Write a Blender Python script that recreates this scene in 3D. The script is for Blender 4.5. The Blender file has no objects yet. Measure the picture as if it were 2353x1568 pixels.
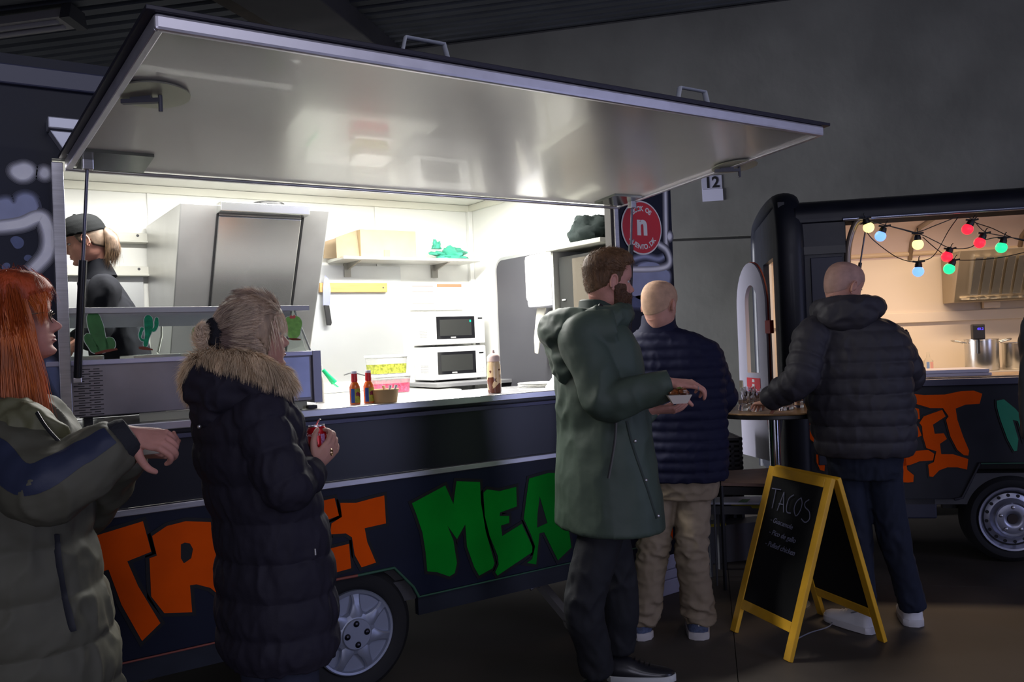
import bpy, bmesh, math, random
import numpy as np
from mathutils import Vector, Matrix, noise as mnoise
random.seed(7); rng = np.random.default_rng(7)
S = bpy.context.scene
COL = S.collection
PI = math.pi

# ---------------------------------------------------------------- camera
FPX = 1961.0; CX, CY = 1176.5, 784.0; CAMH = 1.48
_p, _r, _y = [math.radians(a) for a in (0.02, -2.31, 33.8)]
CF = Vector((math.sin(_y)*math.cos(_p), math.cos(_y)*math.cos(_p), math.sin(_p)))
_rt = Vector((math.cos(_y), -math.sin(_y), 0)); _up = _rt.cross(CF)
CR = _rt*math.cos(_r) + _up*math.sin(_r)
CU = -_rt*math.sin(_r) + _up*math.cos(_r)
CO = Vector((0, 0, CAMH))
cam = bpy.data.cameras.new('camera'); cam.lens = 36*FPX/2353; cam.sensor_width = 36; cam.clip_start = .05
camo = bpy.data.objects.new('camera', cam); COL.objects.link(camo)
camo.matrix_world = Matrix(((CR.x, CU.x, -CF.x, CO.x), (CR.y, CU.y, -CF.y, CO.y), (CR.z, CU.z, -CF.z, CO.z), (0, 0, 0, 1)))
S.camera = camo

# ---------------------------------------------------------------- light, exposure
S.view_settings.view_transform = 'Standard'; S.view_settings.look = 'None'
S.view_settings.exposure = 0.0; S.view_settings.gamma = 1.0; S.view_settings.use_curve_mapping = False
wd = bpy.data.worlds.new('world'); S.world = wd; wd.use_nodes = True
bg = wd.node_tree.nodes['Background']; bg.inputs[0].default_value = (.62, .63, .74, 1); bg.inputs[1].default_value = 0.07

def area(name, loc, target, sx, sy, power, color, spread=None):
    l = bpy.data.lights.new(name, 'AREA'); l.shape = 'RECTANGLE'; l.size = sx; l.size_y = sy
    l.energy = power; l.color = color
    if spread: l.spread = math.radians(spread)
    o = bpy.data.objects.new(name, l); COL.objects.link(o); o.location = loc
    o.rotation_euler = (Vector(target)-Vector(loc)).to_track_quat('-Z', 'Y').to_euler()
    return o
# daylight through the hall's open gate behind the camera, roof windows far back
area('gate_daylight', (5.75, -3.6, 1.75), (1.9, 3.3, 1.3), 2.5, 3.5, 72, (.56, .60, 1.0))
area('rear_gate_daylight', (-2.4, -5.0, 1.9), (3.2, 4.2, 1.1), 3.6, 3.2, 115, (.78, .78, 1.0))
area('roof_window_daylight', (1.0, -2.5, 4.4), (2.0, 2.0, .8), 4.0, 2.0, 40, (.82, .82, 1.0))
HLc = Vector((math.sin(math.radians(33.8)), math.cos(math.radians(33.8)), 0)); HUc = Vector((HLc.y, -HLc.x, 0))
area('far_gate_daylight', HUc*-4.3+HLc*6.3+Vector((0, 0, 1.15)), HUc*1.6+HLc*7.4+Vector((0, 0, .75)), 2.2, 2.0, 190, (.88, .90, 1.0), 75)
# tube lights inside the two trailers
area('trailer_tube_light', (1.35, 4.1, 2.42), (1.35, 4.35, 0), 1.9, .10, 98, (1.0, .985, .94))
area('trailer_tube_light_right', (2.55, 4.1, 2.42), (2.6, 4.3, 0), .9, .10, 50, (1.0, .985, .94))

# ---------------------------------------------------------------- pixel -> point on a real plane
def ray(px, py): return CF + CR*((px-CX)/FPX) - CU*((py-CY)/FPX)
def on(px, py, ax, val):
    d = ray(px, py); return CO + d*((val-CO[ax])/d[ax])
def atZ(px, py, Z): return CO + ray(px, py)*Z
def onplane(px, py, p0, n):
    d = ray(px, py); return CO + d*((Vector(p0)-CO).dot(n)/d.dot(n))

# ---------------------------------------------------------------- materials
MT = {}
def mat(name, col, rough=.6, metal=0., var=.0, vscale=8., bump=0., bscale=40., spec=.5, trans=0., emit=None, estr=0., alpha=1., coat=0., sheen=0., detail=4., stretch=None, ior=1.45):
    if name in MT: return MT[name]
    m = bpy.data.materials.new(name); m.use_nodes = True; MT[name] = m
    nt = m.node_tree; b = nt.nodes['Principled BSDF']
    c = tuple(col)+(1,) if len(col) == 3 else col
    b.inputs['Base Color'].default_value = c; b.inputs['Roughness'].default_value = rough
    b.inputs['Metallic'].default_value = metal; b.inputs['Specular IOR Level'].default_value = spec
    b.inputs['Transmission Weight'].default_value = trans; b.inputs['Coat Weight'].default_value = coat
    b.inputs['Alpha'].default_value = alpha; b.inputs['IOR'].default_value = ior
    b.inputs['Sheen Weight'].default_value = sheen
    if emit: b.inputs['Emission Color'].default_value = tuple(emit)+(1,); b.inputs['Emission Strength'].default_value = estr
    if var or bump:
        tc = nt.nodes.new('ShaderNodeTexCoord'); mp = nt.nodes.new('ShaderNodeMapping')
        nt.links.new(tc.outputs['Object'], mp.inputs[0])
        if stretch: mp.inputs['Scale'].default_value = stretch
    if var:
        n = nt.nodes.new('ShaderNodeTexNoise'); n.inputs['Scale'].default_value = vscale; n.inputs['Detail'].default_value = detail
        r = nt.nodes.new('ShaderNodeValToRGB'); nt.links.new(mp.outputs[0], n.inputs['Vector']); nt.links.new(n.outputs['Fac'], r.inputs[0])
        r.color_ramp.elements[0].position = .3; r.color_ramp.elements[1].position = .72
        r.color_ramp.elements[0].color = tuple(max(0, x*(1-var)) for x in c[:3])+(1,)
        r.color_ramp.elements[1].color = tuple(min(1, x*(1+var)) for x in c[:3])+(1,)
        nt.links.new(r.outputs[0], b.inputs['Base Color'])
        mr = nt.nodes.new('ShaderNodeMapRange'); mr.inputs[3].default_value = rough*.85; mr.inputs[4].default_value = min(1, rough*1.2)
        nt.links.new(n.outputs['Fac'], mr.inputs[0]); nt.links.new(mr.outputs[0], b.inputs['Roughness'])
    if bump:
        n2 = nt.nodes.new('ShaderNodeTexNoise'); n2.inputs['Scale'].default_value = bscale; n2.inputs['Detail'].default_value = 5
        bp = nt.nodes.new('ShaderNodeBump'); bp.inputs['Strength'].default_value = bump; bp.inputs['Distance'].default_value = .01
        nt.links.new(mp.outputs[0], n2.inputs['Vector']); nt.links.new(n2.outputs['Fac'], bp.inputs['Height']); nt.links.new(bp.outputs[0], b.inputs['Normal'])
    return m

# ---------------------------------------------------------------- mesh helpers
class MB:
    def __init__(s): s.v = []; s.f = []; s.mi = []; s.cur = 0
    def add(s, vs, fs):
        o = len(s.v); s.v.extend([tuple(v) for v in vs]); s.f.extend([tuple(i+o for i in f) for f in fs]); s.mi.extend([s.cur]*len(fs)); return s
    def box(s, c, d, R=None, bev=0.):
        c = Vector(c); R = R or Matrix.Identity(3); x, y, z = [a/2 for a in d]
        if bev:
            bm = bmesh.new(); bmesh.ops.create_cube(bm, size=1)
            for v in bm.verts: v.co = Vector((v.co.x*d[0], v.co.y*d[1], v.co.z*d[2]))
            bmesh.ops.bevel(bm, geom=bm.edges[:], offset=bev, segments=2, affect='EDGES', profile=.6)
            s.add([c+R@v.co for v in bm.verts], [[v.index for v in f.verts] for f in bm.faces]); bm.free(); return s
        vs = [c+R@Vector((i*x, j*y, k*z)) for i in (-1, 1) for j in (-1, 1) for k in (-1, 1)]
        return s.add(vs, [(0, 1, 3, 2), (4, 6, 7, 5), (0, 4, 5, 1), (2, 3, 7, 6), (0, 2, 6, 4), (1, 5, 7, 3)])
    def mm(s, a, b, bev=0.):   # box from two corners
        a, b = Vector(a), Vector(b); return s.box((a+b)/2, [abs(t) for t in (b-a)], bev=bev)
    def loft(s, rings, cap=True, closed=False):
        n = len(rings[0]); vs = [v for r in rings for v in r]; fs = []
        m = len(rings)
        for i in range(m-1+(1 if closed else 0)):
            a = i*n; b = ((i+1) % m)*n
            for j in range(n):
                k = (j+1) % n; fs.append((a+j, a+k, b+k, b+j))
        if cap and not closed:
            fs.append(tuple(reversed(range(n)))); fs.append(tuple((m-1)*n+j for j in range(n)))
        return s.add(vs, fs)
    def tube(s, pts, rad, n=10, cap=True, flat=None, closed=False):
        pts = [Vector(p) for p in pts]
        if not hasattr(rad, '__len__'): rad = [rad]*len(pts)
        rings = []; prev = None
        for i, p in enumerate(pts):
            if closed: t = pts[(i+1) % len(pts)]-pts[i-1]
            else: t = pts[min(i+1, len(pts)-1)]-pts[max(i-1, 0)]
            t = t.normalized() if t.length > 1e-9 else Vector((0, 0, 1))
            if prev is None:
                prev = t.orthogonal().normalized() if not flat else (Vector(flat)-t*Vector(flat).dot(t)).normalized()
            u = prev-t*prev.dot(t); u = u.normalized() if u.length > 1e-6 else t.orthogonal().normalized(); prev = u; w = t.cross(u)
            r = rad[i]; ru, rw = r if isinstance(r, tuple) else (r, r)
            rings.append([p+u*ru*math.cos(2*PI*k/n)+w*rw*math.sin(2*PI*k/n) for k in range(n)])
        return s.loft(rings, cap, closed)
    def lathe(s, prof, c=(0, 0, 0), axis='Z', n=24, R=None):
        c = Vector(c); R = R or Matrix.Identity(3); rings = []
        for r, h in prof:
            r = max(r, 1e-5); rings.append([c+R@Vector((r*math.cos(2*PI*k/n), r*math.sin(2*PI*k/n), h)) for k in range(n)])
        return s.loft(rings)
    def ell(s, c, rad, R=None, n=16, m=10):
        R = R or Matrix.Identity(3); c = Vector(c); rings = []
        for i in range(m+1):
            t = PI*i/m; t = min(max(t, .02), PI-.02)
            rings.append([c+R@Vector((rad[0]*math.sin(t)*math.cos(2*PI*k/n), rad[1]*math.sin(t)*math.sin(2*PI*k/n), rad[2]*math.cos(t))) for k in range(n)])
        return s.loft(rings)
    def prism(s, poly, d):     # poly: list of Vectors, extruded by vector d (concave ok through ngon)
        n = len(poly); d = Vector(d); vs = [Vector(p) for p in poly]+[Vector(p)+d for p in poly]
        return s.add(vs, [tuple(range(n)), tuple(reversed(range(n, 2*n)))]+[(i, i+n, (i+1) % n+n, (i+1) % n) for i in range(n)])
    def mesh(s, name, org=Vector((0, 0, 0))):
        me = bpy.data.meshes.new(name); o = Vector(org)
        me.from_pydata([(v[0]-o.x, v[1]-o.y, v[2]-o.z) for v in s.v], [], s.f); return me
    def build(s, name, m, parent=None, smooth=False, bevel=0., org=None, fix=True):
        base = Vector(parent['_w']) if parent else (Vector(org) if org else Vector((0, 0, 0)))
        me = s.mesh(name, base)
        if fix:
            bm = bmesh.new(); bm.from_mesh(me); bmesh.ops.recalc_face_normals(bm, faces=bm.faces); bm.to_mesh(me); bm.free()
        ms = m if isinstance(m, (list, tuple)) else [m]
        for x in ms: me.materials.append(x)
        if len(ms) > 1: me.polygons.foreach_set('material_index', s.mi)
        if smooth: me.polygons.foreach_set('use_smooth', [True]*len(me.polygons)); me.set_sharp_from_angle(angle=math.radians(smooth if smooth is not True else 50))
        o = bpy.data.objects.new(name, me); COL.objects.link(o)
        o['_w'] = tuple(base)
        if parent: o.parent = parent
        else: o.location = base
        if bevel:
            b = o.modifiers.new('bevel', 'BEVEL'); b.width = bevel; b.segments = 2; b.limit_method = 'ANGLE'
        return o

def thing(name, label, cat, loc=(0, 0, 0), group=None):
    o = bpy.data.objects.new(name, None); COL.objects.link(o); o.location = loc; o['_w'] = tuple(loc)
    o.empty_display_size = .1; o['label'] = label; o['category'] = cat
    if group: o['group'] = group
    return o
def tag(o, label, cat, group=None):
    o['label'] = label; o['category'] = cat
    if group: o['group'] = group
    return o
def struct(o): o['kind'] = 'structure'; return o
def dup(root, loc, label=None):
    r = root.copy(); COL.objects.link(r); r.location = loc; r['_w'] = tuple(loc)
    if label: r['label'] = label
    for ch in list(root.children):
        c = ch.copy(); COL.objects.link(c); c.parent = r; c.location = ch.location
        for g in ch.children:
            d = g.copy(); COL.objects.link(d); d.parent = c
    return r
def fuse(mb, name, m, parent, voxel, smooth=2, sfac=.5, disp=None, keep=None):
    """union of closed shapes into one continuous skin"""
    me = mb.mesh(name+'_tmp'); ob = bpy.data.objects.new('tmp', me); COL.objects.link(ob)
    r = ob.modifiers.new('r', 'REMESH'); r.mode = 'VOXEL'; r.voxel_size = voxel
    if smooth:
        k = ob.modifiers.new('s', 'SMOOTH'); k.iterations = smooth; k.factor = sfac
    dg = bpy.context.evaluated_depsgraph_get(); ev = ob.evaluated_get(dg)
    out = bpy.data.meshes.new_from_object(ev, depsgraph=dg); bpy.data.objects.remove(ob)
    n = len(out.vertices); co = np.empty(n*3); out.vertices.foreach_get('co', co); co = co.reshape(-1, 3)
    if disp is not None:
        nr = np.empty(n*3); out.vertices.foreach_get('normal', nr); nr = nr.reshape(-1, 3)
        co = co + nr*disp(co, nr)[:, None]
    base = Vector(parent['_w']) if parent else Vector((0, 0, 0))
    out.vertices.foreach_set('co', (co-np.array(base)).ravel())
    out.materials.clear()
    for x in (m if isinstance(m, (list, tuple)) else [m]): out.materials.append(x)
    out.polygons.foreach_set('use_smooth', [True]*len(out.polygons)); out.update(); out.name = name
    o = bpy.data.objects.new(name, out); COL.objects.link(o); o['_w'] = tuple(base)
    if parent: o.parent = parent
    return o
def catmull(P, k=6):
    P = [Vector(p) for p in P]; out = []
    for i in range(len(P)-1):
        a, b, c, d = P[max(i-1, 0)], P[i], P[i+1], P[min(i+2, len(P)-1)]
        for j in range(k):
            t = j/k; out.append(.5*((2*b)+(c-a)*t+(2*a-5*b+4*c-d)*t*t+(3*b-a-3*c+d)*t**3))
    out.append(P[-1]); return out
def lerpl(L, k=6):
    out = []
    for i in range(len(L)-1):
        for j in range(k): t = j/k; out.append(L[i]*(1-t)+L[i+1]*t)
    out.append(L[-1]); return out
# flat painted or printed shape lying on a real plane: poly in (u,v) of frame (o,U,V), thickness along N
def flat(name, polys, o, U, V, m, parent, lift=.002, offset=0., res=2, smoothc=False, depth=.0006):
    cu = bpy.data.curves.new(name, 'CURVE'); cu.dimensions = '2D'; cu.fill_mode = 'BOTH'; cu.extrude = depth; cu.offset = offset
    for poly in polys:
        sp = cu.splines.new('BEZIER' if smoothc else 'POLY')
        if smoothc:
            sp.bezier_points.add(len(poly)-1)
            for bp_, p in zip(sp.bezier_points, poly): bp_.co = (p[0], p[1], 0); bp_.handle_left_type = bp_.handle_right_type = 'AUTO'
            sp.resolution_u = 6
        else:
            sp.points.add(len(poly)-1)
            for q, p in zip(sp.points, poly): q.co = (p[0], p[1], 0, 1)
        sp.use_cyclic_u = True
    return curve_to(cu, name, o, U, V, m, parent, lift)
def curve_to(cu, name, o, U, V, m, parent, lift):
    t = bpy.data.objects.new('t', cu); COL.objects.link(t); dg = bpy.context.evaluated_depsgraph_get()
    me = bpy.data.meshes.new_from_object(t.evaluated_get(dg)); bpy.data.objects.remove(t)
    U = Vector(U).normalized(); V = Vector(V).normalized(); N = U.cross(V)
    base = Vector(parent['_w']) if parent else Vector((0, 0, 0)); o = Vector(o)+N*lift-base
    M = Matrix(((U.x, V.x, N.x, o.x), (U.y, V.y, N.y, o.y), (U.z, V.z, N.z, o.z), (0, 0, 0, 1)))
    me.transform(M); me.materials.clear(); me.materials.append(m); me.name = name
    ob = bpy.data.objects.new(name, me); COL.objects.link(ob); ob['_w'] = tuple(base)
    if parent: ob.parent = parent
    return ob
def text(name, s, size, o, U, V, m, parent, lift=.002, bold=0., align='CENTER', depth=.0005, shear=0.):
    cu = bpy.data.curves.new(name, 'FONT'); cu.body = s; cu.size = size; cu.align_x = align; cu.align_y = 'CENTER'; cu.extrude = depth; cu.offset = bold; cu.shear = shear
    return curve_to(cu, name, o, U, V, m, parent, lift)
def arctext(name, s, size, c, U, V, rad, mid, span, m, parent, lift, bold=.0, flip=False):
    """letters along an arc, joined into one printed line"""
    U = Vector(U); V = Vector(V); parts = []
    for i, ch in enumerate(s):
        if ch == ' ': continue
        a = mid + (-.5+i/(len(s)-1))*span*(-1 if not flip else 1)
        p = Vector(c)+U*math.cos(a)*rad+V*math.sin(a)*rad
        out = U*math.cos(a)+V*math.sin(a)
        vv = out if not flip else -out; uu = vv.cross(U.cross(V))
        parts.append(text('t', ch, size, p, uu, vv, m, parent, lift, bold))
    return join(parts, name)
def join(parts, name):
    bm = bmesh.new()
    for p in parts: bm.from_mesh(p.data)
    me = bpy.data.meshes.new(name); bm.to_mesh(me); bm.free()
    for mm_ in parts[0].data.materials: me.materials.append(mm_)
    parts[0].data = me; parts[0].name = name
    for p in parts[1:]: bpy.data.objects.remove(p)
    return parts[0]
X3, Y3, Z3 = Vector((1, 0, 0)), Vector((0, 1, 0)), Vector((0, 0, 1))
# ================================================================ materials in use
M_navy = mat('navy_paint', (.0045, .0075, .023), .42, var=.35, vscale=2.5, bump=.02, bscale=5, coat=.04, spec=.35)
M_navyd = mat('dark_navy_skirt', (.010, .013, .022), .45, var=.3)
M_gloss = mat('gloss_black_hatch', (.0025, .003, .008), .33, spec=.7)
M_alu = mat('brushed_aluminium', (.56, .55, .57), .32, .9, var=.10, vscale=30, stretch=(.3, 6, 6))
M_steel = mat('stainless', (.60, .60, .58), .24, .95, var=.06, vscale=3, bump=.01, bscale=4)
M_steelr = mat('stainless_matt', (.50, .50, .49), .36, .9, var=.10, vscale=4, bump=.02, bscale=5)
M_inner = mat('white_inner_panel', (.80, .80, .76), .22, var=.03, vscale=2)
M_canopy = mat('canopy_underside', (.64, .62, .58), .22, .25, var=.05, vscale=1.5, bump=.05, bscale=1.3, coat=.25)
M_white = mat('white_plastic', (.78, .78, .77), .35)
M_blackp = mat('black_plastic', (.012, .012, .013), .4)
M_rubber = mat('rubber', (.012, .012, .014), .75, var=.2)
M_dgrey = mat('dark_grey_panel', (.06, .06, .065), .5, var=.15)
M_conc = mat('precast_concrete', (.16, .158, .142), .85, var=.22, vscale=1.3, bump=.15, bscale=12, detail=8)
M_floor = mat('stained_floor', (.060, .049, .041), .62, var=.45, vscale=1.1, bump=.12, bscale=9, detail=9)
M_sheet = mat('corrugated_steel', (.055, .060, .070), .5, .2, var=.2, vscale=2)
M_beam = mat('dusty_concrete_beam', (.075, .072, .075), .9, var=.3, vscale=2)
M_orange = mat('orange_spray', (.78, .085, .0), .7, spec=.12, var=.10, vscale=5, bump=.05, bscale=60)
M_green = mat('green_spray', (.0, .23, .016), .7, spec=.12, var=.15, vscale=4, bump=.05, bscale=60)
M_teal = mat('teal_spray', (.01, .25, .13), .5, var=.1)
M_ink = mat('black_outline', (.004, .004, .005), .6)
M_orglow = mat('orange_overspray', (.026, .015, .012), .7, var=.6, vscale=5)
M_grglow = mat('green_overspray', (.008, .026, .016), .7, var=.6, vscale=5)
M_glow1 = mat('blue_overspray', (.035, .045, .10), .6, var=.3, vscale=9)
M_glow2 = mat('pale_overspray', (.12, .15, .28), .6, var=.3, vscale=9)
M_spray = mat('white_spray', (.88, .89, .97), .6, var=.12, vscale=9)
M_spraym = mat('grey_blue_spray', (.34, .38, .56), .6, var=.12)
M_red = mat('red_vinyl', (.62, .03, .045), .4)
M_wood = mat('light_wood', (.50, .30, .10), .5, var=.2, vscale=6, stretch=(1, 1, 9))
M_glass = mat('clear_glass', (.95, .97, .97), .02, trans=1., spec=.4, ior=1.12)
M_tglass = mat('case_glass', (.90, .95, .93), .03, trans=1., ior=1.08, spec=.4)

# ================================================================ hall
fh = Vector((CF.x, CF.y, 0)).normalized(); uh = Vector((fh.y, -fh.x, 0))
def hall(u, Z, z): return Vector((0, 0, 0))+uh*u+fh*Z+Z3*z
WZ = 7.6
mb = MB(); mb.prism([hall(-9, -6, -.012), hall(10, -6, -.012), hall(10, WZ+.2, -.012), hall(-9, WZ+.2, -.012)], (0, 0, -.1)); floor = struct(mb.build('floor', mat('joint_grout', (.04, .034, .029), .9)))
ja, jb = on(1688, 1478, 2, 0), on(1696, 1566, 2, 0); jd = (ja-jb).normalized(); jn = Vector((jd.y, -jd.x, 0))
for i in range(-4, 4):
    for j in range(-2, 4):
        c_ = jb+jn*(i*2.6+1.3)+jd*(j*3.4-.2); mb = MB(); mb.prism([c_+jn*a*1.2983+jd*b*1.6983 for a, b in ((-1, -1), (1, -1), (1, 1), (-1, 1))], (0, 0, -.011)); mb.build('slab', M_floor, floor)
def ceilz(u, Z): return 4.13+.09*(u+.87)+.149*(Z-WZ)
mb = MB(); mb.prism([hall(-9, WZ+.06, 0), hall(10, WZ+.06, 0), hall(10, WZ+.06, ceilz(10, WZ)+.3), hall(-9, WZ+.06, ceilz(-9, WZ)+.3)], fh*.15); wall = struct(mb.build('wall_back', M_conc))
for za, zb in ((0.0, 2.315), (2.335, None)):
    P = [hall(-8.9, WZ, za), hall(9.9, WZ, za), hall(9.9, WZ, zb or ceilz(9.9, WZ)-.02), hall(-8.9, WZ, zb or ceilz(-8.9, WZ)-.02)]
    mb = MB(); mb.prism(P, fh*.055); mb.build('panel', M_conc, wall, bevel=.006)
# corrugated roof sheet: trapezoid ribs running across the view
rings = []; Zc = WZ+.05; prof = []
while Zc > 3.4:
    prof += [(Zc, 0), (Zc-.115, 0), (Zc-.135, .035), (Zc-.185, .035)]; Zc -= .205
mb = MB(); 
for u in (-9, 10):
    mb.v += [tuple(hall(u, z_, ceilz(u, z_)+h)) for z_, h in prof]+[tuple(hall(u, z_, ceilz(u, z_)+h+.01)) for z_, h in prof]
n_ = len(prof)
for i in range(n_-1): mb.f.append((i, i+1, i+1+2*n_, i+2*n_)); mb.f.append((i+n_, i+n_+2*n_, i+1+n_+2*n_, i+1+n_))
mb.mi = [0]*len(mb.f); struct(mb.build('ceiling', M_sheet))
# sloping rafter
mb = MB()
def raf(u0, u1, d0, d1, Z0=3.6, Z1=WZ-.005):
    k = .086; R = []
    for Z in (Z0, Z1):
        s = -(Z1-Z)*k; R.append([hall(u0+s, Z, ceilz(u0, Z)-d0), hall(u1+s, Z, ceilz(u1, Z)-d1), hall(u1+s, Z, ceilz(u1, Z)+.03), hall(u0+s, Z, ceilz(u0, Z)+.03)])
    mb.loft(R)
raf(-1.34, -.88, .16, .16); bm_ = struct(mb.build('trim_1', M_beam, bevel=.01))
mb = MB(); raf(-1.58, -1.35, .05, .05); struct(mb.build('trim_2', mat('brown_rafter_side', (.045, .036, .030), .9, var=.3)))
# fluorescent batten, unlit
def ceilpt(px, py):
    d = ray(px, py); t = 5.5
    for _ in range(30):
        P = CO+d*t; Z = P.dot(fh); u = P.dot(uh); err = P.z-(ceilz(u, Z)-.10); t -= err/(d.z) if abs(d.z) > 1e-4 else 0
    return CO+d*t
a = ceilpt(158, 52); Za = a.dot(fh); ua = a.dot(uh)
lt = thing('ceiling_light', 'unlit grey fluorescent batten under the corrugated roof at top left', 'light', a)
mb = MB(); mb.loft([[hall(u, Za+dz, ceilz(u, Za)-.10+h) for dz, h in ((-.10, .0), (.10, .0), (.07, .06), (-.07, .06))] for u in (ua-1.35, ua)]); mb.build('housing', mat('batten_grey', (.20, .19, .19), .6), lt)
for k in (-.05, .03):
    mb = MB(); mb.tube([hall(u, Za+k, ceilz(u, Za)-.106) for u in (ua-1.3, ua-.04)], .016, 10); mb.build('tube', mat('dull_tube', (.22, .21, .22), .4), lt, smooth=True)
mb = MB(); mb.loft([[hall(u, Za+dz, ceilz(u, Za)-.112+h) for dz, h in ((-.11, 0), (.11, 0), (.08, .09), (-.08, .09))] for u in (ua, ua+.06)]); mb.build('end_cap', mat('batten_end', (.03, .03, .033), .6), lt)
# number sign
so = hall(0, WZ-.004, 0); n_ = -fh
def onwall(px, py): return onplane(px, py, hall(0, WZ, 0), fh)
c12 = onwall(1636, 433)
sg = thing('number_sign', 'white paper sign with the number 12 in a clear pocket on the concrete wall', 'sign', c12)
tilt = math.radians(1.2); U12 = uh*math.cos(tilt)+Z3*math.sin(tilt); V12 = U12.cross(fh) * -1
V12 = Z3*math.cos(tilt)-uh*math.sin(tilt)
def rect(w, h, cx=0, cy=0): return [(cx-w/2, cy-h/2), (cx+w/2, cy-h/2), (cx+w/2, cy+h/2), (cx-w/2, cy+h/2)]
flat('sheet', [rect(.18, .225)], c12, U12, V12, mat('sign_paper', (.36, .36, .45), .6), sg, lift=.004, depth=.002)
flat('pocket', [rect(.185, .105, 0, -.062)], c12, U12, V12, mat('clear_pocket', (.42, .42, .54), .25, coat=.5), sg, lift=.009, depth=.001)
text('number', '12', .135, c12+V12*.048, U12, V12, M_ink, sg, lift=.0075, bold=.004)

# ================================================================ food trailer 1
D = 3.36; TX0, TX1 = -1.3, 3.325
T1 = thing('food_trailer', 'large navy food trailer with raised hatch, white-lit kitchen and orange and green spray-painted lettering', 'trailer', (1.4, D, 0))
oD = Vector((0, D, 0))
def dpt(px, py): v = on(px, py, 1, D); return (v.x, v.z)
def dpoly(L): return [dpt(*q) for q in L]
OX0, OX1, OZ0 = .375, 2.915, 1.20
mb = MB(); mb.mm((TX0, D, .30), (OX0-.03, D+.04, 2.43)); mb.build('front_panel', M_navy, T1)
mb = MB(); mb.mm((OX1+.03, D, .30), (TX1, D+.04, 2.43)); mb.build('front_panel', M_navy, T1)
mb = MB(); mb.mm((OX0-.03, D, 2.185), (OX1+.03, D+.04, 2.43)); mb.build('front_panel', M_navy, T1)
# lower side with wheel arch cut
L = [(OX0-.03, .38), (1.117, .38), (1.139, .424), (1.228, .522), (1.59, .522), (1.679, .424), (1.701, .38), (OX1+.03, .38), (OX1+.03, .905), (OX0-.03, .905)]
mb = MB(); mb.prism([Vector((x, D, z)) for x, z in L], (0, .03, 0)); mb.build('lower_panel', M_navy, T1, bevel=.003)
edge = mat('painted_lip_green', (.03, .10, .06), .5)
mb = MB(); mb.tube([(1.42, D-.004, .524), (1.59, D-.004, .526), (1.679, D-.004, .426), (1.703, D-.004, .378)], .006, 8); mb.tube([(1.703, D-.004, .378), (TX1-.2, D-.004, .378)], .004, 8); mb.build('arch_trim', edge, T1, smooth=True)
mb = MB(); mb.tube([(1.42, D-.004, .524), (1.228, D-.004, .526), (1.139, D-.004, .426), (1.115, D-.004, .378)], .006, 8); mb.tube([(1.115, D-.004, .378), (.2, D-.004, .378)], .004, 8); mb.build('arch_trim', mat('painted_lip_orange', (.26, .07, .05), .5), T1, smooth=True)
mb = MB(); mb.mm((1.71, D+.02, .29), (TX1-.3, D+.05, .376)); mb.mm((TX0, D+.02, .29), (1.10, D+.05, .376)); mb.build('skirt', M_navyd, T1)
mb = MB(); mb.mm((OX0-.03, D-.022, .905), (2.99, D+.01, .930)); mb.build('trim_strip', M_alu, T1, bevel=.003)
mb = MB(); mb.mm((OX0-.03, D+.012, .930), (OX1+.03, D+.05, 1.205)); mb.build('hatch_recess', M_gloss, T1)
mb = MB(); mb.mm((OX0-.035, D-.018, .92), (OX0+.003, D+.05, 2.17)); mb.build('door_frame', M_alu, T1, bevel=.003)
mb = MB(); mb.mm((OX1-.006, D-.012, .92), (OX1+.022, D+.05, 2.17)); mb.build('door_frame', M_alu, T1, bevel=.003)
mb = MB(); mb.mm((OX1-.022, D+.002, .95), (OX1-.006, D+.05, 2.17)); mb.build('rubber_seal', mat('seal', (.05, .045, .04), .7), T1)
# roof with rail
mb = MB(); mb.mm((TX0, D-.02, 2.425), (TX1+.01, D+.03, 2.495)); mb.build('roof_rail', mat('slate_rail', (.055, .060, .105), .4, coat=.3), T1, bevel=.006)
mb = MB(); mb.mm((TX0, D+.02, 2.50), (TX1, 5.32, 2.54)); mb.build('roof', M_navy, T1)
# shell
mb = MB(); mb.mm((TX0, 5.26, .42), (3.24, 5.32, 2.50)); mb.build('back_wall', [M_inner], T1)
mb = MB(); mb.mm((3.2, D+.05, .42), (3.25, 5.26, 2.50)); mb.build('end_wall', M_inner, T1)
mb = MB(); mb.mm((TX1-.04, D+.04, .30), (TX1, 5.32, 2.50)); mb.build('outer_end_wall', M_navy, T1)
mb = MB(); mb.mm((-.75, D+.05, .42), (-.70, 5.26, 2.50)); mb.build('partition', M_inner, T1)
mb = MB(); mb.mm((TX0, D+.04, .36), (TX1-.04, 5.30, .45)); mb.build('floor_plate', M_dgrey, T1)
mb = MB(); mb.mm((-.72, D+.05, 2.465), (3.22, 5.26, 2.495)); mb.build('ceiling_panel', M_inner, T1)
mb = MB(); mb.mm((-.7, 5.23, 2.42), (3.2, 5.258, 2.463)); mb.mm((3.17, D+.1, 2.42), (3.198, 5.23, 2.463)); mb.build('cornice', mat('cornice', (.68, .67, .58), .4), T1)
mb = MB(); mb.mm((3.165, 5.225, 1.0), (3.198, 5.258, 2.42)); mb.build('corner_bead', M_inner, T1)
# seam strips on inner walls, each a part
for x in (1.02, 2.45): 
    mb = MB(); mb.mm((x, 5.252, 1.0), (x+.03, 5.262, 2.42)); mb.build('seam_strip', M_inner, T1)
for y in (4.12, 3.72):
    mb = MB(); mb.mm((3.192, y, 1.0), (3.202, y+.02, 2.42)); mb.build('seam_strip', mat('seam', (.55, .55, .42), .5), T1)
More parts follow.
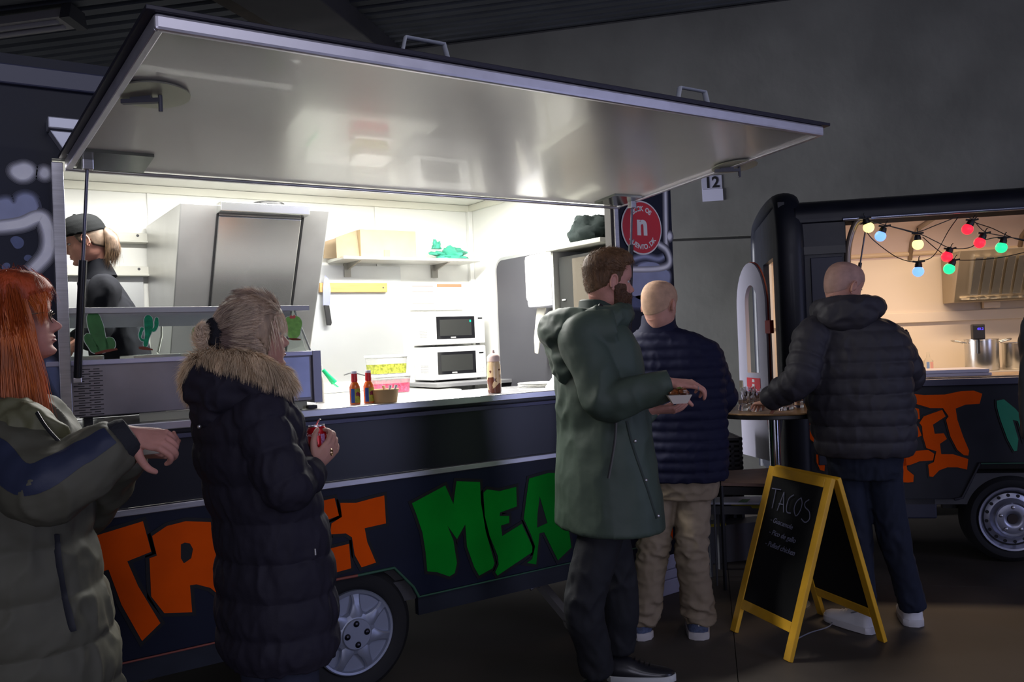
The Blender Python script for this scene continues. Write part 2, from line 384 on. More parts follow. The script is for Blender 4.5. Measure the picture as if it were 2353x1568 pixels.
# steel splashback on the back wall
mb = MB(); mb.mm((1.78, 5.245, 1.0), (2.62, 5.257, 2.02)); mb.build('splashback', mat('splash_steel', (.50, .51, .51), .38, .6, var=.05, vscale=2), T1)
mb = MB(); mb.mm((-.6, 5.245, 1.0), (.98, 5.257, 1.98)); mb.build('splashback', MT['splash_steel'], T1)
# light housing
mb = MB(); mb.mm((.35, 4.06, 2.435), (3.05, 4.14, 2.463)); mb.build('light_housing', M_white, T1)
# counter
mb = MB(); mb.mm((OX0, D-.03, 1.205), (OX1, 3.86, 1.236)); mb.build('counter', mat('counter_steel', (.62, .62, .64), .28, .9, var=.06, vscale=5), T1, bevel=.004)
mb = MB(); mb.mm((OX0+.02, D-.036, 1.17), (OX1-.02, D+.0, 1.188)); mb.build('counter_lip', mat('lip_dark', (.08, .08, .12), .4, .6), T1, bevel=.002)
mb = MB(); mb.mm((-.7, 3.42, .45), (3.1, 3.84, .50)); mb.mm((2.0, 3.8, .45), (2.92, 3.84, 1.2)); mb.mm((-.6, 3.8, .45), (.3, 3.84, 1.2)); mb.build('counter_base', M_dgrey, T1)
# door on the end wall (grey leaf, rounded corners, rubber frame)
def rr(w, h, r, cx=0, cy=0, n=6):
    out = []
    for sx, sy, a0 in ((1, 1, 0), (-1, 1, 90), (-1, -1, 180), (1, -1, 270)):
        for i in range(n+1):
            a = math.radians(a0+90*i/n); out.append((cx+sx*(w/2-r)+r*math.cos(a), cy+sy*(h/2-r)+r*math.sin(a)))
    return out
dr = flat('door', [rr(.62, 1.55, .07)], (3.2, 4.575, 1.255), (0, 1, 0), (0, 0, 1), mat('grey_leaf', (.058, .058, .068), .55), T1, lift=-.008, depth=.006)
dr.location = (-.02, 0, 0)
flat('door_frame', [rr(.66, 1.59, .09), rr(.60, 1.53, .07)], (3.18, 4.575, 1.255), (0, -1, 0), (0, 0, 1), mat('frame_grey', (.42, .42, .42), .4, .4), T1, lift=.0, depth=.012)
# ---- canopy (raised hatch)
CY1, CZ1, CZ0 = 2.15, 2.262, 2.152
def cpt(x, y, d=0): return Vector((x, y, CZ0+(D-y)*(CZ1-CZ0)/(D-CY1)+d))
def onc(px, py): # pixel to canopy underside
    n = Vector((0, -(CZ1-CZ0)/(D-CY1), -1)); return onplane(px, py, cpt(0, D), n)
cxl0, cxl1, cxr0, cxr1 = .385, .448, 2.945, 2.985
def cq(i0, i1, y, d):   # x on left / right edge at y with inset
    t = (D-y)/(D-CY1); return (cxl0+(cxl1-cxl0)*t+i0, cxr0+(cxr1-cxr0)*t-i1)
rings = []
can = MB()
for y in (D-.01, CY1+.012):
    a, b = cq(.012, .012, y, 0); rings.append([cpt(a, y, .006), cpt(b, y, .006), cpt(b, y, .03), cpt(a, y, .03)])
can.loft(rings); canopy = can.build('canopy', M_canopy, T1)
mb = MB(); mb.loft([[cpt(cq(0, 0, y, 0)[0]-.02, y-(.02 if y < 3 else 0), .034), cpt(cq(0, 0, y, 0)[1]+.03, y-(.02 if y < 3 else 0), .034), cpt(cq(0, 0, y, 0)[1]+.03, y-(.02 if y < 3 else 0), .046), cpt(cq(0, 0, y, 0)[0]-.02, y-(.02 if y < 3 else 0), .046)] for y in (D+.01, CY1)]); mb.build('top_skin', mat('hatch_skin', (.02, .018, .03), .4), canopy, bevel=.002)
M_lip = mat('hatch_lip_aluminium', (.72, .70, .76), .38, .75, var=.05, vscale=20)
mb = MB(); a, b = cq(0, 0, CY1, 0); mb.mm((a, CY1-.012, CZ1-.006), (b, CY1+.014, CZ1+.034)); mb.build('front_frame', M_lip, canopy, bevel=.008)
for side in (0, 1):
    mb = MB(); q = [cq(0, 0, y, 0)[side] for y in (D, CY1)]; s = 1 if side == 0 else -1
    mb.loft([[cpt(x, y, -.006), cpt(x+s*.022, y, -.006), cpt(x+s*.022, y, .033), cpt(x, y, .033)] for x, y in zip(q, (D, CY1))]); mb.build('side_frame', M_lip, canopy, bevel=.004)
mb = MB(); mb.tube([cpt(.385, D-.006, -.004), cpt(2.945, D-.006, -.004)], .008, 8); mb.build('hinge_bar', M_alu, canopy, smooth=True)
# round latch plates with handle bars
def latch(px, py, rot):
    c = onc(px, py); R = Matrix.Rotation(-math.atan((CZ1-CZ0)/(D-CY1)), 3, 'X')
    mb = MB(); mb.lathe([(.0, .006), (.098, .006), (.10, .003), (.10, 0), (.0, 0)][::-1], c-Z3*.004, n=40, R=R); mb.build('latch_plate', mat('latch_plate', (.42, .42, .33), .4, .5), canopy, smooth=40)
    d = Vector((math.cos(rot), math.sin(rot), 0)); mb = MB()
    mb.box(c+d*-.035-Z3*.018, (.11, .018, .012), Matrix.Rotation(rot, 3, 'Z')); mb.box(c+d*-.035-Z3*.009, (.06, .012, .016), Matrix.Rotation(rot, 3, 'Z')); mb.tube([c+d*.02-Z3*.004, c+d*.02-Z3*.05], .006, 8); mb.build('latch_handle', mat('latch_grey', (.10, .10, .12), .5, .5), canopy)
latch(352, 217, -.6); latch(1688, 382, -.6)
# hinge plates of steel at the two rear corners
for (p1, p2) in (((175, 384), (330, 356)), ((1366, 466), (1440, 450))):
    a, b = onc(*p1), onc(*p2); x0, x1 = min(a.x, b.x), max(a.x, b.x); y0, y1 = min(a.y, b.y), max(a.y, b.y)
    x1 = max(x1, x0+.22); y0 = min(y0, y1-.10)
    x0 = max(x0, .40); x1 = min(x1, 2.92); y1 = min(y1, D-.015)
    mb = MB(); mb.loft([[cpt(x0, y, -.005), cpt(x1, y, -.005), cpt(x1, y, .007), cpt(x0, y, .007)] for y in (y1, y0)]); mb.build('strut_plate', mat('mirror_plate', (.30, .32, .29), .2, .9), canopy)
# grab handles on the outer edge
for px in (994, 1612):
    c = on(px, 150 if px < 1200 else 262, 1, CY1-.02); x = c.x; z = CZ1+.045
    mb = MB(); w = .095 if px > 1200 else .095
    mb.tube([(x-w, CY1+.02, z-.002), (x-w*.8, CY1+.02, z), (x-w*.66, CY1+.02, z+.052), (x+w*.66, CY1+.02, z+.052), (x+w*.82, CY1+.02, z), (x+w, CY1+.02, z-.002)], [(.004, .013)]*6, 8, flat=(1, 0, 0)); mb.build('grab_handle', mat('white_handle', (.68, .72, .80), .35), canopy, smooth=40)
# gas struts
def strut(b, t, nm, f=.55):
    b, t = Vector(b), Vector(t); m_ = b.lerp(t, f); mb = MB()
    mb.tube([b, m_], .0135, 14); cyl = mb.build(nm, mat('strut_black', (.010, .010, .014), .35), T1, smooth=40)
    mb = MB(); mb.tube([m_, t], .006, 10); mb.build('rod', mat('rod', (.10, .10, .13), .25, .7), cyl, smooth=40)
    mb = MB(); mb.box(t, (.035, .03, .05), bev=.004); mb.build('bracket', M_alu, cyl); mb = MB(); mb.box(b+Z3*-.01, (.026, .016, .02), bev=.003); mb.build('bracket', M_alu, cyl)
sb = on(178, 868, 1, D-.045); st = onc(201, 366); strut(sb, st-Z3*.012, 'gas_strut')
strut((2.95, D-.03, 1.42), onc(1452, 462)+Vector((0, 0, -.012)), 'gas_strut', .72)
# small awning end bracket by the left corner
mb = MB(); a = on(110, 316, 1, D-.05); x0 = a.x
mb.loft([[Vector((x0+i, y, z)) for i, z in ((0, 2.315), (.14, 2.315), (.14, 2.275), (0, 2.275))] for y in (D-.07, D)]); mb.loft([[Vector((x0+i, y, z)) for i, z in ((.005, 2.27), (.125, 2.27), (.075, 2.19), (.055, 2.19))] for y in (D-.06, D)]); mb.build('rail_bracket', mat('silver_bracket', (.62, .64, .72), .35, .6), T1, bevel=.004)

# ---- wheel
def wheel(parent_axis, c, r, rim, nspoke, width=.17, cover=True, parent=None):
    """parent_axis: outward direction of the wheel face"""
    N = Vector(parent_axis).normalized(); Vv = Z3; U = Vv.cross(N); R = Matrix((U, Vv, N)).transposed(); c = Vector(c)
    mb = MB(); mb.lathe([(rim*.97, -width), (r*.86, -width), (r*.97, -width*.9), (r, -width*.75), (r, -width*.25), (r*.97, -.02), (r*.88, .004), (rim*1.12, .006), (rim*1.02, -.006), (rim*.97, -.02)], c, n=64, R=R)
    w = mb.build('wheel', M_rubber, parent, smooth=40)
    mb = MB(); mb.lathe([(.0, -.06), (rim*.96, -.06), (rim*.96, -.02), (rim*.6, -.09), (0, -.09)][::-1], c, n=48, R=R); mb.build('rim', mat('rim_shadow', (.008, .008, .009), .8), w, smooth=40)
    m_ = mat('wheel_silver', (.33, .36, .46), .42, .55)
    if cover:
        mb = MB(); mb.lathe([(rim*.90, .0), (rim*.93, .012), (rim*.98, .014), (rim*1.01, .008), (rim*1.01, -.012), (rim*.90, -.008)], c, n=64, R=R)
        # spokes: star with 7 arms widening to hub
        for k in range(nspoke):
            a = 2*PI*k/nspoke+PI/2-.06; rings = []
            for t, wd_, h in ((.30, .17, .022), (.45, .135, .026), (.60, .095, .026), (.75, .078, .022), (.86, .085, .016), (.93, .10, .010)):
                rr_ = rim*t; cc = Vector((rr_*math.cos(a), rr_*math.sin(a))); tt = Vector((-math.sin(a), math.cos(a))); w2 = wd_*rim*1.25
                rings.append([c+R@Vector((cc.x+tt.x*s*w2, cc.y+tt.y*s*w2, h+dh)) for s, dh in ((-1, -.022), (-1, -.006), (-.6, 0), (.6, 0), (1, -.006), (1, -.022))])
            mb.loft(rings)
        mb.lathe([(0, .030), (rim*.33, .030), (rim*.36, .026), (rim*.48, .020), (rim*.53, .0), (0, .0)][::-1], c, n=48, R=R)
        mb.build('hubcap', m_, w, smooth=35)
        mb = MB(); mb.lathe([(0, .034), (rim*.35, .034), (rim*.365, .030), (rim*.365, .02), (0, .02)][::-1], c, n=48, R=R); mb.build('hub_disc', m_, w, smooth=30)
        for k in range(4):
            a = PI/2*k+.05; q = c+R@Vector((rim*.25*math.cos(a), rim*.25*math.sin(a), .034)); mb = MB(); mb.lathe([(.0, .010), (.008, .009), (.013, .002), (.0145, -.003), (0, -.003)][::-1], q, n=16, R=R); mb.build('wheel_nut', mat('nut_dark', (.05, .05, .07), .25, .9), w, smooth=60)
    else:
        mb = MB(); mb.lathe([(rim*.84, -.03), (rim*.90, -.012), (rim*.96, .010), (rim*1.02, .012), (rim*1.03, .002), (rim*1.0, -.02), (rim*.9, -.04)], c, n=64, R=R)
        mb.lathe([(rim*.16, -.0), (rim*.22, .012), (rim*.30, .016), (rim*.48, .008), (rim*.54, .016), (rim*.60, .004), (rim*.66, -.012), (rim*.80, -.018), (rim*.88, -.028), (rim*.88, -.05), (rim*.16, -.05)][::-1], c, n=64, R=R)
        mb.build('steel_rim', mat('steel_rim', (.42, .43, .52), .35, .75), w, smooth=35)
        for k in range(16):
            a = 2*PI*k/16+.1; q = c+R@Vector((rim*.75*math.cos(a), rim*.75*math.sin(a), -.0145)); mb = MB(); mb.lathe([(0, .002), (.0105, .002), (.0105, -.004), (0, -.004)][::-1], q, n=12, R=R); mb.build('vent_hole', M_blackp, w)
        for k in range(5):
            a = 2*PI*k/5+.3; q = c+R@Vector((rim*.38*math.cos(a), rim*.38*math.sin(a), .012)); mb = MB(); mb.lathe([(0, .014), (.008, .012), (.012, 0), (0, 0)][::-1], q, n=12, R=R); mb.build('wheel_nut', M_alu, w)
        mb = MB(); mb.lathe([(0, .006), (rim*.155, .006), (rim*.17, -.01), (0, -.01)][::-1], c, n=24, R=R); mb.build('hub_cap', mat('rusty_hub', (.03, .018, .014), .6), w)
    return w
wheel((0, -1, 0), (1.409, D+.03, .279), .277, .176, 7, parent=T1)
# dark wheel box and corner steady leg
mb = MB(); mb.mm((1.10, D+.26, .30), (1.72, D+.30, .56)); mb.mm((1.08, D+.03, .54), (1.73, D+.30, .56)); mb.build('wheel_box', M_blackp, T1)
a = on(1165, 1352, 1, D+.25); b = on(1300, 1425, 1, D+.10)
leg = MB(); leg.tube([Vector((2.50, 3.75, .33)), Vector((2.62, 3.50, .055))], [(.014, .03)]*2, 4); lg = leg.build('steady_leg', mat('galvanised', (.20, .19, .19), .5, .6), T1)
mb = MB(); mb.tube([Vector((2.62, 3.45, .06))+Vector((.055*math.cos(t), 0, .055*math.sin(t)-.0)) for t in np.linspace(PI*.1, -PI*1.0, 14)], [(.006, .02)]*14, 6, flat=(1, 0, 0)); mb.build('foot_loop', mat('dull_foot', (.14, .13, .12), .6, .4), lg, smooth=True)
mb = MB(); mb.tube([Vector((2.25, 3.62, .33)), Vector((2.52, 3.60, .22))], .014, 8); mb.tube([Vector((2.46, 3.6, .21)), Vector((2.75, 3.60, .33))], .011, 8); mb.build('brace', MT['galvanised'], lg)
mb = MB(); mb.mm((.4, 3.9, .22), (3.2, 3.98, .34)); mb.mm((2.35, 4.2, .22), (4.3, 4.28, .32)); mb.build('chassis', M_blackp, T1)
mb = MB(); mb.mm((.9, 4.9, 0), (1.0, 5.1, .36)); mb.lathe([(0, -.08), (.27, -.08), (.28, -.04), (.28, .04), (.27, .08), (0, .08)], (1.409, 5.2, .28), n=32, R=Matrix.Rotation(PI/2, 3, 'X')); mb.build('far_wheel', M_rubber, T1, smooth=40)
# ---- lettering
LT = [(210.8, 1234), (328, 1198), (347, 1268), (292, 1290), (317, 1347), (368, 1432), (326, 1473), (279, 1390), (249, 1309), (230, 1315), (160, 1345), (90, 1370), (80, 1290), (150, 1262)]
LR = [(349, 1232), (383, 1209), (426, 1198), (483, 1200), (528, 1222), (545, 1262), (528, 1305), (500, 1330), (530, 1350), (575, 1400), (590, 1440), (545, 1440), (505, 1370), (483, 1351), (451, 1343), (436, 1345), (441, 1407), (377, 1409), (347, 1371), (343, 1283), (360, 1277)]
LRh = [(415, 1251), (424, 1247), (436, 1249), (443, 1262), (439, 1283), (422, 1295), (415, 1283)]
LE1 = [(575, 1190), (680, 1168), (688, 1210), (625, 1225), (630, 1250), (672, 1245), (676, 1285), (635, 1292), (642, 1330), (700, 1318), (705, 1360), (610, 1385), (590, 1290)]
LE2 = [(700, 1160), (768, 1145), (778, 1185), (738, 1200), (733, 1222), (752, 1225), (758, 1240), (742, 1265), (801, 1250), (806, 1306), (760, 1319), (735, 1332), (700, 1340)]
LT2 = [(781, 1156), (817, 1156), (857, 1145), (882, 1139), (886, 1203), (837, 1214), (843, 1246), (863, 1293), (830, 1304), (814, 1275), (808, 1235), (794, 1226), (758, 1228), (761, 1203), (785, 1188)]
LM = [(945.7, 1157), (1022, 1116), (1041, 1159), (1048, 1106), (1102, 1108), (1104, 1154), (1115, 1221), (1135.5, 1294), (1131, 1306), (1100, 1323), (1089, 1304), (1072, 1256), (1068, 1205), (1049, 1239), (1027, 1208), (1041, 1243), (1049, 1294), (1044, 1317), (1032, 1325), (1003, 1315), (981, 1313), (977, 1269), (970, 1224), (955, 1180)]
LE = [(1110, 1133), (1118, 1125), (1147, 1129), (1185, 1119), (1186.5, 1164), (1148, 1178), (1147, 1186), (1169, 1186), (1169, 1202), (1150, 1208), (1153, 1232), (1198, 1204), (1222, 1256), (1222, 1269), (1142, 1323), (1137, 1315), (1145, 1298), (1143, 1278), (1124, 1231), (1113, 1186)]
LA = [(1215, 1100), (1260, 1087), (1292, 1088), (1300, 1180), (1312, 1258), (1281, 1288), (1249, 1223), (1238.5, 1226), (1231, 1297), (1210, 1294), (1222, 1285), (1228.6, 1256), (1220, 1231), (1202.5, 1192), (1209, 1141)]
LS = [(70, 1290), (60, 1345), (15, 1352), (-10, 1372), (10, 1395), (60, 1410), (72, 1460), (45, 1520), (-50, 1545), (-75, 1495), (-20, 1480), (10, 1458), (-5, 1440), (-60, 1420), (-75, 1370), (-40, 1310), (20, 1280)]
LAh = [(1239, 1141), (1257, 1202), (1233, 1213), (1234, 1180)]
LTb = [(1310, 1090), (1400, 1078), (1402, 1130), (1375, 1136), (1372, 1250), (1335, 1258), (1338, 1142), (1316, 1140)]
for L, m_ in (((LS,), M_orange), ((LT,), M_orange), ((LR, LRh), M_orange), ((LE1,), M_orange), ((LE2,), M_orange), ((LT2,), M_orange), ((LM,), M_green), ((LE,), M_green), ((LA, LAh), M_green), ((LTb,), M_green)):
    flat('letter_outline', [dpoly(L[0])], oD, X3, Z3, M_ink, T1, lift=.002, offset=.014, depth=.0003)
    flat('painted_letter', [dpoly(x) for x in L], oD, X3, Z3, m_, T1, lift=.0035, depth=.0006)
# spray-painted face on the left panel
def spray(polys, lv=0., core=M_spray, sm=True):
    c0 = np.array([.014, .016, .032]); c1 = np.array(core.node_tree.nodes['Principled BSDF'].inputs['Base Color'].default_value[:3])
    for i, (t_, of) in enumerate(((.07, .020), (.17, .0155), (.32, .011), (.52, .007), (.76, .0035), (1., 0.))):
        mm_ = core if t_ == 1. else mat(core.name+'_fade%d' % i, tuple(c0*(1-t_)+c1*t_), .6)
        flat('painted_shape', [dpoly(p) for p in polys], oD, X3, Z3, mm_, T1, lift=.0012+lv+i*.0005, offset=of, depth=.0002, smoothc=sm)
spray([[(28, 392), (45, 381), (62, 380), (74, 390), (70, 404), (55, 412), (38, 408)]])
spray([[(96, 393), (103, 389), (110, 396), (106, 407), (96, 405)]])
spray([[(-60, 470), (0, 462), (18, 460), (32, 470), (45, 452), (68, 450), (80, 462), (82, 490), (66, 505), (30, 512), (-60, 520)]], core=M_spraym)
def stroke_spray(L, w, core=M_spray, lv=.003):
    P = catmull([on(*q, 1, D) for q in L], 8); c0 = np.array([.014, .016, .032]); c1 = np.array(core.node_tree.nodes['Principled BSDF'].inputs['Base Color'].default_value[:3])
    for i, (t_, of) in enumerate(((.07, .020), (.17, .0155), (.32, .011), (.52, .007), (.76, .0035), (1., 0.))):
        mm_ = core if t_ == 1. else mat(core.name+'_fade%d' % i, tuple(c0*(1-t_)+c1*t_), .6); vs = []; n = len(P)
        for k, p in enumerate(P):
            d = (P[min(k+1, n-1)]-P[max(k-1, 0)]).normalized(); s_ = d.cross(Y3); y_ = -lv-i*.0005; h = (w*(1-.35*abs(2*k/(n-1)-1)**3))/2+of
            vs += [p+s_*h+Y3*y_, p-s_*h+Y3*y_]
        mb = MB(); mb.add(vs+[v+Y3*.0004 for v in vs], [(2*k, 2*k+1, 2*k+3, 2*k+2) for k in range(n-1)]+[(2*n+2*k, 2*n+2*k+2, 2*n+2*k+3, 2*n+2*k+1) for k in range(n-1)]); mb.build('painted_stroke', mm_, T1, fix=False)
stroke_spray([(-60, 524), (0, 521), (50, 514), (84, 500), (100, 505), (112, 535), (113, 565), (102, 592), (70, 625)], .028)
for p in ([(25, 548), (45, 545), (55, 560), (40, 572), (28, 562)], [(56, 590), (66, 586), (74, 592), (66, 600), (57, 598)], [(5, 610), (20, 605), (22, 615), (8, 620)]):
    flat('painted_shape', [dpoly(p)], oD, X3, Z3, M_glow2, T1, lift=.0014, depth=.0002, smoothc=True)
spray([[(106, 830), (122, 835), (140, 880), (150, 905), (146, 920), (130, 900), (112, 860)]], core=M_glow2)
# right panel: round badge, burger outline, drip lines
LC = Vector((3.099, D, 2.052)); lr = .135
def circ(r, n=48, cx=0, cy=0, sx=1.): return [(cx+r*sx*math.cos(2*PI*i/n), cy+r*math.sin(2*PI*i/n)) for i in range(n)]
stroke_spray([(1512, 562), (1530, 575), (1538, 598), (1530, 613), (1500, 619), (1440, 620)], .012); stroke_spray([(1448, 598), (1480, 590), (1510, 596), (1525, 590)], .010, M_spraym)
spray([[(1445, 632), (1535, 626), (1536, 650), (1530, 668), (1450, 676)]], core=M_spraym)
spray([[(1527, 440), (1529, 440), (1531, 560), (1529, 560)]], sm=False); spray([[(1440, 690), (1530, 682), (1532, 690), (1440, 700)]], core=M_glow2)
spray([[(1534, 540), (1539, 538), (1540, 548), (1535, 549)]])
flat('badge_ring', [circ(lr*1.06)], LC, X3, Z3, M_white, T1, lift=.006, depth=.0004)
flat('badge', [circ(lr)], LC, X3, Z3, M_red, T1, lift=.0075, depth=.0004)
text('badge_letter', 'n', .155, LC+Z3*.012, X3, Z3, M_white, T1, lift=.009, bold=.006)
arctext('badge_text', 'BOOK OS', .036, LC, X3, Z3, lr*.74, PI/2, 1.25, M_white, T1, .009, .0012)
arctext('badge_text', 'NUENTO.DK', .036, LC, X3, Z3, lr*.76, -PI/2, 1.75, M_white, T1, .009, .0012, flip=True)
flat('badge', [circ(lr)], (2.985, D, 2.42), X3, Z3, M_red, T1, lift=.0035, depth=.0004)
# orange band low on the end of the trailer
flat('painted_shape', [dpoly([(1470, 1222), (1545, 1205), (1545, 1240), (1470, 1256)])], oD, X3, Z3, M_orange, T1, lift=.003)
# mouldings between panels
mb = MB(); mb.mm((1.25, D-.004, .86), (1.26, D, .9)); mb.build('rivet', M_alu, T1)
# ================================================================ kitchen things in trailer 1
# extraction hood leaning over the cooker
hx0, hx1 = 1.0, 1.77
def hy(z): return 4.36+(2.225-z)*.50
hd = thing('extraction_hood', 'large stainless hood with leaning front panel and black collar in the trailer kitchen', 'hood', (1.4, 4.9, 1.3))
mb = MB(); R = []
for x in (hx0, hx1): R.append([Vector((x, hy(2.225), 2.225)), Vector((x, 5.22, 2.225)), Vector((x, 5.22, 1.25)), Vector((x, hy(1.25), 1.25))])
mb.loft(R); mb.build('hood_body', M_steelr, hd, bevel=.006)
mb = MB(); mb.loft([[Vector((x, hy(z)-.012, z)), Vector((x+.43, hy(z)-.012, z)), Vector((x+.43, hy(z), z)), Vector((x, hy(z), z))] for x, z in ((1.185, 2.17), (1.185, 1.27))]); mb.build('front_panel', M_steel, hd, bevel=.004)
for x in (1.175, 1.618):
    mb = MB(); mb.loft([[Vector((x, hy(z)-.008, z)), Vector((x+.012, hy(z)-.008, z)), Vector((x+.012, hy(z)+.004, z)), Vector((x, hy(z)+.004, z))] for z in (2.18, 1.26)]); mb.build('seam_gasket', M_blackp, hd)
mb = MB(); mb.loft([[Vector((x, hy(2.225)-.07, 2.232)), Vector((x, hy(2.225)+.02, 2.232)), Vector((x, hy(2.18)+.005, 2.18)), Vector((x, hy(2.18)-.085, 2.185))] for x in (1.175, 1.635)]); mb.build('top_lip', M_steel, hd, bevel=.004)
mb = MB(); mb.lathe([(0, .06), (.075, .06), (.085, .055), (.085, .045), (.078, .04), (.078, .02), (.085, .015), (.085, 0), (0, 0)][::-1], (1.50, 4.56, 2.222), n=32); mb.build('collar', M_blackp, hd, smooth=40)
mb = MB(); mb.mm((1.05, 4.85, .45), (1.72, 5.22, 1.25)); mb.build('cooker_base', M_steelr, hd, bevel=.004)
# wall rails behind the cook
for z, l in ((2.125, 'upper white wall rail with two screws behind the cook'), (1.935, 'lower white wall rail with two screws behind the cook')):
    r_ = thing('wall_rail', l, 'rail', (.4, 5.245, z)); mb = MB(); mb.mm((-.45, 5.19, z), (1.02, 5.25, z+.055)); mb.mm((-.45, 5.175, z), (1.02, 5.19, z+.012)); mb.build('rail_strip', mat('rail_cream', (.62, .61, .55), .45), r_, bevel=.003)
    for x in (.95, .0):
        mb = MB(); mb.lathe([(0, .004), (.006, .003), (.008, 0), (0, 0)][::-1], (x, 5.19, z+.04), n=10, R=Matrix.Rotation(PI/2, 3, 'X')); mb.build('screw', M_dgrey, r_)
# shelf
sh = thing('wall_shelf', 'steel wall shelf on two brackets holding the cardboard box and green bag', 'shelf', (2.6, 5.2, 2.05))
mb = MB(); mb.mm((2.10, 4.98, 2.035), (3.10, 5.25, 2.055)); mb.build('shelf_board', mat('shelf_steel', (.62, .62, .58), .35, .6), sh, bevel=.003)
for x in (2.21, 2.86):
    mb = MB(); mb.mm((x, 5.235, 1.945), (x+.045, 5.255, 2.035)); mb.prism([Vector((x+.02, 5.24, 2.035)), Vector((x+.02, 5.03, 2.035)), Vector((x+.02, 5.24, 1.99))], (.012, 0, 0)); mb.build('bracket', mat('bracket_grey', (.30, .29, .26), .4, .5), sh)
cb = thing('cardboard_box', 'open brown cardboard box with a loose flap on the steel shelf', 'box', (2.4, 5.1, 2.056))
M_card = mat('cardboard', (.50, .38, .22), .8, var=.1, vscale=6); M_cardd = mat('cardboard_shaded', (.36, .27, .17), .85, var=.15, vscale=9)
mb = MB(); a = on(830, 594, 1, 5.0); b = on(955, 532, 1, 5.0); x0, x1, z1 = a.x, b.x, b.z
mb.mm((x0, 5.0, 2.056), (x1, 5.22, z1)); mb.build('carton', M_card, cb, bevel=.003)
mb = MB(); mb.prism([Vector((x0-.002, 5.02, 2.06)), Vector((x0-.15, 5.03, 2.045)), Vector((x0-.14, 5.06, z1-.05)), Vector((x0-.002, 5.05, z1))], (.0, .006, 0)); mb.build('flap', M_cardd, cb)
mb = MB(); mb.prism([Vector((x0-.005, 5.16, 2.06)), Vector((x0-.17, 5.2, 2.06)), Vector((x0-.16, 5.2, z1-.06)), Vector((x0-.005, 5.17, z1-.01))], (.0, .006, 0)); mb.build('flap', M_cardd, cb)
mb = MB(); mb.mm((x0+.16, 4.997, 2.057), (x0+.20, 5.0, 2.10)); mb.build('tape', mat('tape', (.44, .31, .17), .4), cb)
def blob(name, m, parent, c, r, seed, amp=.35, n=28, mm=18, flat_=.0, voxel=None):
    vs = MB(); rings = []
    for i in range(mm+1):
        t = PI*min(max(i/mm, .01), .99); row = []
        for k in range(n):
            p = 2*PI*k/n; d = Vector((math.sin(t)*math.cos(p), math.sin(t)*math.sin(p), math.cos(t)))
            q = 1+amp*(mnoise.noise(d*1.7+Vector((seed, 0, 0)))*1.2+abs(mnoise.noise(d*4+Vector((0, seed, 0))))*.9-.3)
            z = d.z*r[2]*q
            if z < -flat_*r[2]: z = -flat_*r[2]
            row.append(Vector(c)+Vector((d.x*r[0]*q, d.y*r[1]*q, z)))
        rings.append(row)
    vs.loft(rings); return vs.build(name, m, parent, smooth=True)
gb = thing('plastic_bag', 'crumpled green plastic bag beside the cardboard box on the shelf', 'bag', (2.95, 5.1, 2.056))
M_bag = mat('green_film', (.10, .58, .40), .3, trans=.3, bump=.5, bscale=30)
blob('bag_film', M_bag, gb, (2.93, 5.1, 2.085), (.14, .07, .05), 3, .55, flat_=.6); blob('bag_knot', M_bag, gb, (2.83, 5.1, 2.13), (.035, .03, .06), 9, .5)
# knife rack and knife
kr = thing('knife_rack', 'light wooden magnetic knife strip screwed to the steel splashback', 'rack', (2.28, 5.23, 1.86)); a = on(735, 672, 1, 5.22); b = on(889, 651, 1, 5.22)
mb = MB(); mb.mm((a.x, 5.215, a.z), (b.x, 5.243, b.z)); mb.build('wood_strip', M_wood, kr, bevel=.003)
for x in (a.x+.03, b.x-.03): mb = MB(); mb.lathe([(0, .003), (.005, .002), (.006, 0), (0, 0)][::-1], (x, 5.215, (a.z+b.z)/2), n=10, R=Matrix.Rotation(PI/2, 3, 'X')); mb.build('screw', M_dgrey, kr)
kn = thing('kitchen_knife', 'large chef knife with black handle hanging from the wooden strip', 'knife', on(752, 690, 1, 5.2))
kp = [on(*q, 1, 5.205) for q in ((747, 633), (742, 660), (743, 702), (758, 702), (760, 665), (755, 640))]
mb = MB(); mb.prism(kp, (0, .003, 0)); mb.build('blade', mat('blade', (.50, .52, .70), .25, .8), kn)
kp = [on(*q, 1, 5.198) for q in ((745, 701), (757, 702), (763, 742), (761, 748), (752, 748), (749, 725))]
mb = MB(); mb.prism(kp, (0, .018, 0)); mb.build('handle', M_blackp, kn, bevel=.003)
# notices
for px0, px1, lab, hh in ((942, 1000, 'white notice with thin red heading lines above the microwaves', 0), (1003, 1062, 'white notice with an orange heading bar above the microwaves', 1)):
    a = on(px0, 706, 1, 5.24); b = on(px1, 652, 1, 5.24); nt_ = thing('notice', lab, 'notice', a)
    mb = MB(); mb.mm((a.x, 5.238, a.z-.02), (b.x, 5.241, b.z)); mb.build('paper', mat('paper', (.80, .80, .78), .7), nt_)
    w = b.x-a.x; h = b.z-a.z+.02
    def line(u0, u1, v, t, m_): mm_ = MB(); mm_.mm((a.x+u0*w, 5.236, a.z-.02+v*h), (a.x+u1*w, 5.238, a.z-.02+v*h+t)); mm_.build('printed_line', m_, nt_)
    pk = mat('pink_print', (.72, .30, .28), .6); orr = mat('orange_print', (.78, .22, .12), .6)
    if hh: line(.04, .96, .86, .022, orr)
    else: line(.1, .9, .88, .008, pk); line(.1, .9, .68, .006, pk); line(.1, .9, .22, .006, pk)
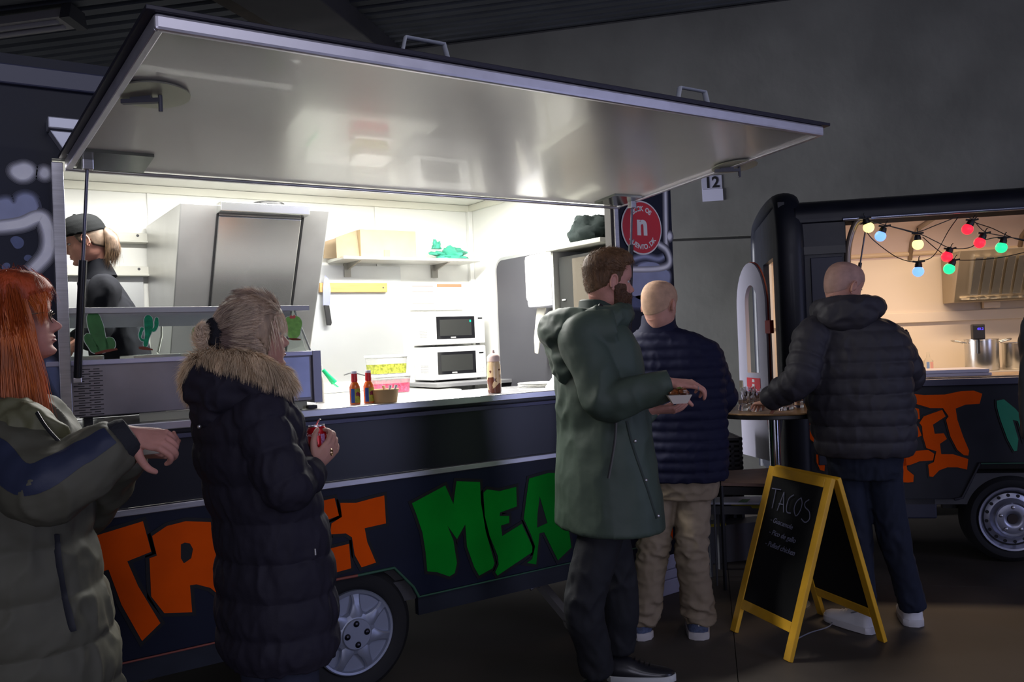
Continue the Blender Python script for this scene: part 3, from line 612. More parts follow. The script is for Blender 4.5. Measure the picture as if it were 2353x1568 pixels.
# worktop and rack at the back
wt = thing('rear_worktop', 'long white-edged steel worktop along the trailer back wall', 'worktop', (1.9, 5.0, .45))
mb = MB(); mb.mm((1.80, 4.62, 1.155), (2.70, 5.24, 1.195)); mb.build('worktop', mat('pale_top', (.66, .67, .62), .3, .3), wt, bevel=.004)
mb = MB(); mb.mm((1.80, 4.67, .45), (2.95, 5.22, 1.13)); mb.build('cupboard', mat('dark_cupboard', (.10, .10, .10), .5), wt)
mb = MB(); mb.mm((2.60, 4.75, 1.205), (3.18, 5.24, 1.228)); mb.build('raised_shelf', mat('grey_shelf', (.25, .25, .26), .45, .4), wt, bevel=.002)
# microwaves
def microwave(loc, lab, glow):
    t = thing('microwave', lab, 'microwave', loc, 'white microwaves stacked on the rear worktop'); x, y, z = loc; W_, H_, Dp = .415, .222, .27
    mb = MB(); mb.mm((x, y+.012, z), (x+W_, y+Dp, z+H_), bev=.006); mb.build('body', M_white, t)
    mb = MB(); mb.mm((x+.002, y, z+.004), (x+W_-.072, y+.014, z+H_-.004), bev=.004); dr_ = mb.build('door', M_white, t)
    mb = MB(); mb.mm((x+W_-.070, y+.002, z+.004), (x+W_-.002, y+.014, z+H_-.004), bev=.003); cp = mb.build('control_panel', M_white, t)
    mb = MB(); mb.mm((x+.035, y-.002, z+.038), (x+W_-.085, y+.002, z+H_-.035)); mb.build('window', mat('mw_window', (.010, .010, .012), .12, coat=.5), dr_)
    mb = MB(); mb.mm((x+.06, y-.003, z+.058), (x+W_-.11, y-.001, z+H_-.055)); mb.build('mesh_screen', mat('mw_mesh', (.035, .036, .034), .3), dr_)
    text('brand_mark', 'oooo', .018, (x+.16, y-.0035, z+.048), X3, Z3, mat('print_grey', (.45, .45, .45), .5), t, 0.0, .001)
    mb = MB(); mb.mm((x+W_-.055, y, z+H_-.055), (x+W_-.02, y+.003, z+H_-.045)); mb.build('display', M_blackp, cp)
    for i in range(3):
        for j in range(4): mb = MB(); mb.mm((x+W_-.056+i*.014, y, z+.04+j*.026), (x+W_-.048+i*.014, y+.003, z+.05+j*.026)); mb.build('button', mat('button_grey', (.55, .55, .55), .5), cp)
    mb = MB()
    for i in range(6):
        for j in range(5): mb.mm((x-.0015, y+.07+i*.018, z+.05+j*.011), (x+.001, y+.082+i*.018, z+.055+j*.011))
    g = mb.build('vent_slots', mat('slot_grey', (.40, .40, .38), .6), t); g['kind'] = 'stuff'
    for fx in (.03, W_-.05): mb = MB(); mb.mm((x+fx, y+.03, z-.008), (x+fx+.02, y+.05, z+.001)); mb.build('foot', M_blackp, t)
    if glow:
        mb = MB(); mb.mm((x+W_-.125, y-.0036, z+H_-.075), (x+W_-.112, y-.003, z+H_-.06)); mb.build('green_reflection', mat('green_reflection_glow', (.0, .3, .2), .4, emit=(.0, .7, .45), estr=.6), dr_)  # small glowing patch stands in for the green reflection in the door window
microwave((2.70, 4.98, 1.24), 'lower white microwave standing under the other one on the rear worktop', False)
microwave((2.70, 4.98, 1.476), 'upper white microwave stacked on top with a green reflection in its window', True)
# food tubs
def tub(c, lab, mfood, w=.235, d=.16, h=.115, fill=.55):
    t = thing('food_tub', lab, 'container', c); x, y, z = c; rs = []
    def ring(sw, zz): return [Vector((x+a*sw, y+b*sw*d/w, zz)) for a, b in rr(w, w, .03)]
    M_tub = mat('clear_tub', (.86, .86, .84), .15, trans=.75, ior=1.1)
    mb = MB(); mb.loft([ring(.90, z), ring(.94, z+h*.5), ring(1.0, z+h-.012)]); mb.build('tub', M_tub, t, smooth=35)
    mb = MB(); mb.loft([ring(1.03, z+h-.014), ring(1.04, z+h-.004), ring(1.0, z+h)]); mb.build('lid', mat('milky_lid', (.78, .78, .76), .3), t, smooth=35)
    mb = MB(); mb.loft([ring(.915, z+.004), ring(.955, z+h*fill)]); mb.build('contents', mfood, t, smooth=35)
M_pick = mat('green_pickle', (.34, .36, .05), .5, var=.6, vscale=70); M_onion = mat('pink_onion', (.58, .07, .13), .45, var=.6, vscale=60)
tb = on(960, 882, 2, 1.195); tx, ty = 2.26, 4.74
tub((tx, ty, 1.196), 'lower clear tub filled with pink pickled onions in front of the microwaves', M_onion, fill=.72)
tub((tx-.012, ty, 1.313), 'upper clear tub of chopped green pickles stacked on the pink tub', M_pick, w=.225, fill=.52)
# power strip, cable, brush, dispenser bottle
ps = thing('power_strip', 'white cable trunking strip lying at the back of the rear worktop', 'power strip', (2.2, 5.2, 1.2)); a = on(742, 878, 1, 5.18); b = on(865, 848, 1, 5.18)
mb = MB(); mb.mm((a.x, 5.16, 1.197), (b.x, 5.235, 1.262), bev=.006); mb.build('strip', M_white, ps)
mb = MB(); P = [on(*q, 1, 5.05) for q in ((776, 862), (795, 857), (820, 862), (860, 873), (890, 878), (925, 872))]; mb.tube(catmull([(p.x, 4.95, max(1.199, p.z)) for p in P], 5), .0035, 8)
tag(mb.build('power_cable', M_dgrey, None, smooth=True), 'grey power cable curling over the rear worktop', 'cable')
br = thing('scraper', 'bright green plastic scraper handle on the rear worktop next to the glass case', 'scraper', (1.9, 4.9, 1.2)); a = on(742, 850, 1, 4.75); b = on(768, 880, 1, 4.75)
M_grp = mat('green_plastic', (.01, .36, .13), .35)
mb = MB(); mb.tube([a, a.lerp(b, .5), b], [(.008, .012), (.010, .015), (.013, .022)], 10); mb.build('handle', M_grp, br, smooth=True)
mb = MB(); mb.box(b+Vector((.003, 0, -.012)), (.045, .03, .006), Matrix.Rotation(.7, 3, 'Y')); mb.build('blade', M_grp, br)
bt = thing('spray_bottle', 'white capped plastic bottle just behind the right end of the glass case', 'bottle', (1.55, 3.98, 1.237)); 
mb = MB(); a = on(737, 900, 1, 3.72); mb.lathe([(0, 0), (.02, 0), (.02, .10), (.012, .125), (.012, .15), (0, .15)], (a.x-.004, 3.72, 1.237), n=18); mb.build('bottle_body', mat('cream_bottle', (.6, .6, .52), .4), bt, smooth=40)
mb = MB(); mb.lathe([(0, 0), (.016, 0), (.016, .022), (0, .022)], (a.x-.004, 3.72, 1.385), n=18); mb.build('cap', M_white, bt, smooth=40)
# towel dispenser with hanging towel
td = thing('towel_dispenser', 'white paper towel dispenser with a towel hanging out in front of the grey door', 'dispenser', (3.1, 4.3, 1.7))
ax = 2.98; a = on(1202, 592, 0, ax); b = on(1268, 704, 0, ax); y0, y1 = b.y, a.y; z0, z1 = b.z, a.z+.01
mb = MB(); mb.mm((ax, y0, z0+.04), (3.19, y1, z1), bev=.03); mb.build('cover', mat('dispenser_white', (.74, .74, .74), .3), td, smooth=40)
mb = MB(); mb.mm((ax+.006, y0+.006, z0), (3.185, y1-.006, z0+.10), bev=.03); mb.build('base', mat('dispenser_grey', (.55, .56, .64), .3), td, smooth=40)
P = [on(*q, 0, ax+.08) for q in ((1245, 704), (1240, 740), (1235, 780), (1233, 812))]; mb = MB(); mb.tube(P, [(.012, .045), (.018, .038), (.016, .032), (.006, .018)], 10, flat=(1, 0, 0)); mb.build('paper_towel', mat('towel', (.66, .64, .56), .8, bump=.3, bscale=30), td, smooth=True)
# oven cabinet, oven, jacket on top
oc = thing('oven_shelf', 'grey shelf unit in the kitchen corner carrying the black oven and dark jacket', 'shelf', (3.1, 3.9, 1.2))
a = on(1266, 598, 0, 2.93); mb = MB(); mb.mm((2.90, 3.46, 1.985), (3.195, a.y+.02, 2.01)); mb.build('top_board', mat('board_grey', (.40, .40, .34), .5), oc, bevel=.003)
mb = MB(); mb.mm((2.93, a.y-.02, 1.62), (3.19, a.y, 1.985)); mb.build('side_panel', mat('side_grey', (.36, .36, .33), .5), oc); mb = MB(); mb.mm((2.90, 3.46, 1.60), (3.195, a.y, 1.625)); mb.build('shelf_board', MT['board_grey'], oc)
ov = thing('oven', 'black oven with glass door and small white label on the corner shelf', 'oven', (3.05, 3.9, 1.63)); yo = a.y-.03
mb = MB(); mb.mm((2.96, yo-.55, 1.627), (3.18, yo, 1.95), bev=.006); mb.build('oven_body', mat('oven_black', (.022, .023, .022), .4), ov)
mb = MB(); mb.mm((2.950, yo-.54, 1.65), (2.962, yo-.14, 1.93)); mb.build('oven_door', mat('oven_glass', (.10, .085, .065), .2, coat=.5), ov)
mb = MB(); mb.mm((2.953, yo-.06, 1.70), (2.958, yo-.03, 1.708)); mb.build('white_label', M_white, ov)
jk = thing('folded_jacket', 'dark grey-green jacket heaped on top of the corner oven shelf', 'jacket', (3.05, 3.75, 2.011))
blob('cloth', mat('jacket_dark', (.012, .017, .016), .95, bump=.6, bscale=14, spec=.08), jk, (3.05, 3.70, 2.055), (.10, .19, .115), 5, .30, 40, 24, flat_=.42)
# counter-top things
def bottle(c, lab):
    t = thing('hot_sauce_bottle', lab, 'bottle', c, 'small hot sauce bottles on the trailer counter')
    mb = MB(); mb.lathe([(0, 0), (.0215, 0), (.0225, .004), (.0225, .075), (.017, .088), (.0115, .097), (.010, .12), (0, .12)], c, n=24); mb.build('bottle_glass', mat('orange_sauce', (.62, .12, .015), .12, coat=.6, var=.3, vscale=50), t, smooth=40)
    mb = MB(); mb.lathe([(.0118, .096), (.0135, .098), (.0125, .132), (.0, .132)], c, n=20); mb.build('red_sleeve', mat('red_sleeve', (.50, .008, .012), .3), t, smooth=40)
    mb = MB(); mb.lathe([(0, .130), (.0125, .130), (.0125, .141), (.011, .143), (0, .143)], c, n=20); mb.build('cap', mat('cap_white', (.62, .62, .68), .35), t, smooth=40)
    # wrap label: yellow-olive with a blue band on the left
    for nm, a0, a1, m_ in (('label', -2.0, -.2, mat('olive_label', (.34, .30, .02), .5, var=.35, vscale=60)), ('label_band', -2.75, -2.0, mat('blue_label', (.012, .06, .26), .5))):
        rows = []; aa = np.linspace(a0, a1, 9)
        mb = MB(); vs = [Vector(c)+Vector((.0230*math.cos(q), .0230*math.sin(q), z)) for z in (.008, .068) for q in aa]; mb.add(vs, [(i, i+1, i+10, i+9) for i in range(8)]); mb.build(nm, m_, t, smooth=True, fix=False)
    rows = np.linspace(-1.75, -.5, 7); mb = MB(); vs = [Vector(c)+Vector((.0234*math.cos(q), .0234*math.sin(q), z+.004*math.sin(i))) for z in (.034, .050) for i, q in enumerate(rows)]; mb.add(vs, [(i, i+1, i+8, i+7) for i in range(6)]); mb.build('label_print', mat('maroon_print', (.20, .01, .03), .5, var=.8, vscale=160), t, fix=False)
c = on(819, 930, 2, 1.237); bottle((c.x, c.y+.012, 1.237), 'left of the two small hot sauce bottles with red necks on the counter')
c = on(851, 927, 2, 1.237); bottle((c.x, c.y+.012, 1.237), 'right of the two small hot sauce bottles, touching the brown bowl')
bw = thing('paper_bowl', 'round brown kraft paper bowl on the counter beside the hot sauce bottles', 'bowl', (1.60, 3.40, 1.237)); c = Vector((1.603, 3.405, 1.237))
mb = MB(); mb.lathe([(0, 0), (.050, 0), (.059, .052), (.062, .055), (.061, .057), (.056, .053), (.048, .004), (0, .004)], c, n=40); mb.build('bowl_wall', mat('kraft', (.42, .27, .12), .7, var=.06), bw, smooth=40)
ck = thing('cutlery', 'few small spoons standing in the brown paper bowl', 'cutlery', c)
for dx, dy, hx in ((.02, .01, .012), (.03, -.012, .02), (.012, .018, -.01)):
    mb = MB(); mb.tube([c+Vector((dx*.5, dy*.5, .008)), c+Vector((dx+hx*.5, dy, .05)), c+Vector((dx+hx, dy, .072))], [(.002, .004), (.002, .005), (.002, .009)], 8); mb.build('spoon', M_alu, ck, smooth=True)
sb_ = thing('sauce_bottle', 'tall clear squeeze bottle streaked with brown chocolate sauce on the counter', 'bottle', (2.19, 3.44, 1.237)); c = Vector((2.195, 3.445, 1.237))
mb = MB(); mb.lathe([(0, 0), (.031, 0), (.033, .006), (.034, .06), (.033, .13), (.028, .150), (.024, .158), (0, .158)], c, n=32)
def chocmat():
    m = mat('choc_streaks', (.7, .55, .38), .25, coat=.6); nt = m.node_tree; b = nt.nodes['Principled BSDF']
    tc = nt.nodes.new('ShaderNodeTexCoord'); n = nt.nodes.new('ShaderNodeTexNoise'); n.inputs['Scale'].default_value = 30; n.inputs['Detail'].default_value = 1.5
    sx = nt.nodes.new('ShaderNodeSeparateXYZ'); nt.links.new(tc.outputs['Object'], n.inputs['Vector']); nt.links.new(tc.outputs['Object'], sx.inputs[0])
    a = nt.nodes.new('ShaderNodeMath'); a.operation = 'MULTIPLY_ADD'; a.inputs[1].default_value = -3.2; a.inputs[2].default_value = .70; nt.links.new(sx.outputs[2], a.inputs[0])
    s = nt.nodes.new('ShaderNodeMath'); s.operation = 'ADD'; nt.links.new(a.outputs[0], s.inputs[0]); nt.links.new(n.outputs['Fac'], s.inputs[1])
    r = nt.nodes.new('ShaderNodeValToRGB'); nt.links.new(s.outputs[0], r.inputs[0]); r.color_ramp.elements[0].position = .97; r.color_ramp.elements[1].position = 1.0
    r.color_ramp.elements[0].color = (.74, .52, .30, 1); r.color_ramp.elements[1].color = (.13, .035, .018, 1); nt.links.new(r.outputs[0], b.inputs['Base Color']); return m
mb.build('bottle_body', chocmat(), sb_, smooth=40)
mb = MB(); mb.lathe([(0, .150), (.031, .150), (.031, .172), (.024, .182), (.008, .190), (.005, .205), (0, .205)], c, n=32); mb.build('nozzle_cap', mat('cap_pink', (.70, .52, .48), .35), sb_, smooth=40)
pl = thing('plate_stack', 'stack of white lids lying at the right end of the counter', 'lids', (2.62, 3.62, 1.237))
for i in range(3): mb = MB(); mb.lathe([(0, 0), (.10, 0), (.105, .004), (.10, .006), (0, .006)], (2.60, 3.66, 1.237+i*.008), n=36); mb.build('lid', mat('lid_white', (.66, .66, .62), .4), pl, smooth=40)
wj = thing('white_jug', 'white flared jug at the right end of the counter behind the green coat', 'jug', (2.66, 3.5, 1.237)); mb = MB(); mb.lathe([(0, 0), (.07, 0), (.068, .01), (.035, .05), (.03, .10), (.033, .13), (0, .13)], (2.60, 3.47, 1.237), n=28); mb.build('jug_body', M_white, wj, smooth=40)
fr = thing('black_clip', 'small black clip on the counter under the glass case', 'clip', (1.24, 3.38, 1.237)); mb = MB(); mb.mm((1.235, 3.355, 1.237), (1.275, 3.39, 1.252), bev=.004); mb.build('clip_body', M_blackp, fr)

# ---- glass display case standing on the counter
dc = thing('display_case', 'long stainless chilled display case with slanted glass on the trailer counter', 'display case', (.85, 3.5, 1.237))
M_case = mat('case_steel', (.25, .235, .245), .38, .75, var=.14, vscale=5)
mb = MB(); mb.mm((.30, 3.365, 1.272), (1.262, 3.83, 1.462), bev=.003); mb.build('case_base', M_case, dc)
mb = MB(); mb.mm((.30, 3.352, 1.455), (1.262, 3.37, 1.474)); mb.build('top_edge', mat('edge_lilac', (.48, .48, .62), .35, .6), dc, bevel=.003)
mb = MB(); mb.mm((1.262, 3.352, 1.262), (1.297, 3.83, 1.475)); mb.build('end_frame', mat('end_frame', (.30, .30, .37), .4, .6), dc, bevel=.002)
mb = MB(); mb.mm((1.02, 3.358, 1.285), (1.250, 3.366, 1.452)); mb.build('glossy_plate', mat('pale_plate', (.42, .46, .66), .3, .5, var=.15, vscale=7), dc, bevel=.002)
for x in (.42, .80, 1.2): mb = MB(); mb.mm((x, 3.42, 1.237), (x+.03, 3.45, 1.273)); mb.build('foot', M_blackp, dc)
mb = MB(); mb.mm((.60, 3.38, 1.238), (1.24, 3.384, 1.27)); mb.build('base_rail', mat('rail_old', (.33, .33, .24), .5, .5), dc)
for j in range(22):
    z = 1.452-.0085*j-.012
    for x, w in (((.385, .035), (.435, .045)) if j % 2 else ((.40, .04), (.450, .02))):
        mb = MB(); mb.mm((x, 3.3625, z), (x+w, 3.367, z+.0028)); mb.build('vent_slot', M_blackp, dc)
# slanted glass: bottom front edge to upper rail set further back
yt = 3.50; a = on(160, 712, 1, yt); b = on(705, 700, 1, yt); gz = (a.z+b.z)/2
mb = MB(); mb.mm((.30, yt-.03, gz-.022), (b.x, yt+.02, gz), bev=.002); mb.build('upper_rail', mat('rail_grey', (.40, .40, .40), .4, .4), dc)
mb = MB(); mb.mm((.30, yt+.02, gz-.005), (b.x, 3.82, gz+.001)); mb.build('glass_top', M_tglass, dc)
mb = MB(); mb.loft([[Vector((x, 3.385, 1.474)), Vector((x, 3.389, 1.474)), Vector((x, yt-.012, gz-.02)), Vector((x, yt-.016, gz-.02))] for x in (.30, 1.245)]); mb.build('front_glass', M_tglass, dc)
mb = MB(); mb.prism([Vector((1.262, 3.385, 1.474)), Vector((1.262, 3.80, 1.474)), Vector((1.235, 3.80, gz)), Vector((1.235, yt, gz))], (.004, 0, 0)); mb.build('side_glass', M_tglass, dc)
mb = MB(); mb.tube([Vector((1.266, 3.385, 1.474)), Vector((1.238, yt, gz))], .004, 6); mb.build('glass_edge', mat('glass_edge', (.35, .38, .36), .3), dc)
mb = MB(); mb.mm((.30, 3.48, gz-.075), (1.22, 3.484, gz-.022)); mb.build('shade_strip', mat('shade_strip', (.34, .335, .31), .5), dc)
# steel trays in the case
for i, x in enumerate((.33, .60, .80, 1.0)):
    t = thing('steel_tray', ['steel food tray at the left end inside the glass case', 'second steel food tray from the left inside the glass case', 'third steel food tray from the left inside the glass case', 'steel food tray at the right end inside the glass case'][i], 'tray', (x, 3.6, 1.462), 'steel trays in the display case')
    mb = MB(); mb.mm((x, 3.45, 1.463), (x+.17, 3.75, 1.485+.004*(i == 0))); mb.build('pan', M_steel, t, bevel=.003)
mb = MB(); mb.tube([Vector((.72, 3.62, 1.49)), Vector((.745, 3.66, 1.56)), Vector((.75, 3.68, 1.62))], .005, 8); tag(mb.build('ladle', M_steel, None, smooth=True), 'thin steel ladle handle standing in the glass case', 'ladle')
# cactus stickers on the glass
gn = Vector((0, -(gz-.02-1.474), (yt-.014-3.385))).normalized(); g0 = Vector((0, 3.385, 1.474)); GV = Vector((0, yt-.014-3.385, gz-.02-1.474)).normalized()
def gp(px, py): q = onplane(px, py, g0, gn); return (q.x, (q-g0).dot(GV))
def cactus(name, lab, outs, mcol, base):
    t = thing(name, lab, 'sticker', onplane(*outs[0][0], g0, gn))
    W_ = mat('sticker_white', (.62, .66, .62), .5)
    for L in outs: flat('white_rim', [[gp(*p) for p in L]], g0, X3, GV, W_, t, lift=.003, offset=.0022, depth=.0002, smoothc=True)
    for L in outs: flat('cactus_body', [[gp(*p) for p in L]], g0, X3, GV, mcol, t, lift=.0042, depth=.0002, smoothc=True)
    flat('soil', [[gp(*p) for p in base]], g0, X3, GV, mat('soil_red', (.16, .035, .02), .6), t, lift=.0052, depth=.0002)
    return t
C1 = mat('cactus_green', (.045, .16, .05), .5, var=.25, vscale=30, stretch=(1, 1, .2)); C2 = mat('cactus_bright', (.0, .22, .10), .5, var=.35, vscale=60); C3 = mat('cactus_lime', (.20, .46, .10), .5, var=.2, vscale=50)
cactus('cactus_sticker', 'large dark green cactus sticker at the left end of the glass case', [[(201, 726), (207, 720), (222, 721), (233, 738), (242, 775), (247, 806), (232, 812), (218, 790), (206, 765), (200, 740)], [(195, 772), (203, 768), (212, 780), (226, 810), (216, 813), (202, 798), (193, 780)], [(244, 779), (254, 777), (262, 783), (261, 803), (248, 807), (243, 795)]], C1, [(217, 813), (240, 806), (268, 802), (270, 806), (244, 812), (220, 817)])
cactus('cactus_sticker', 'bright green saguaro cactus sticker with two arms on the glass case', [[(332, 732), (338, 726), (346, 728), (351, 742), (349, 762), (342, 780), (335, 799), (331, 798), (333, 770), (331, 745)], [(355, 738), (360, 731), (364, 740), (361, 756), (353, 764), (349, 763), (354, 752)], [(320, 764), (327, 754), (326, 768), (324, 778), (332, 784), (328, 786), (319, 776)]], C2, [(318, 799), (330, 798), (350, 804), (351, 807), (330, 806), (319, 804)])
cactus('cactus_sticker', 'light green cactus sticker half hidden behind the blonde woman', [[(441, 760), (448, 753), (458, 760), (468, 775), (486, 785), (486, 795), (450, 796), (442, 780)], [(470, 762), (480, 758), (490, 770), (488, 790), (474, 788)]], mat('cactus_mid', (.10, .30, .06), .5, var=.3, vscale=50), [(448, 795), (488, 792), (488, 798), (450, 800)])
cactus('cactus_sticker', 'round lime cactus sticker with red flower at the right end of the glass case', [[(656, 733), (668, 728), (684, 729), (692, 738), (691, 757), (682, 778), (666, 779), (658, 762), (654, 745)]], C3, [(662, 779), (680, 779), (691, 781), (690, 784), (672, 784), (662, 782)])
flat('flower', [[gp(*p) for p in ((664, 730), (668, 726), (672, 729), (675, 725), (679, 730), (676, 734), (666, 734))]], g0, X3, GV, mat('flower_red', (.55, .10, .10), .5), [o for o in COL.objects if o.name.startswith('cactus_sticker')][-1], lift=.006, depth=.0002)
# ================================================================ trailer 2 (retro trailer, warm light)
W2 = Vector((5.3776, 2.6341, .273)); e2 = Vector((.711, -.703, 0)).normalized(); n2 = Vector((e2.y, -e2.x, 0))   # n2 points to the customers
def T(s, d, z): return Vector((W2.x, W2.y, 0))+e2*s-n2*d+Z3*z        # d = depth into the trailer
def on2(px, py, d=0):
    P = onplane(px, py, T(0, d, 0), n2); return (P-T(0, 0, 0)).dot(e2), P.z
T2 = thing('food_trailer', 'small rounded black retro trailer with warm lit kitchen and orange and teal lettering', 'trailer', T(0, 0, 0))
SL, SR = -1.30, 1.6; M_bk = mat('black_gelcoat', (.008, .009, .015), .45, var=.2, coat=.03, spec=.4)
def bx2(mb, s0, s1, d0, d1, z0, z1):
    P = [T(s, d, z) for s in (s0, s1) for d in (d0, d1) for z in (z0, z1)]
    return mb.add(P, [(0, 1, 3, 2), (4, 6, 7, 5), (0, 4, 5, 1), (2, 3, 7, 6), (0, 2, 6, 4), (1, 5, 7, 3)])
oz = .0; PW = -.90
mb = MB(); bx2(mb, SL+.12, PW, 0, .05, .40, 2.2); mb.build('front_panel', M_bk, T2, bevel=.006)
# lower panel with polygonal arch
A = [(PW, .40), (-.335, .40), (-.29, .41), (-.185, .615), (.185, .615), (.29, .41), (.335, .40), (SR, .40), (SR, 1.10), (PW, 1.10)]
mb = MB(); mb.prism([T(s, 0, z) for s, z in A], -n2*.05); mb.build('lower_panel', M_bk, T2, bevel=.004)
mb = MB(); mb.tube([T(s, -.006, z) for s, z in ((-.335, .40), (-.29, .41), (-.185, .618), (.185, .618), (.29, .41))], .009, 8); mb.build('arch_trim', mat('arch_trim_dark', (.03, .03, .04), .5), T2, smooth=True)
mb = MB(); mb.tube([T(-.18, -.016, .620), T(.18, -.016, .620)], .005, 8); mb.build('arch_trim', edge, T2, smooth=True)
mb = MB(); bx2(mb, PW-.0, SR, -.03, .05, 1.10, 1.142); mb.build('counter_edge', mat('edge_dark_alu', (.10, .10, .14), .35, .7), T2, bevel=.004)
mb = MB(); bx2(mb, PW, SR, .0, .42, 1.142, 1.152); mb.build('counter', mat('wood_counter', (.42, .30, .20), .35, var=.3, vscale=14), T2, bevel=.002)
# rounded top: profile in depth, roof of sheet
prof = [(-.012, 2.155), (-.016, 2.20), (.0, 2.245), (.06, 2.285), (.25, 2.32), (.9, 2.34), (1.55, 2.32), (1.75, 2.24), (1.80, 2.1), (1.80, .40)]
mb = MB(); mb.loft([[T(s, d, z) for d, z in prof]+[T(s, min(max(d+(.03 if d < .9 else -.03), .03), 1.77), z-.03) for d, z in reversed(prof)] for s in (SL+.10, SR)]); mb.build('roof', M_bk, T2, smooth=40)
mb = MB(); mb.tube([T(s, -.022, 2.158) for s in (PW-.02, SR)], .012, 10); mb.build('roof_edge', mat('chrome_edge', (.30, .32, .42), .2, .8), T2, smooth=True)
# left end: bulging rounded moulding following the trailer outline
def endprof(k, ins=0.):
    L = [(.02, .35), (.01, 1.0), (-.005, 1.6), (-.01, 2.0), (.03, 2.2), (.12, 2.30), (.30, 2.35), (.9, 2.37), (1.5, 2.35), (1.68, 2.30), (1.78, 2.15), (1.80, 1.6), (1.80, .35)]
    return catmull([T(k, d, z) for d, z in L], 4)
mb = MB(); mb.tube(endprof(SL+.06), [(.085, .045)]*49, 16, flat=e2); mb.build('end_moulding', M_bk, T2, smooth=50)
# end wall with door opening (d .55..1.15)
mb = MB(); bx2(mb, SL, SL+.04, .03, .42, .38, 2.3); bx2(mb, SL, SL+.04, 1.08, 1.78, .38, 2.3); bx2(mb, SL, SL+.04, .42, 1.08, 1.98, 2.3); bx2(mb, SL, SL+.04, .42, 1.08, .38, .60); mb.build('end_wall', M_bk, T2)
# interior
M_warm = mat('warm_inner_wall', (.74, .66, .56), .45); M_warmc = mat('curved_inner_roof', (.66, .56, .56), .5)
mb = MB(); bx2(mb, SL+.04, SR, 1.70, 1.75, .5, 2.1); mb.build('inner_back_wall', M_warm, T2)
mb = MB(); bx2(mb, SL+.042, SL+.06, .06, .42, .6, 2.2); bx2(mb, SL+.042, SL+.06, 1.08, 1.7, .6, 2.2); mb.build('inner_end_wall', M_warm, T2)
mb = MB(); bx2(mb, SR-.05, SR, .05, 1.75, .4, 2.25); mb.build('right_wall', M_warm, T2)
mb = MB(); bx2(mb, SL+.04, SR, .05, 1.75, .36, .55); mb.build('floor_plate', M_dgrey, T2)
ip = [(.05, 2.16), (.14, 2.225), (.4, 2.26), (.9, 2.27), (1.4, 2.24), (1.62, 2.15), (1.70, 2.02)]
mb = MB(); mb.loft([[T(s, d, z) for d, z in ip]+[T(s, d, z+.015) for d, z in reversed(ip)] for s in (SL+.05, SR)]); mb.build('inner_roof', M_warmc, T2, smooth=40)
mb = MB(); mb.tube([T(s, 1.68, 2.055) for s in (SL+.06, SR-.05)], .02, 10); mb.build('cove_strip', mat('cove', (.62, .50, .36), .35), T2, smooth=True)
for s in (-.9, -.1, .7):
    mb = MB(); mb.tube([T(s, d, z-.012) for d, z in ip], .018, 8); mb.build('roof_rib', mat('rib_brown', (.22, .16, .11), .4), T2, smooth=True)
mb = MB(); bx2(mb, SL+.1, SR, 1.66, 1.70, 1.50, 1.58); mb.build('wall_rail', M_warm, T2, bevel=.004)
for s in (-.42, .9):
    mb = MB(); bx2(mb, s, s+.05, 1.685, 1.70, .7, 1.5); mb.build('wall_strip', M_warm, T2)
mb = MB(); mb.tube(catmull([T(PW, -.01, 1.15), T(PW, -.01, 1.75), T(PW+.01, .0, 1.98), T(PW+.06, .0, 2.13), T(PW+.12, 0, 2.155)], 5), .02, 8); mb.build('opening_trim', mat('opening_trim', (.25, .20, .17), .3, .5), T2, smooth=True)
mb = MB(); bx2(mb, -1.12, PW-.03, -.012, 0, .62, 1.93); mb.build('side_flap', mat('navy_flap', (.020, .022, .040), .5), T2, bevel=.004)
mb = MB(); bx2(mb, -1.16, PW-.01, -.02, 0, 1.95, 2.0); mb.build('flap_rail', M_blackp, T2)
mb = MB(); bx2(mb, -.85, SR, 1.12, 1.68, 1.085, 1.12); mb.build('rear_worktop', mat('warm_worktop', (.60, .55, .48), .35, .4), T2, bevel=.003)
mb = MB(); bx2(mb, -.82, SR, 1.16, 1.66, .55, 1.08); mb.build('cupboard', mat('warm_cupboard', (.30, .25, .20), .5), T2)
wheel(n2, T(0, 0.03, .273), .27, .190, 0, cover=False, parent=T2)
mb = MB(); bx2(mb, -.34, .34, .22, .26, .3, .7); bx2(mb, -.34, .34, .05, .26, .63, .66); mb.build('wheel_box', M_blackp, T2)
mb = MB(); bx2(mb, -.62, -.42, .05, .15, .27, .40); mb.build('under_box', mat('slate_box', (.022, .024, .045), .5), T2, bevel=.01)
mb = MB(); bx2(mb, SL+.1, SR, .6, .68, .25, .38); bx2(mb, -.3, -.2, 1.4, 1.7, 0, .4); mb.build('chassis', M_blackp, T2)
mb = MB(); bx2(mb, -1.15, -1.09, .10, .16, 0, .38); mb.build('steady_leg', M_dgrey, T2)
lgt = area('warm_trailer_light', T(-.1, .72, 2.20), T(-.1, 1.0, 0), 1.6, .12, 28, (1.0, .72, .47))
# open door on the left end, hinged at its near side
dA = onplane(1768, 1065, T(SL-.06, 0, 0), Vector((1, 0, 0)))
hg = T(SL-.075, .40, 0)
dd = (Vector((-.83, -.0, 0))*1.0+Vector((0, .56, 0))).normalized()
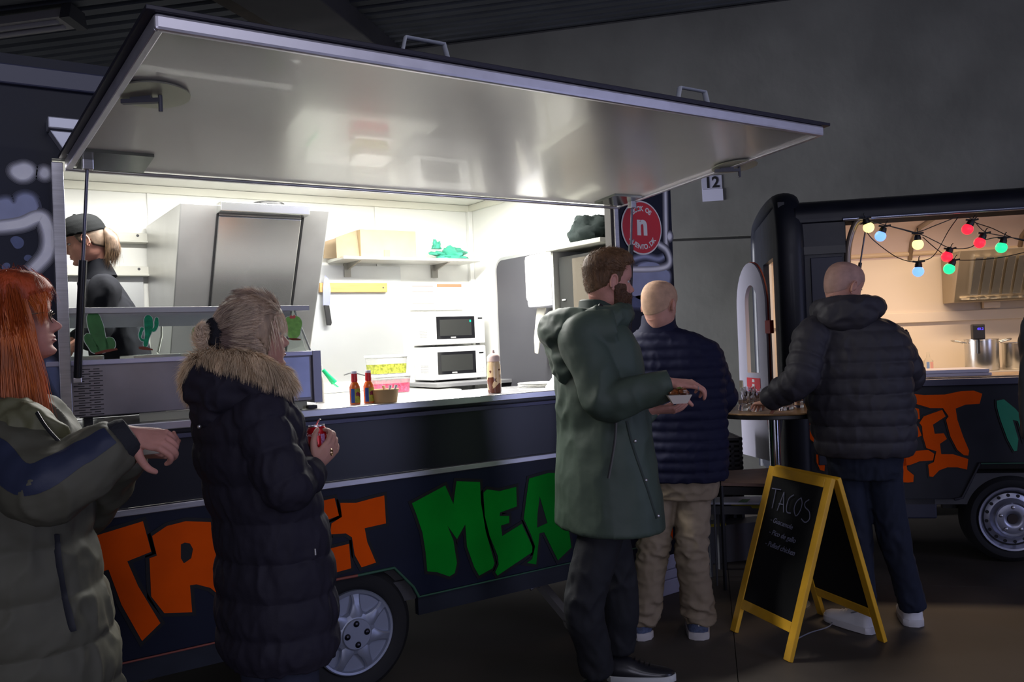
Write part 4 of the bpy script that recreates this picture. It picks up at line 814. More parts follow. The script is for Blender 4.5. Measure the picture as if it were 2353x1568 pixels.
# leaf direction found from the photograph: hinge edge near px 1766, free edge near px 1699
dh = CO+ray(1765, 760)*((hg-CO).dot(fh)); hg = Vector((dh.x, dh.y, 0)); free = CO+ray(1699, 760)*((hg-CO).dot(fh)+.42); free = Vector((free.x, free.y, 0))
DU = (free-hg).normalized(); DW = (free-hg).length; DN = DU.cross(Z3)
DR = thing('trailer_door', 'open white arched door with narrow window and red sign at the end of the black trailer', 'door', hg)
def dflat(nm, polys, m_, lift, depth, par=DR, sm=False): return flat(nm, polys, hg, -DU, Z3, m_, par, lift=lift, depth=depth, smoothc=sm)
def arch(x0, x1, z0, z1, n=16):
    c = (x0+x1)/2; a = (x1-x0)/2; k = a*1.45; return [(x0, z0), (x1, z0)]+[(c+a*math.cos(PI*i/n), z1-k+k*math.sin(PI*i/n)) for i in range(n+1)]
zt = CAMH+(755-602)*free.dot(fh)/FPX; zb = CAMH-(1055-755)*hg.dot(fh)/FPX
dflat('door_leaf', [arch(-DW, 0, zb, zt), arch(-DW+.13, -.12, zb+.60, zt-.16)], mat('door_lilac', (.42, .40, .47), .5), 0, .014)
dflat('door_core', [arch(-DW-.006, .006, zb-.004, zt+.006), arch(-DW+.11, -.10, zb+.585, zt-.145)], mat('door_core_red', (.35, .05, .03), .6), -.005, .005)
sw = DW-.25
dflat('notice_red', [rect(sw+.02, .13, -DW+.13+sw/2, zb+.50)], M_red, .016, .001); dflat('notice_red', [rect(sw+.02, .045, -DW+.13+sw/2, zb+.40)], M_red, .016, .001)
dflat('notice_mark', [rect(.035, .075, -DW+.13+sw/2, zb+.485), rect(.035, .02, -DW+.13+sw/2, zb+.545)], M_white, .018, .0005)
mb = MB(); mb.box(hg+DU*(DW-.03)+Z3*(zb+.50)+DN*-.0, (.05, .04, .08), Matrix.Rotation(math.atan2(DU.y, DU.x), 3, 'Z'), bev=.005); mb.build('latch', mat('brass_latch', (.12, .10, .07), .4, .7), DR)
for z in (zt-.46, zb+.28): mb = MB(); mb.box(hg-DU*.02+Z3*z, (.07, .03, .09), Matrix.Rotation(math.atan2(DU.y, DU.x), 3, 'Z'), bev=.004); mb.build('hinge', mat('red_hinge', (.42, .02, .02), .4), DR)
# lettering on trailer 2
o2 = T(0, 0, 0)
def p2(L): return [on2(*q) for q in L]
K1 = [(2088, 915), (2093, 905), (2122, 908), (2170, 907), (2208, 899), (2237, 898), (2256, 905), (2250, 928), (2218, 930), (2195, 939), (2199, 965), (2212, 1003), (2226, 1036), (2224, 1047), (2214, 1046), (2199, 1034), (2183, 1003), (2173, 965), (2179, 957), (2166, 938), (2137, 938), (2103, 928)]
K2 = [(2164, 942), (2172, 957), (2143, 976), (2147, 997), (2168, 996), (2175, 1009), (2159, 1020), (2162, 1044), (2189, 1044), (2224, 1055), (2221, 1079), (2199, 1074), (2176, 1074), (2157, 1081), (2143, 1096), (2135, 1095), (2132, 1068), (2145, 1062), (2151, 1037), (2128, 1030), (2120, 1003), (2118, 980), (2112, 972), (2122, 957)]
K3 = [(2040, 918), (2070, 928), (2111, 940), (2113, 963), (2082, 965), (2084, 977), (2109, 980), (2117, 1001), (2093, 1012), (2097, 1037), (2132, 1034), (2146, 1043), (2143, 1058), (2113, 1060), (2092, 1068), (2060, 1075), (2050, 1000)]
K4 = [(2289, 921), (2306, 918), (2333, 940), (2345, 955), (2372, 922), (2390, 930), (2395, 1040), (2372, 1042), (2365, 975), (2350, 1010), (2338, 968), (2326, 965), (2339, 1009), (2336, 1036), (2329, 1037), (2314, 1009), (2298, 965), (2290, 936)]
K5 = [(2079, 1040), (2084, 1080), (2099, 1092), (2098, 1108), (2086, 1109), (2060, 1108), (2050, 1060), (2070, 1040)]
K6 = [(1853, 958), (1866, 952), (1880, 956), (1884, 1000), (1876, 1022), (1862, 1010), (1852, 985)]
K7 = [(1875, 1044), (1884, 1046), (1895, 1070), (1894, 1083), (1884, 1080), (1876, 1062)]
K8 = [(1905, 925), (1990, 918), (1992, 945), (1960, 950), (1966, 1060), (1940, 1065), (1936, 952), (1905, 955)]
for L, m_ in ((K1, M_orange), (K2, M_orange), (K3, M_orange), (K4, M_teal), (K5, M_orange), (K6, M_orange), (K7, M_orange), (K8, M_orange)):
    flat('letter_outline', [p2(L)], o2, e2, Z3, M_ink, T2, lift=.004, offset=.009, depth=.0003)
    flat('painted_letter', [p2(L)], o2, e2, Z3, m_, T2, lift=.007, depth=.0006)
# hood, pots and bottles of trailer 2
h2 = thing('extraction_hood', 'stainless hood with slatted baffles above the cooker in the black trailer', 'hood', T(.6, 1.4, 1.6))
sA, zA = on2(2226, 562, 1.30); sB, zB = on2(2200, 690, 1.5)
s0, s1 = .13, 1.50; zt2, zb2 = 2.02, 1.70
mb = MB(); mb.loft([[T(s, 1.22, zt2), T(s, 1.69, zt2), T(s, 1.69, zb2-.06), T(s, 1.42, zb2-.06)] for s in (s0, s1)]); mb.build('hood_body', mat('warm_steel', (.42, .36, .27), .35, .8), h2, bevel=.004)
nb = 17
for k in range(nb):
    s = s0+.10+k*.074; mb = MB(); P = []
    for z, d in ((zt2-.06, 1.235), (zb2-.01, 1.395)):
        P.append([T(s, d-.03, z), T(s+.055, d-.03, z), T(s+.045, d, z), T(s+.01, d, z)])
    mb.loft(P); mb.build('baffle_slat', M_steel, h2, bevel=.002)
mb = MB(); P = [[T(s, 1.38, zb2-.03), T(s, 1.40, zb2-.03), T(s, 1.40, zb2-.045), T(s, 1.36, zb2-.045)] for s in (s0+.04, s1)]; mb.loft(P); mb.build('drip_rail', M_steel, h2)
def pot(sx, d, z, r, h, lab, handles=True):
    t = thing('stock_pot', lab, 'pot', T(sx, d, z)); c = T(sx, d, z)
    mb = MB(); mb.lathe([(0, 0), (r*.98, 0), (r, .006), (r, h), (r*1.03, h+.003), (r*1.03, h+.007), (r*.97, h+.005), (r*.96, .01), (0, .01)], c, n=48); mb.build('pot_body', M_steel, t, smooth=40)
    if handles:
        for sg_ in (-1, 1):
            q = [c+e2*sg_*r+n2*y+Z3*(h-.02) for y in (.045,)]+[c+e2*sg_*(r+.075)+n2*.04+Z3*(h+.0), c+e2*sg_*(r+.08)-n2*.04+Z3*(h+.0), c+e2*sg_*r-n2*.045+Z3*(h-.02)]
            mb = MB(); mb.tube(catmull(q, 5), .006, 8); mb.build('handle', M_steel, t, smooth=True)
    return t
wz = 1.122; 
pot(.285, 1.33, wz, .115, .225, 'tall stainless stock pot with side handles in the black trailer kitchen'); pot(.56, 1.36, wz, .12, .19, 'lower dark pot at the right edge beside the tall stock pot', False)
sv = thing('sous_vide_stick', 'black cooking circulator with glowing blue display clipped to the stock pot', 'appliance', T(.20, 1.42, 1.35)); c = T(.235, 1.24, 1.41)
R2 = Matrix((e2, -n2, Z3)).transposed(); mb = MB(); mb.box(c, (.085, .06, .115), R2, bev=.01); mb.build('head', M_blackp, sv); mb = MB(); mb.tube([c-Z3*.05, c-Z3*.16], .018, 12); mb.build('tube', M_blackp, sv)
text('display', '40.2', .026, c+e2*.008+Z3*.022, e2, Z3, mat('blue_display', (0, 0, 0), .5, emit=(.10, .06, .9), estr=1.3), sv, lift=.031, bold=.0008)
for s, h, lab in ((-.30, .19, 'tall clear glass bottle on the worktop of the black trailer'), (-.10, .15, 'small clear bottle with blue and red label on the black trailer worktop')):
    t = thing('glass_bottle', lab, 'bottle', T(s, 1.3, wz)); c = T(s, 1.3, wz); mb = MB(); mb.lathe([(0, 0), (.032, 0), (.034, .01), (.033, h*.55), (.012, h*.72), (.011, h), (0, h)], c, n=24); mb.build('bottle_body', M_glass, t, smooth=50)
    if h < .18:
        for u_, mc in ((-.012, mat('lab_blue', (.16, .25, .45), .5)), (.014, mat('lab_pink', (.6, .3, .26), .5))): mb = MB(); mb.box(c+n2*.0345+e2*u_+Z3*.05, (.02, .002, .05), R2); mb.build('label', mc, t)
bx = thing('white_box', 'long white polystyrene lid lying on the counter of the black trailer', 'box', T(-.3, .1, 1.153)); sE, zE = on2(2278, 850, .03)
mb = MB(); bx2(mb, -.80, sE, .02, .30, 1.153, 1.172); mb.build('lid_lower', mat('poly_lilac', (.62, .58, .66), .5), bx, bevel=.004); mb = MB(); bx2(mb, -.79, sE-.01, .03, .29, 1.173, 1.195); mb.build('lid_upper', mat('poly_white', (.66, .63, .72), .5), bx, bevel=.004)
sk = thing('wall_socket', 'cream wall socket under the hood of the black trailer', 'socket', T(.5, 1.65, 1.58)); mb = MB(); mb.box(T(.47, 1.65, 1.615), (.12, .05, .05), R2, bev=.006); mb.build('socket_body', M_warm, sk)
for (sa, sb_2), l in (((-.87, -.84), 'left gas strut of the black trailer hatch'),):
    gs = thing('gas_strut', l, 'strut', T(sa, -.0, 1.6)); A_, B_ = T(sa, .03, 1.60), T(sa+.1, .04, 2.12); mb = MB(); mb.tube([A_, A_.lerp(B_, .55)], .011, 10); mb.build('cylinder', MT['strut_black'], gs, smooth=True); mb = MB(); mb.tube([A_.lerp(B_, .55), B_], .005, 8); mb.build('rod', MT['rod'], gs, smooth=True)
# ---- string lights
sl_d = -.06
def P2(px, py, d=sl_d): return onplane(px, py, T(0, d, 0), n2)
BUL = [((1996, 523), (1988, 502), 'y'), ((2023, 543), (2033, 520), 'b'), ((2109, 562), (2108, 537), 'y'), ((2223, 527), (2234, 506), 'r'), ((2251, 558), (2262, 536), 'r'), ((2301, 569), (2307, 547), 'g'), ((2176, 590), (2183, 572), 'r'), ((2181, 618), (2191, 598), 'g'), ((2110, 624), (2111, 602), 'b')]
BC = {'y': ((1.0, .80, .25), 2.0, 'yellow'), 'b': ((.16, .34, 1.0), 1.8, 'blue'), 'r': ((1.0, .02, .045), 1.5, 'red'), 'g': ((.02, .85, .30), 1.4, 'green')}
LB = ['yellow bulb at the left end of the string lights', 'blue bulb second from the left, just below the yellow bulb', 'yellow bulb in the middle of the string lights beside the roof rib', 'uppermost red bulb of the string lights', 'red bulb right of the roof rib beside the green bulb', 'rightmost green bulb hanging in front of the hood', 'red bulb partly covered by the lower green bulb', 'lower green bulb hanging at the corner of the hood', 'lowest bulb, blue, hanging alone in front of the cream wall']
for (b_, s_, k), lab in zip(BUL, LB):
    B, Sx = P2(*b_), P2(*s_); up_ = (Sx-B).normalized(); t = thing('light_bulb', lab, 'bulb', B, 'coloured party bulbs on the black trailer'); Rq = up_.to_track_quat('Z', 'Y').to_matrix()
    r = .033; mb = MB(); mb.lathe([(0, -r)]+[(r*math.cos(a), r*math.sin(a)) for a in np.linspace(-1.3, .75, 12)]+[(.018, r*.85), (.016, r*1.1), (0, r*1.1)], B, n=24, R=Rq)
    c_, st_, cn = BC[k]; mb.build('globe', mat('bulb_'+cn, c_, .4, emit=c_, estr=st_), t, smooth=60)
    mb = MB(); mb.lathe([(0, r*.72), (.022, r*.72), (.021, r*1.3), (.016, r*1.75), (.0, r*1.8)], B, n=16, R=Rq); mb.tube([Sx-e2*.035+Z3*.004, Sx-e2*.012, Sx, Sx+e2*.012, Sx+e2*.035+Z3*.004], .006, 8); mb.tube([Sx, Sx+up_*.028, Sx+up_*.034+e2*.006], .003, 6); mb.build('lamp_holder', M_blackp, t, smooth=True)
def wire(L, lab, r=.0028):
    mb = MB(); mb.tube(catmull([P2(*q) for q in L], 6), r, 6); tag(mb.build('light_cable', M_blackp, None, smooth=True), lab, 'cable')
wire([(1975, 500), (2000, 508), (2033, 517), (2070, 527), (2105, 534), (2150, 518), (2200, 498)], 'black lamp cable from the left corner through the first three bulbs')
wire([(1982, 510), (2000, 545), (2050, 585), (2085, 600), (2111, 600), (2145, 588), (2180, 530), (2202, 499)], 'black lamp cable sagging down to the lowest blue bulb')
wire([(2033, 517), (2108, 536), (2150, 555), (2183, 570), (2225, 570), (2262, 552), (2307, 545), (2360, 552)], 'black lamp cable through the red bulb in front of the hood corner')
wire([(2120, 545), (2155, 575), (2191, 596), (2250, 597), (2310, 590), (2375, 575)], 'lowest black lamp cable running right across the hood')
wire([(2213, 498), (2234, 504), (2262, 532), (2307, 543), (2375, 556)], 'black lamp cable dropping right from the uppermost red bulb')
wire([(2246, 498), (2238, 510), (2280, 525), (2330, 548), (2380, 558)], 'black lamp cable doubled behind the two right red bulbs')

# ================================================================ bar table with glasses
tc_ = CO+ray(1805, 1000)*4.62; TC = Vector((tc_.x, tc_.y, 0)); TC = TC-uh*.06
tz = 1.06
BT = thing('bar_table', 'round wooden-topped standing table with chrome pole beside the black trailer', 'table', TC)
mb = MB(); mb.lathe([(0, -.004), (.342, -.004), (.345, .0), (.342, .004), (0, .004)], TC+Z3*(tz-.004), n=64); mb.build('tabletop', mat('table_oak', (.36, .21, .10), .35, var=.3, vscale=5, stretch=(1, 7, 1)), BT, smooth=40)
mb = MB(); mb.lathe([(0, -.02), (.336, -.02), (.349, -.016), (.349, 0), (.33, .0), (0, -.002)], TC+Z3*(tz-.010), n=64); mb.build('table_edge', M_blackp, BT, smooth=40)
mb = MB(); mb.tube([TC+Z3*.03, TC+Z3*(tz-.03)], .030, 24); mb.build('pole', mat('chrome_pole', (.7, .72, .8), .12, 1.), BT, smooth=40)
mb = MB(); mb.lathe([(0, 0), (.15, 0), (.15, .010), (.05, .03), (0, .03)], TC, n=48); mb.build('base', M_steel, BT, smooth=40)
gi = 0; spots = []
for px, py in ((1708, 944), (1722, 940), (1735, 946), (1716, 932), (1730, 931), (1744, 936), (1752, 945), (1788, 941), (1797, 944), (1812, 941), (1836, 937)):
    P = on(px, py, 2, tz); d = P-TC; d.z = 0
    if d.length > .30: P = TC+d.normalized()*.30; 
    if any((P-q).xy.length < .05 for q in spots): P = P+fh*.055
    spots.append(P)
GL = ['front left', 'second front', 'third front', 'left rear', 'middle rear', 'right rear', 'tall right front', 'one beside the hand', 'second beside the hand', 'rear one behind the hand', 'lone right-hand']
g0_ = None
for i, P in enumerate(spots):
    lab = 'clear drinking glass on the bar table, '+['leftmost at the front', 'second from left at the front', 'third from left at the front', 'left one of the back row', 'middle of the back row', 'right one of the back row', 'next to the sleeve', 'just right of the hand', 'second right of the hand', 'behind the man\'s hand', 'standing alone at the right'][i]
    loc = Vector((P.x, P.y, tz+.001))
    if g0_ is None:
        g0_ = thing('drinking_glass', lab, 'glass', loc, 'clear glasses on the bar table')
        mb = MB(); mb.lathe([(0, 0), (.024, 0), (.026, .004), (.025, .02), (.023, .03), (.030, .06), (.033, .10), (.0315, .10), (.028, .062), (.020, .034), (.0, .030)], loc, n=20); mb.build('glass_body', mat('drinking_glass', (.96, .94, .97), .02, trans=1., ior=1.45), g0_, smooth=50)
    else: dup(g0_, loc, lab)
# ================================================================ sandwich board
SBo = Vector((3.28, 2.72, 0)); SB = thing('sandwich_board', 'yellow-framed folding chalkboard reading TACOS standing on the floor', 'sign', SBo)
F1, F2 = on(1681, 1449, 2, 0), on(1818, 1524, 2, 0); B2_, B1_ = on(2036, 1477, 2, 0), on(1885, 1409, 2, 0)
def topat(px, py, a, b, t=.5):  # top point above the line between front and rear foot
    m_ = a.lerp(b, t); d = ray(px, py); w = Vector((b.x-a.x, b.y-a.y, 0)).normalized(); nn = Vector((w.y, -w.x, 0)); return CO+d*((m_-CO).dot(nn)/d.dot(nn))
tR = topat(1932, 1102, F2, B2_); tL = topat(1757, 1070, F1, B1_)
zt_ = (tR.z+tL.z)/2; tR = Vector((tR.x, tR.y, zt_)); tL = Vector((tL.x, tL.y, zt_)); tm_ = (tL+tR)/2; dF = (F1-F2).normalized()*((tL-tR).length/2); tL, tR = tm_+dF, tm_-dF; B1_ = B2_+(F1-F2).normalized()*(B1_-B2_).length
M_yel = mat('yellow_wood', (.62, .33, .015), .45, var=.18, vscale=6, stretch=(1, 1, 1), bump=.05, bscale=40)
M_chalkb = mat('blackboard', (.004, .0045, .006), .6, var=.5, vscale=3, spec=.25)
def leaf(A_, B_, tA, tB, nm, txt):
    """A_,B_ floor corners, tA,tB top corners"""
    U = (tB-tA).normalized(); V = ((tA-A_)+(tB-B_)).normalized(); N = U.cross(V); wd_ = .045
    def beam(p, q, w=wd_, th=.022, nm_='frame_bar'):
        d = (q-p).normalized(); sd = d.cross(N).normalized(); mb = MB(); mb.loft([[r+sd*w/2+N*th/2, r-sd*w/2+N*th/2, r-sd*w/2-N*th/2, r+sd*w/2-N*th/2] for r in (p, q)]); return mb.build(nm_, M_yel, SB, bevel=.003)
    iu = U*wd_/2
    beam(A_+iu, tA+iu, nm_='side_rail'); beam(B_-iu, tB-iu, nm_='side_rail')
    beam(tA+U*wd_-V*wd_*.55, tB-U*wd_-V*wd_*.55, wd_*1.1, nm_='top_rail')
    kb = .17; a, b = A_.lerp(tA, kb), B_.lerp(tB, kb); beam(a+U*wd_, b-U*wd_, wd_*1.05, nm_='bottom_rail')
    mb = MB(); mb.prism([a+U*.03, b-U*.03, tB-U*.03-V*.03, tA+U*.03-V*.03], N*.006); mb.build('blackboard', M_chalkb, SB)
    return U, V, N
U, V, N = leaf(F1, F2, tL, tR, 'front', True)
if N.dot(CO-F1) < 0: N = -N
leaf(B1_+Vector((0, 0, 0)), B2_, tL+(B1_-F1).normalized()*.03, tR+(B2_-F2).normalized()*.03, 'rear', False)
# chalk strokes
def bp(px, py): return onplane(px, py, (F1+F2+tL+tR)/4+N*.014, N)
M_chalk = mat('chalk', (.15, .155, .23), .9); M_chalkd = mat('chalk_faint', (.11, .115, .16), .9)
def stroke(L, nm, r=.0022, m_=None, k=4):
    mb = MB(); mb.tube(catmull([bp(*q) for q in L], k) if len(L) > 2 else [bp(*q) for q in L], [(r, .0006)]*((len(L)-1)*k+1 if len(L) > 2 else 2), 6, flat=U); return mb
def sc(L): return [(1700+x/6.03, 1060+y/6.03) for x, y in L]
TAC = {'T': [[(445, 378), (572, 398)], [(500, 390), (475, 520), (445, 655)]], 'A': [[(612, 430), (560, 570), (515, 688)], [(612, 430), (605, 570), (605, 712)], [(540, 590), (608, 605)]], 'C': [[(750, 468), (680, 520), (645, 640), (655, 710), (705, 722)]], 'O': [[(850, 510), (790, 560), (752, 660), (775, 760), (830, 700), (862, 590), (850, 510)]], 'S': [[(960, 535), (905, 575), (905, 640), (960, 700), (965, 800), (905, 850), (850, 800)]]}
for ch, LL in TAC.items():
    mb = MB()
    for L in LL: q = stroke(sc(L), 'x', .0028); mb.add(q.v, q.f)
    mb.build('chalk_letter', M_chalk, SB)
def chalkline(s, x0, y0, x1, y1, sz):
    a, b = bp(*sc([(x0, y0)])[0]), bp(*sc([(x1, y1)])[0]); u = (b-a).normalized(); v = N.cross(u)
    return text('chalk_line', s, sz, a.lerp(b, .5)-N*.012, u, v, M_chalk, SB, lift=.013, bold=.0002, shear=.25)
chalkline('- Guacamole', 425, 805, 735, 925, .034); chalkline('- Pico de gallo', 385, 965, 800, 1120, .036); chalkline('- Pulled chicken', 340, 1125, 780, 1290, .036)
for A_, B_ in ((F2, B2_),):
    mb = MB(); P = [F2.lerp(tR, .1)-U*.03, on(1860, 1455, 2, .012), on(1905, 1440, 2, .012), on(1925, 1418, 2, .03), B2_.lerp(tR, .2)-U*.03]; mb.tube(catmull(P, 8), .003, 6); mb.build('stay_cord', mat('cord_grey', (.20, .21, .26), .6), SB, smooth=True)
# ================================================================ low clutter beyond: crates, wooden trolley, white box
def atzz(px, py, Z): return CO+ray(px, py)*Z
cr = thing('plastic_crate', 'dark grey folding crate standing behind the bar table', 'crate', hall(1.55, 5.9, 0))
M_crate = mat('crate_grey', (.035, .034, .036), .6)
ca = atzz(1634, 1008, 5.7); cbb = atzz(1706, 1008, 5.7); wv = (cbb-ca); wv.z = 0; cw = wv.length; cu_ = wv.normalized(); cdv = fh*.38
for i in range(9):
    z = ca.z-.02-.032*i; mb = MB(); q = Vector((ca.x, ca.y, z)); mb.prism([q, q+cu_*cw, q+cu_*cw+cdv, q+cdv], (0, 0, .017)); mb.build('crate_slat', M_crate, cr)
mb = MB()
for t_ in (0, .3, .7, 1.):
    q = Vector((ca.x, ca.y, .0))+cu_*(cw*t_-.012*t_*2); 
    mb.prism([q, q+cu_*.02, q+cu_*.02+cdv, q+cdv], (0, 0, ca.z+.0)) if t_ in (0, 1.) else mb.prism([q, q+cu_*.02, q+cu_*.02+fh*.03, q+fh*.03], (0, 0, ca.z-.05))
mb.build('crate_end', M_crate, cr)
mb = MB(); q = Vector((ca.x, ca.y, 0)); mb.prism([q+fh*.03+cu_*.01, q+fh*.03+cu_*(cw-.01), q+fh*.35+cu_*(cw-.01), q+fh*.35+cu_*.01], (0, 0, ca.z-.06)); mb.build('crate_inner_shade', mat('crate_shadow', (.012, .012, .013), .8), cr)  # near-black block behind the slats, its colour stands for shade inside the crate
tl = thing('wooden_trolley', 'low wooden-topped trolley with dark frame behind the sandwich board', 'trolley', hall(1.7, 5.5, 0))
q0, q1, q2, q3 = atzz(1657, 1116, 5.05), atzz(1790, 1120, 5.05), atzz(1800, 1076, 5.55), atzz(1660, 1088, 5.55)
zz = .60; q0, q1, q2, q3 = [on(*p, 2, zz) for p in ((1657, 1117), (1800, 1120), (1810, 1080), (1658, 1089))]
mb = MB(); mb.prism([q0, q1, q2, q3], (0, 0, .018)); mb.build('tray_top', mat('trolley_wood', (.22, .135, .10), .6, var=.25, vscale=8), tl)
mb = MB(); mb.prism([q0-Z3*.05, q1-Z3*.05, q2-Z3*.05, q3-Z3*.05], (0, 0, .045)); mb.build('tray_rim', M_blackp, tl)
for q in (q0, q1, q2, q3): mb = MB(); mb.tube([Vector((q.x, q.y, 0)), Vector((q.x, q.y, zz))], .012, 6); mb.build('leg', M_blackp, tl)
cx_ = on(1630, 1125, 2, .60); mb = MB()
gt = thing('wire_grate', 'small grey wire grate leaning beside the wooden trolley', 'grate', cx_)
g_a, g_b, g_c, g_d = [atzz(*p, 5.0) for p in ((1621, 1092), (1656, 1086), (1656, 1126), (1622, 1130))]
for i in range(4):
    mb = MB(); mb.tube([g_a.lerp(g_d, i/3), g_b.lerp(g_c, i/3)], .006, 6); mb.build('wire', M_dgrey, gt)
for i in range(3):
    mb = MB(); mb.tube([g_a.lerp(g_b, i/2)+Z3*.01, Vector((g_d.lerp(g_c, i/2).x, g_d.lerp(g_c, i/2).y, 0))], .007, 6); mb.build('post', M_dgrey, gt)
zz = .44; pp = [on(*p, 2, zz) for p in ((1628, 1160), (1745, 1160), (1750, 1145), (1648, 1147))]
pb = thing('white_board', 'white board with a green mark on a yellow-edged low shelf behind the sandwich board', 'board', pp[0])
mb = MB(); mb.prism(pp, (0, 0, .012)); mb.build('board', mat('board_white', (.62, .62, .70), .5), pb)
mk = [on(*p, 2, zz+.013) for p in ((1695, 1155), (1716, 1155), (1724, 1148), (1706, 1148))]; mb = MB(); mb.prism(mk, (0, 0, .001)); mb.build('green_mark', mat('mark_green', (.14, .32, .12), .6), pb)
for (a_, b_, nm) in (((1680, 1163), (1750, 1166), 'yellow_strip'),): mb = MB(); mb.tube([on(*a_, 2, .425), on(*b_, 2, .425)], .011, 6); mb.build(nm, mat('yellow_tape', (.40, .33, .01), .5), pb)
mb = MB(); mb.prism([p-Z3*.06 for p in pp], (0, 0, .05)); mb.build('shelf_body', M_dgrey, pb)
for q in pp: mb = MB(); mb.tube([Vector((q.x, q.y, 0)), Vector((q.x, q.y, zz-.05))], .012, 6); mb.build('leg', M_dgrey, pb)
ck_ = thing('cable_ramp', 'dark floor plate with yellow edge on the floor behind the chino-clad man', 'ramp', on(1660, 1205, 2, .25))
zz = .24; pp = [on(*p, 2, zz) for p in ((1618, 1212), (1740, 1200), (1745, 1186), (1625, 1196))]; mb = MB(); mb.prism([Vector((p.x, p.y, 0)) for p in pp], (0, 0, zz)); mb.build('plate', M_dgrey, ck_); mb = MB(); mb.tube([pp[0]+Z3*.005, pp[0].lerp(pp[1], .4)+Z3*.005], .010, 6); mb.build('yellow_edge', MT['yellow_tape'], ck_)
# white polystyrene box under the trailer nose
wb = thing('polystyrene_box', 'lidded white polystyrene box on the floor under the end of the navy trailer', 'box', (3.4, 3.7, 0))
wa, wb_, wc = on(1505, 1366, 2, .03), on(1570, 1346, 2, .03), None
du = (wb_-wa).normalized(); dv = Vector((-du.y, du.x, 0)); hw = (CAMH-(1290-770)*wa.dot(fh)/FPX)
hgt = .26; a_ = wa-du*.35-Z3*.03; L_ = (wb_-wa).length+.35
for z0, z1, g in ((0, .085, 0), (.088, .14, 0), (.143, hgt-.02, -.0)):
    mb = MB(); P = [a_+du*-g, a_+du*(L_+g), a_+du*(L_+g)+dv*.30, a_+dv*.30]; mb.prism([p+Z3*z0 for p in P], (0, 0, z1-z0)); mb.build('box_layer', mat('poly_blue', (.36, .36, .52), .6), wb, bevel=.006)
mb = MB(); mb.prism([p+Z3*(hgt-.019) for p in P], (0, 0, .02)); mb.build('box_lid', mat('poly_dim', (.20, .20, .24), .6), wb, bevel=.006)
# coiled red and grey hoses hanging behind the bar table
for (L, lab, m_) in ((((1768, 958), (1772, 1000), (1776, 1060), (1772, 1110)), 'thin red pole standing behind the bar table', M_red), (((1795, 950), (1788, 1010), (1780, 1075)), 'grey slanted pole standing behind the bar table', M_dgrey)):
    mb = MB(); mb.tube([Vector((P.x, P.y, max(P.z, .01))) for P in [atzz(*q, 5.35) for q in L]]+[Vector((atzz(*L[-1], 5.35).x, atzz(*L[-1], 5.35).y, 0))], .014, 8); tag(mb.build('pole', m_, None, smooth=True), lab, 'pole')
# ================================================================ people
def ss(a, b, x): t = np.clip((x-a)/(b-a), 0, 1); return t*t*(3-2*t)
HZ = np.array([-.122, -.118, -.110, -.100, -.088, -.075, -.06, -.045, -.03, -.01, .01, .03, .05, .07, .088, .102, .111, .115])
HF = np.array([.030, .058, .078, .084, .081, .083, .084, .083, .082, .079, .083, .089, .088, .082, .070, .052, .030, .004])
HB = np.array([.030, .045, .052, .058, .066, .074, .083, .091, .098, .103, .106, .107, .104, .096, .083, .064, .040, .004])
HW = np.array([.012, .024, .036, .046, .054, .059, .063, .067, .070, .074, .0765, .077, .076, .071, .062, .048, .028, .004])
def headgrid(nz=110, na=120, face=1., nose=1., s=1.):
    z = -.122+.237*(np.linspace(0, 1, nz)); z = -.1218+.2366*(.5-.5*np.cos(PI*np.linspace(.02, .98, nz)))
    a = np.linspace(0, 2*PI, na, endpoint=False); Zg, Ag = np.meshgrid(z, a, indexing='ij')
    f, b, w = np.interp(Zg, HZ, HF), np.interp(Zg, HZ, HB), np.interp(Zg, HZ, HW)
    ca, sa = np.cos(Ag), np.sin(Ag)
    y = np.where(ca > 0, f*np.sign(ca)*np.abs(ca)**.92, -b*np.abs(ca)**.95); x = w*np.sign(sa)*np.abs(sa)**.92
    if face:
        fr = (ca > 0)
        g = lambda cx, cz, sx, sz: np.exp(-((x-cx)/sx)**2-((Zg-cz)/sz)**2)
        amp = np.interp(Zg, [-.060, -.052, -.048, -.042, -.036, -.028, -.015, -.004, .006, .02], [0, .0, .008, .021, .026, .024, .015, .008, .004, 0])
        sg = np.interp(Zg, [-.045, -.01, .01], [.0125, .008, .009])
        d = nose*amp*np.exp(-(x/sg)**2) + nose*.009*(g(.0145, -.041, .006, .007)+g(-.0145, -.041, .006, .007))
        d = d - .011*(g(.032, -.003, .017, .011)+g(-.032, -.003, .017, .011)) + .004*(g(.028, .017, .022, .007)+g(-.028, .017, .022, .007))
        d = d + .005*(g(.047, -.032, .018, .016)+g(-.047, -.032, .018, .016)) + .006*g(0, -.0605, .020, .0045)+.0065*g(0, -.0725, .018, .005)-.004*g(0, -.0665, .024, .0022)-.004*g(0, -.082, .02, .005)+.005*g(0, -.101, .018, .010)
        y = y + d*fr
    return np.stack([x, y, Zg], -1)*s
def gridmb(mb, G, M):
    """closed mesh from grid (rings,around,3) through 4x4 M"""
    rings = [[M@Vector(p) for p in row] for row in G]; mb.loft(rings); return mb
def headM(c, fwd, tilt=0., up=None, roll=0.):
    """frame: x = person's right-to-left side axis, y = forward, z = up"""
    F = Vector(fwd).normalized(); F = (F*math.cos(tilt)+Z3*math.sin(tilt)).normalized() if abs(F.z) < 1e-6 else F
    X = F.cross(Z3).normalized(); Uq = X.cross(F)
    if roll: Rm = Matrix.Rotation(roll, 3, F); X = Rm@X; Uq = Rm@Uq
    return Matrix(((X.x, F.x, Uq.x, c[0]), (X.y, F.y, Uq.y, c[1]), (X.z, F.z, Uq.z, c[2]), (0, 0, 0, 1)))
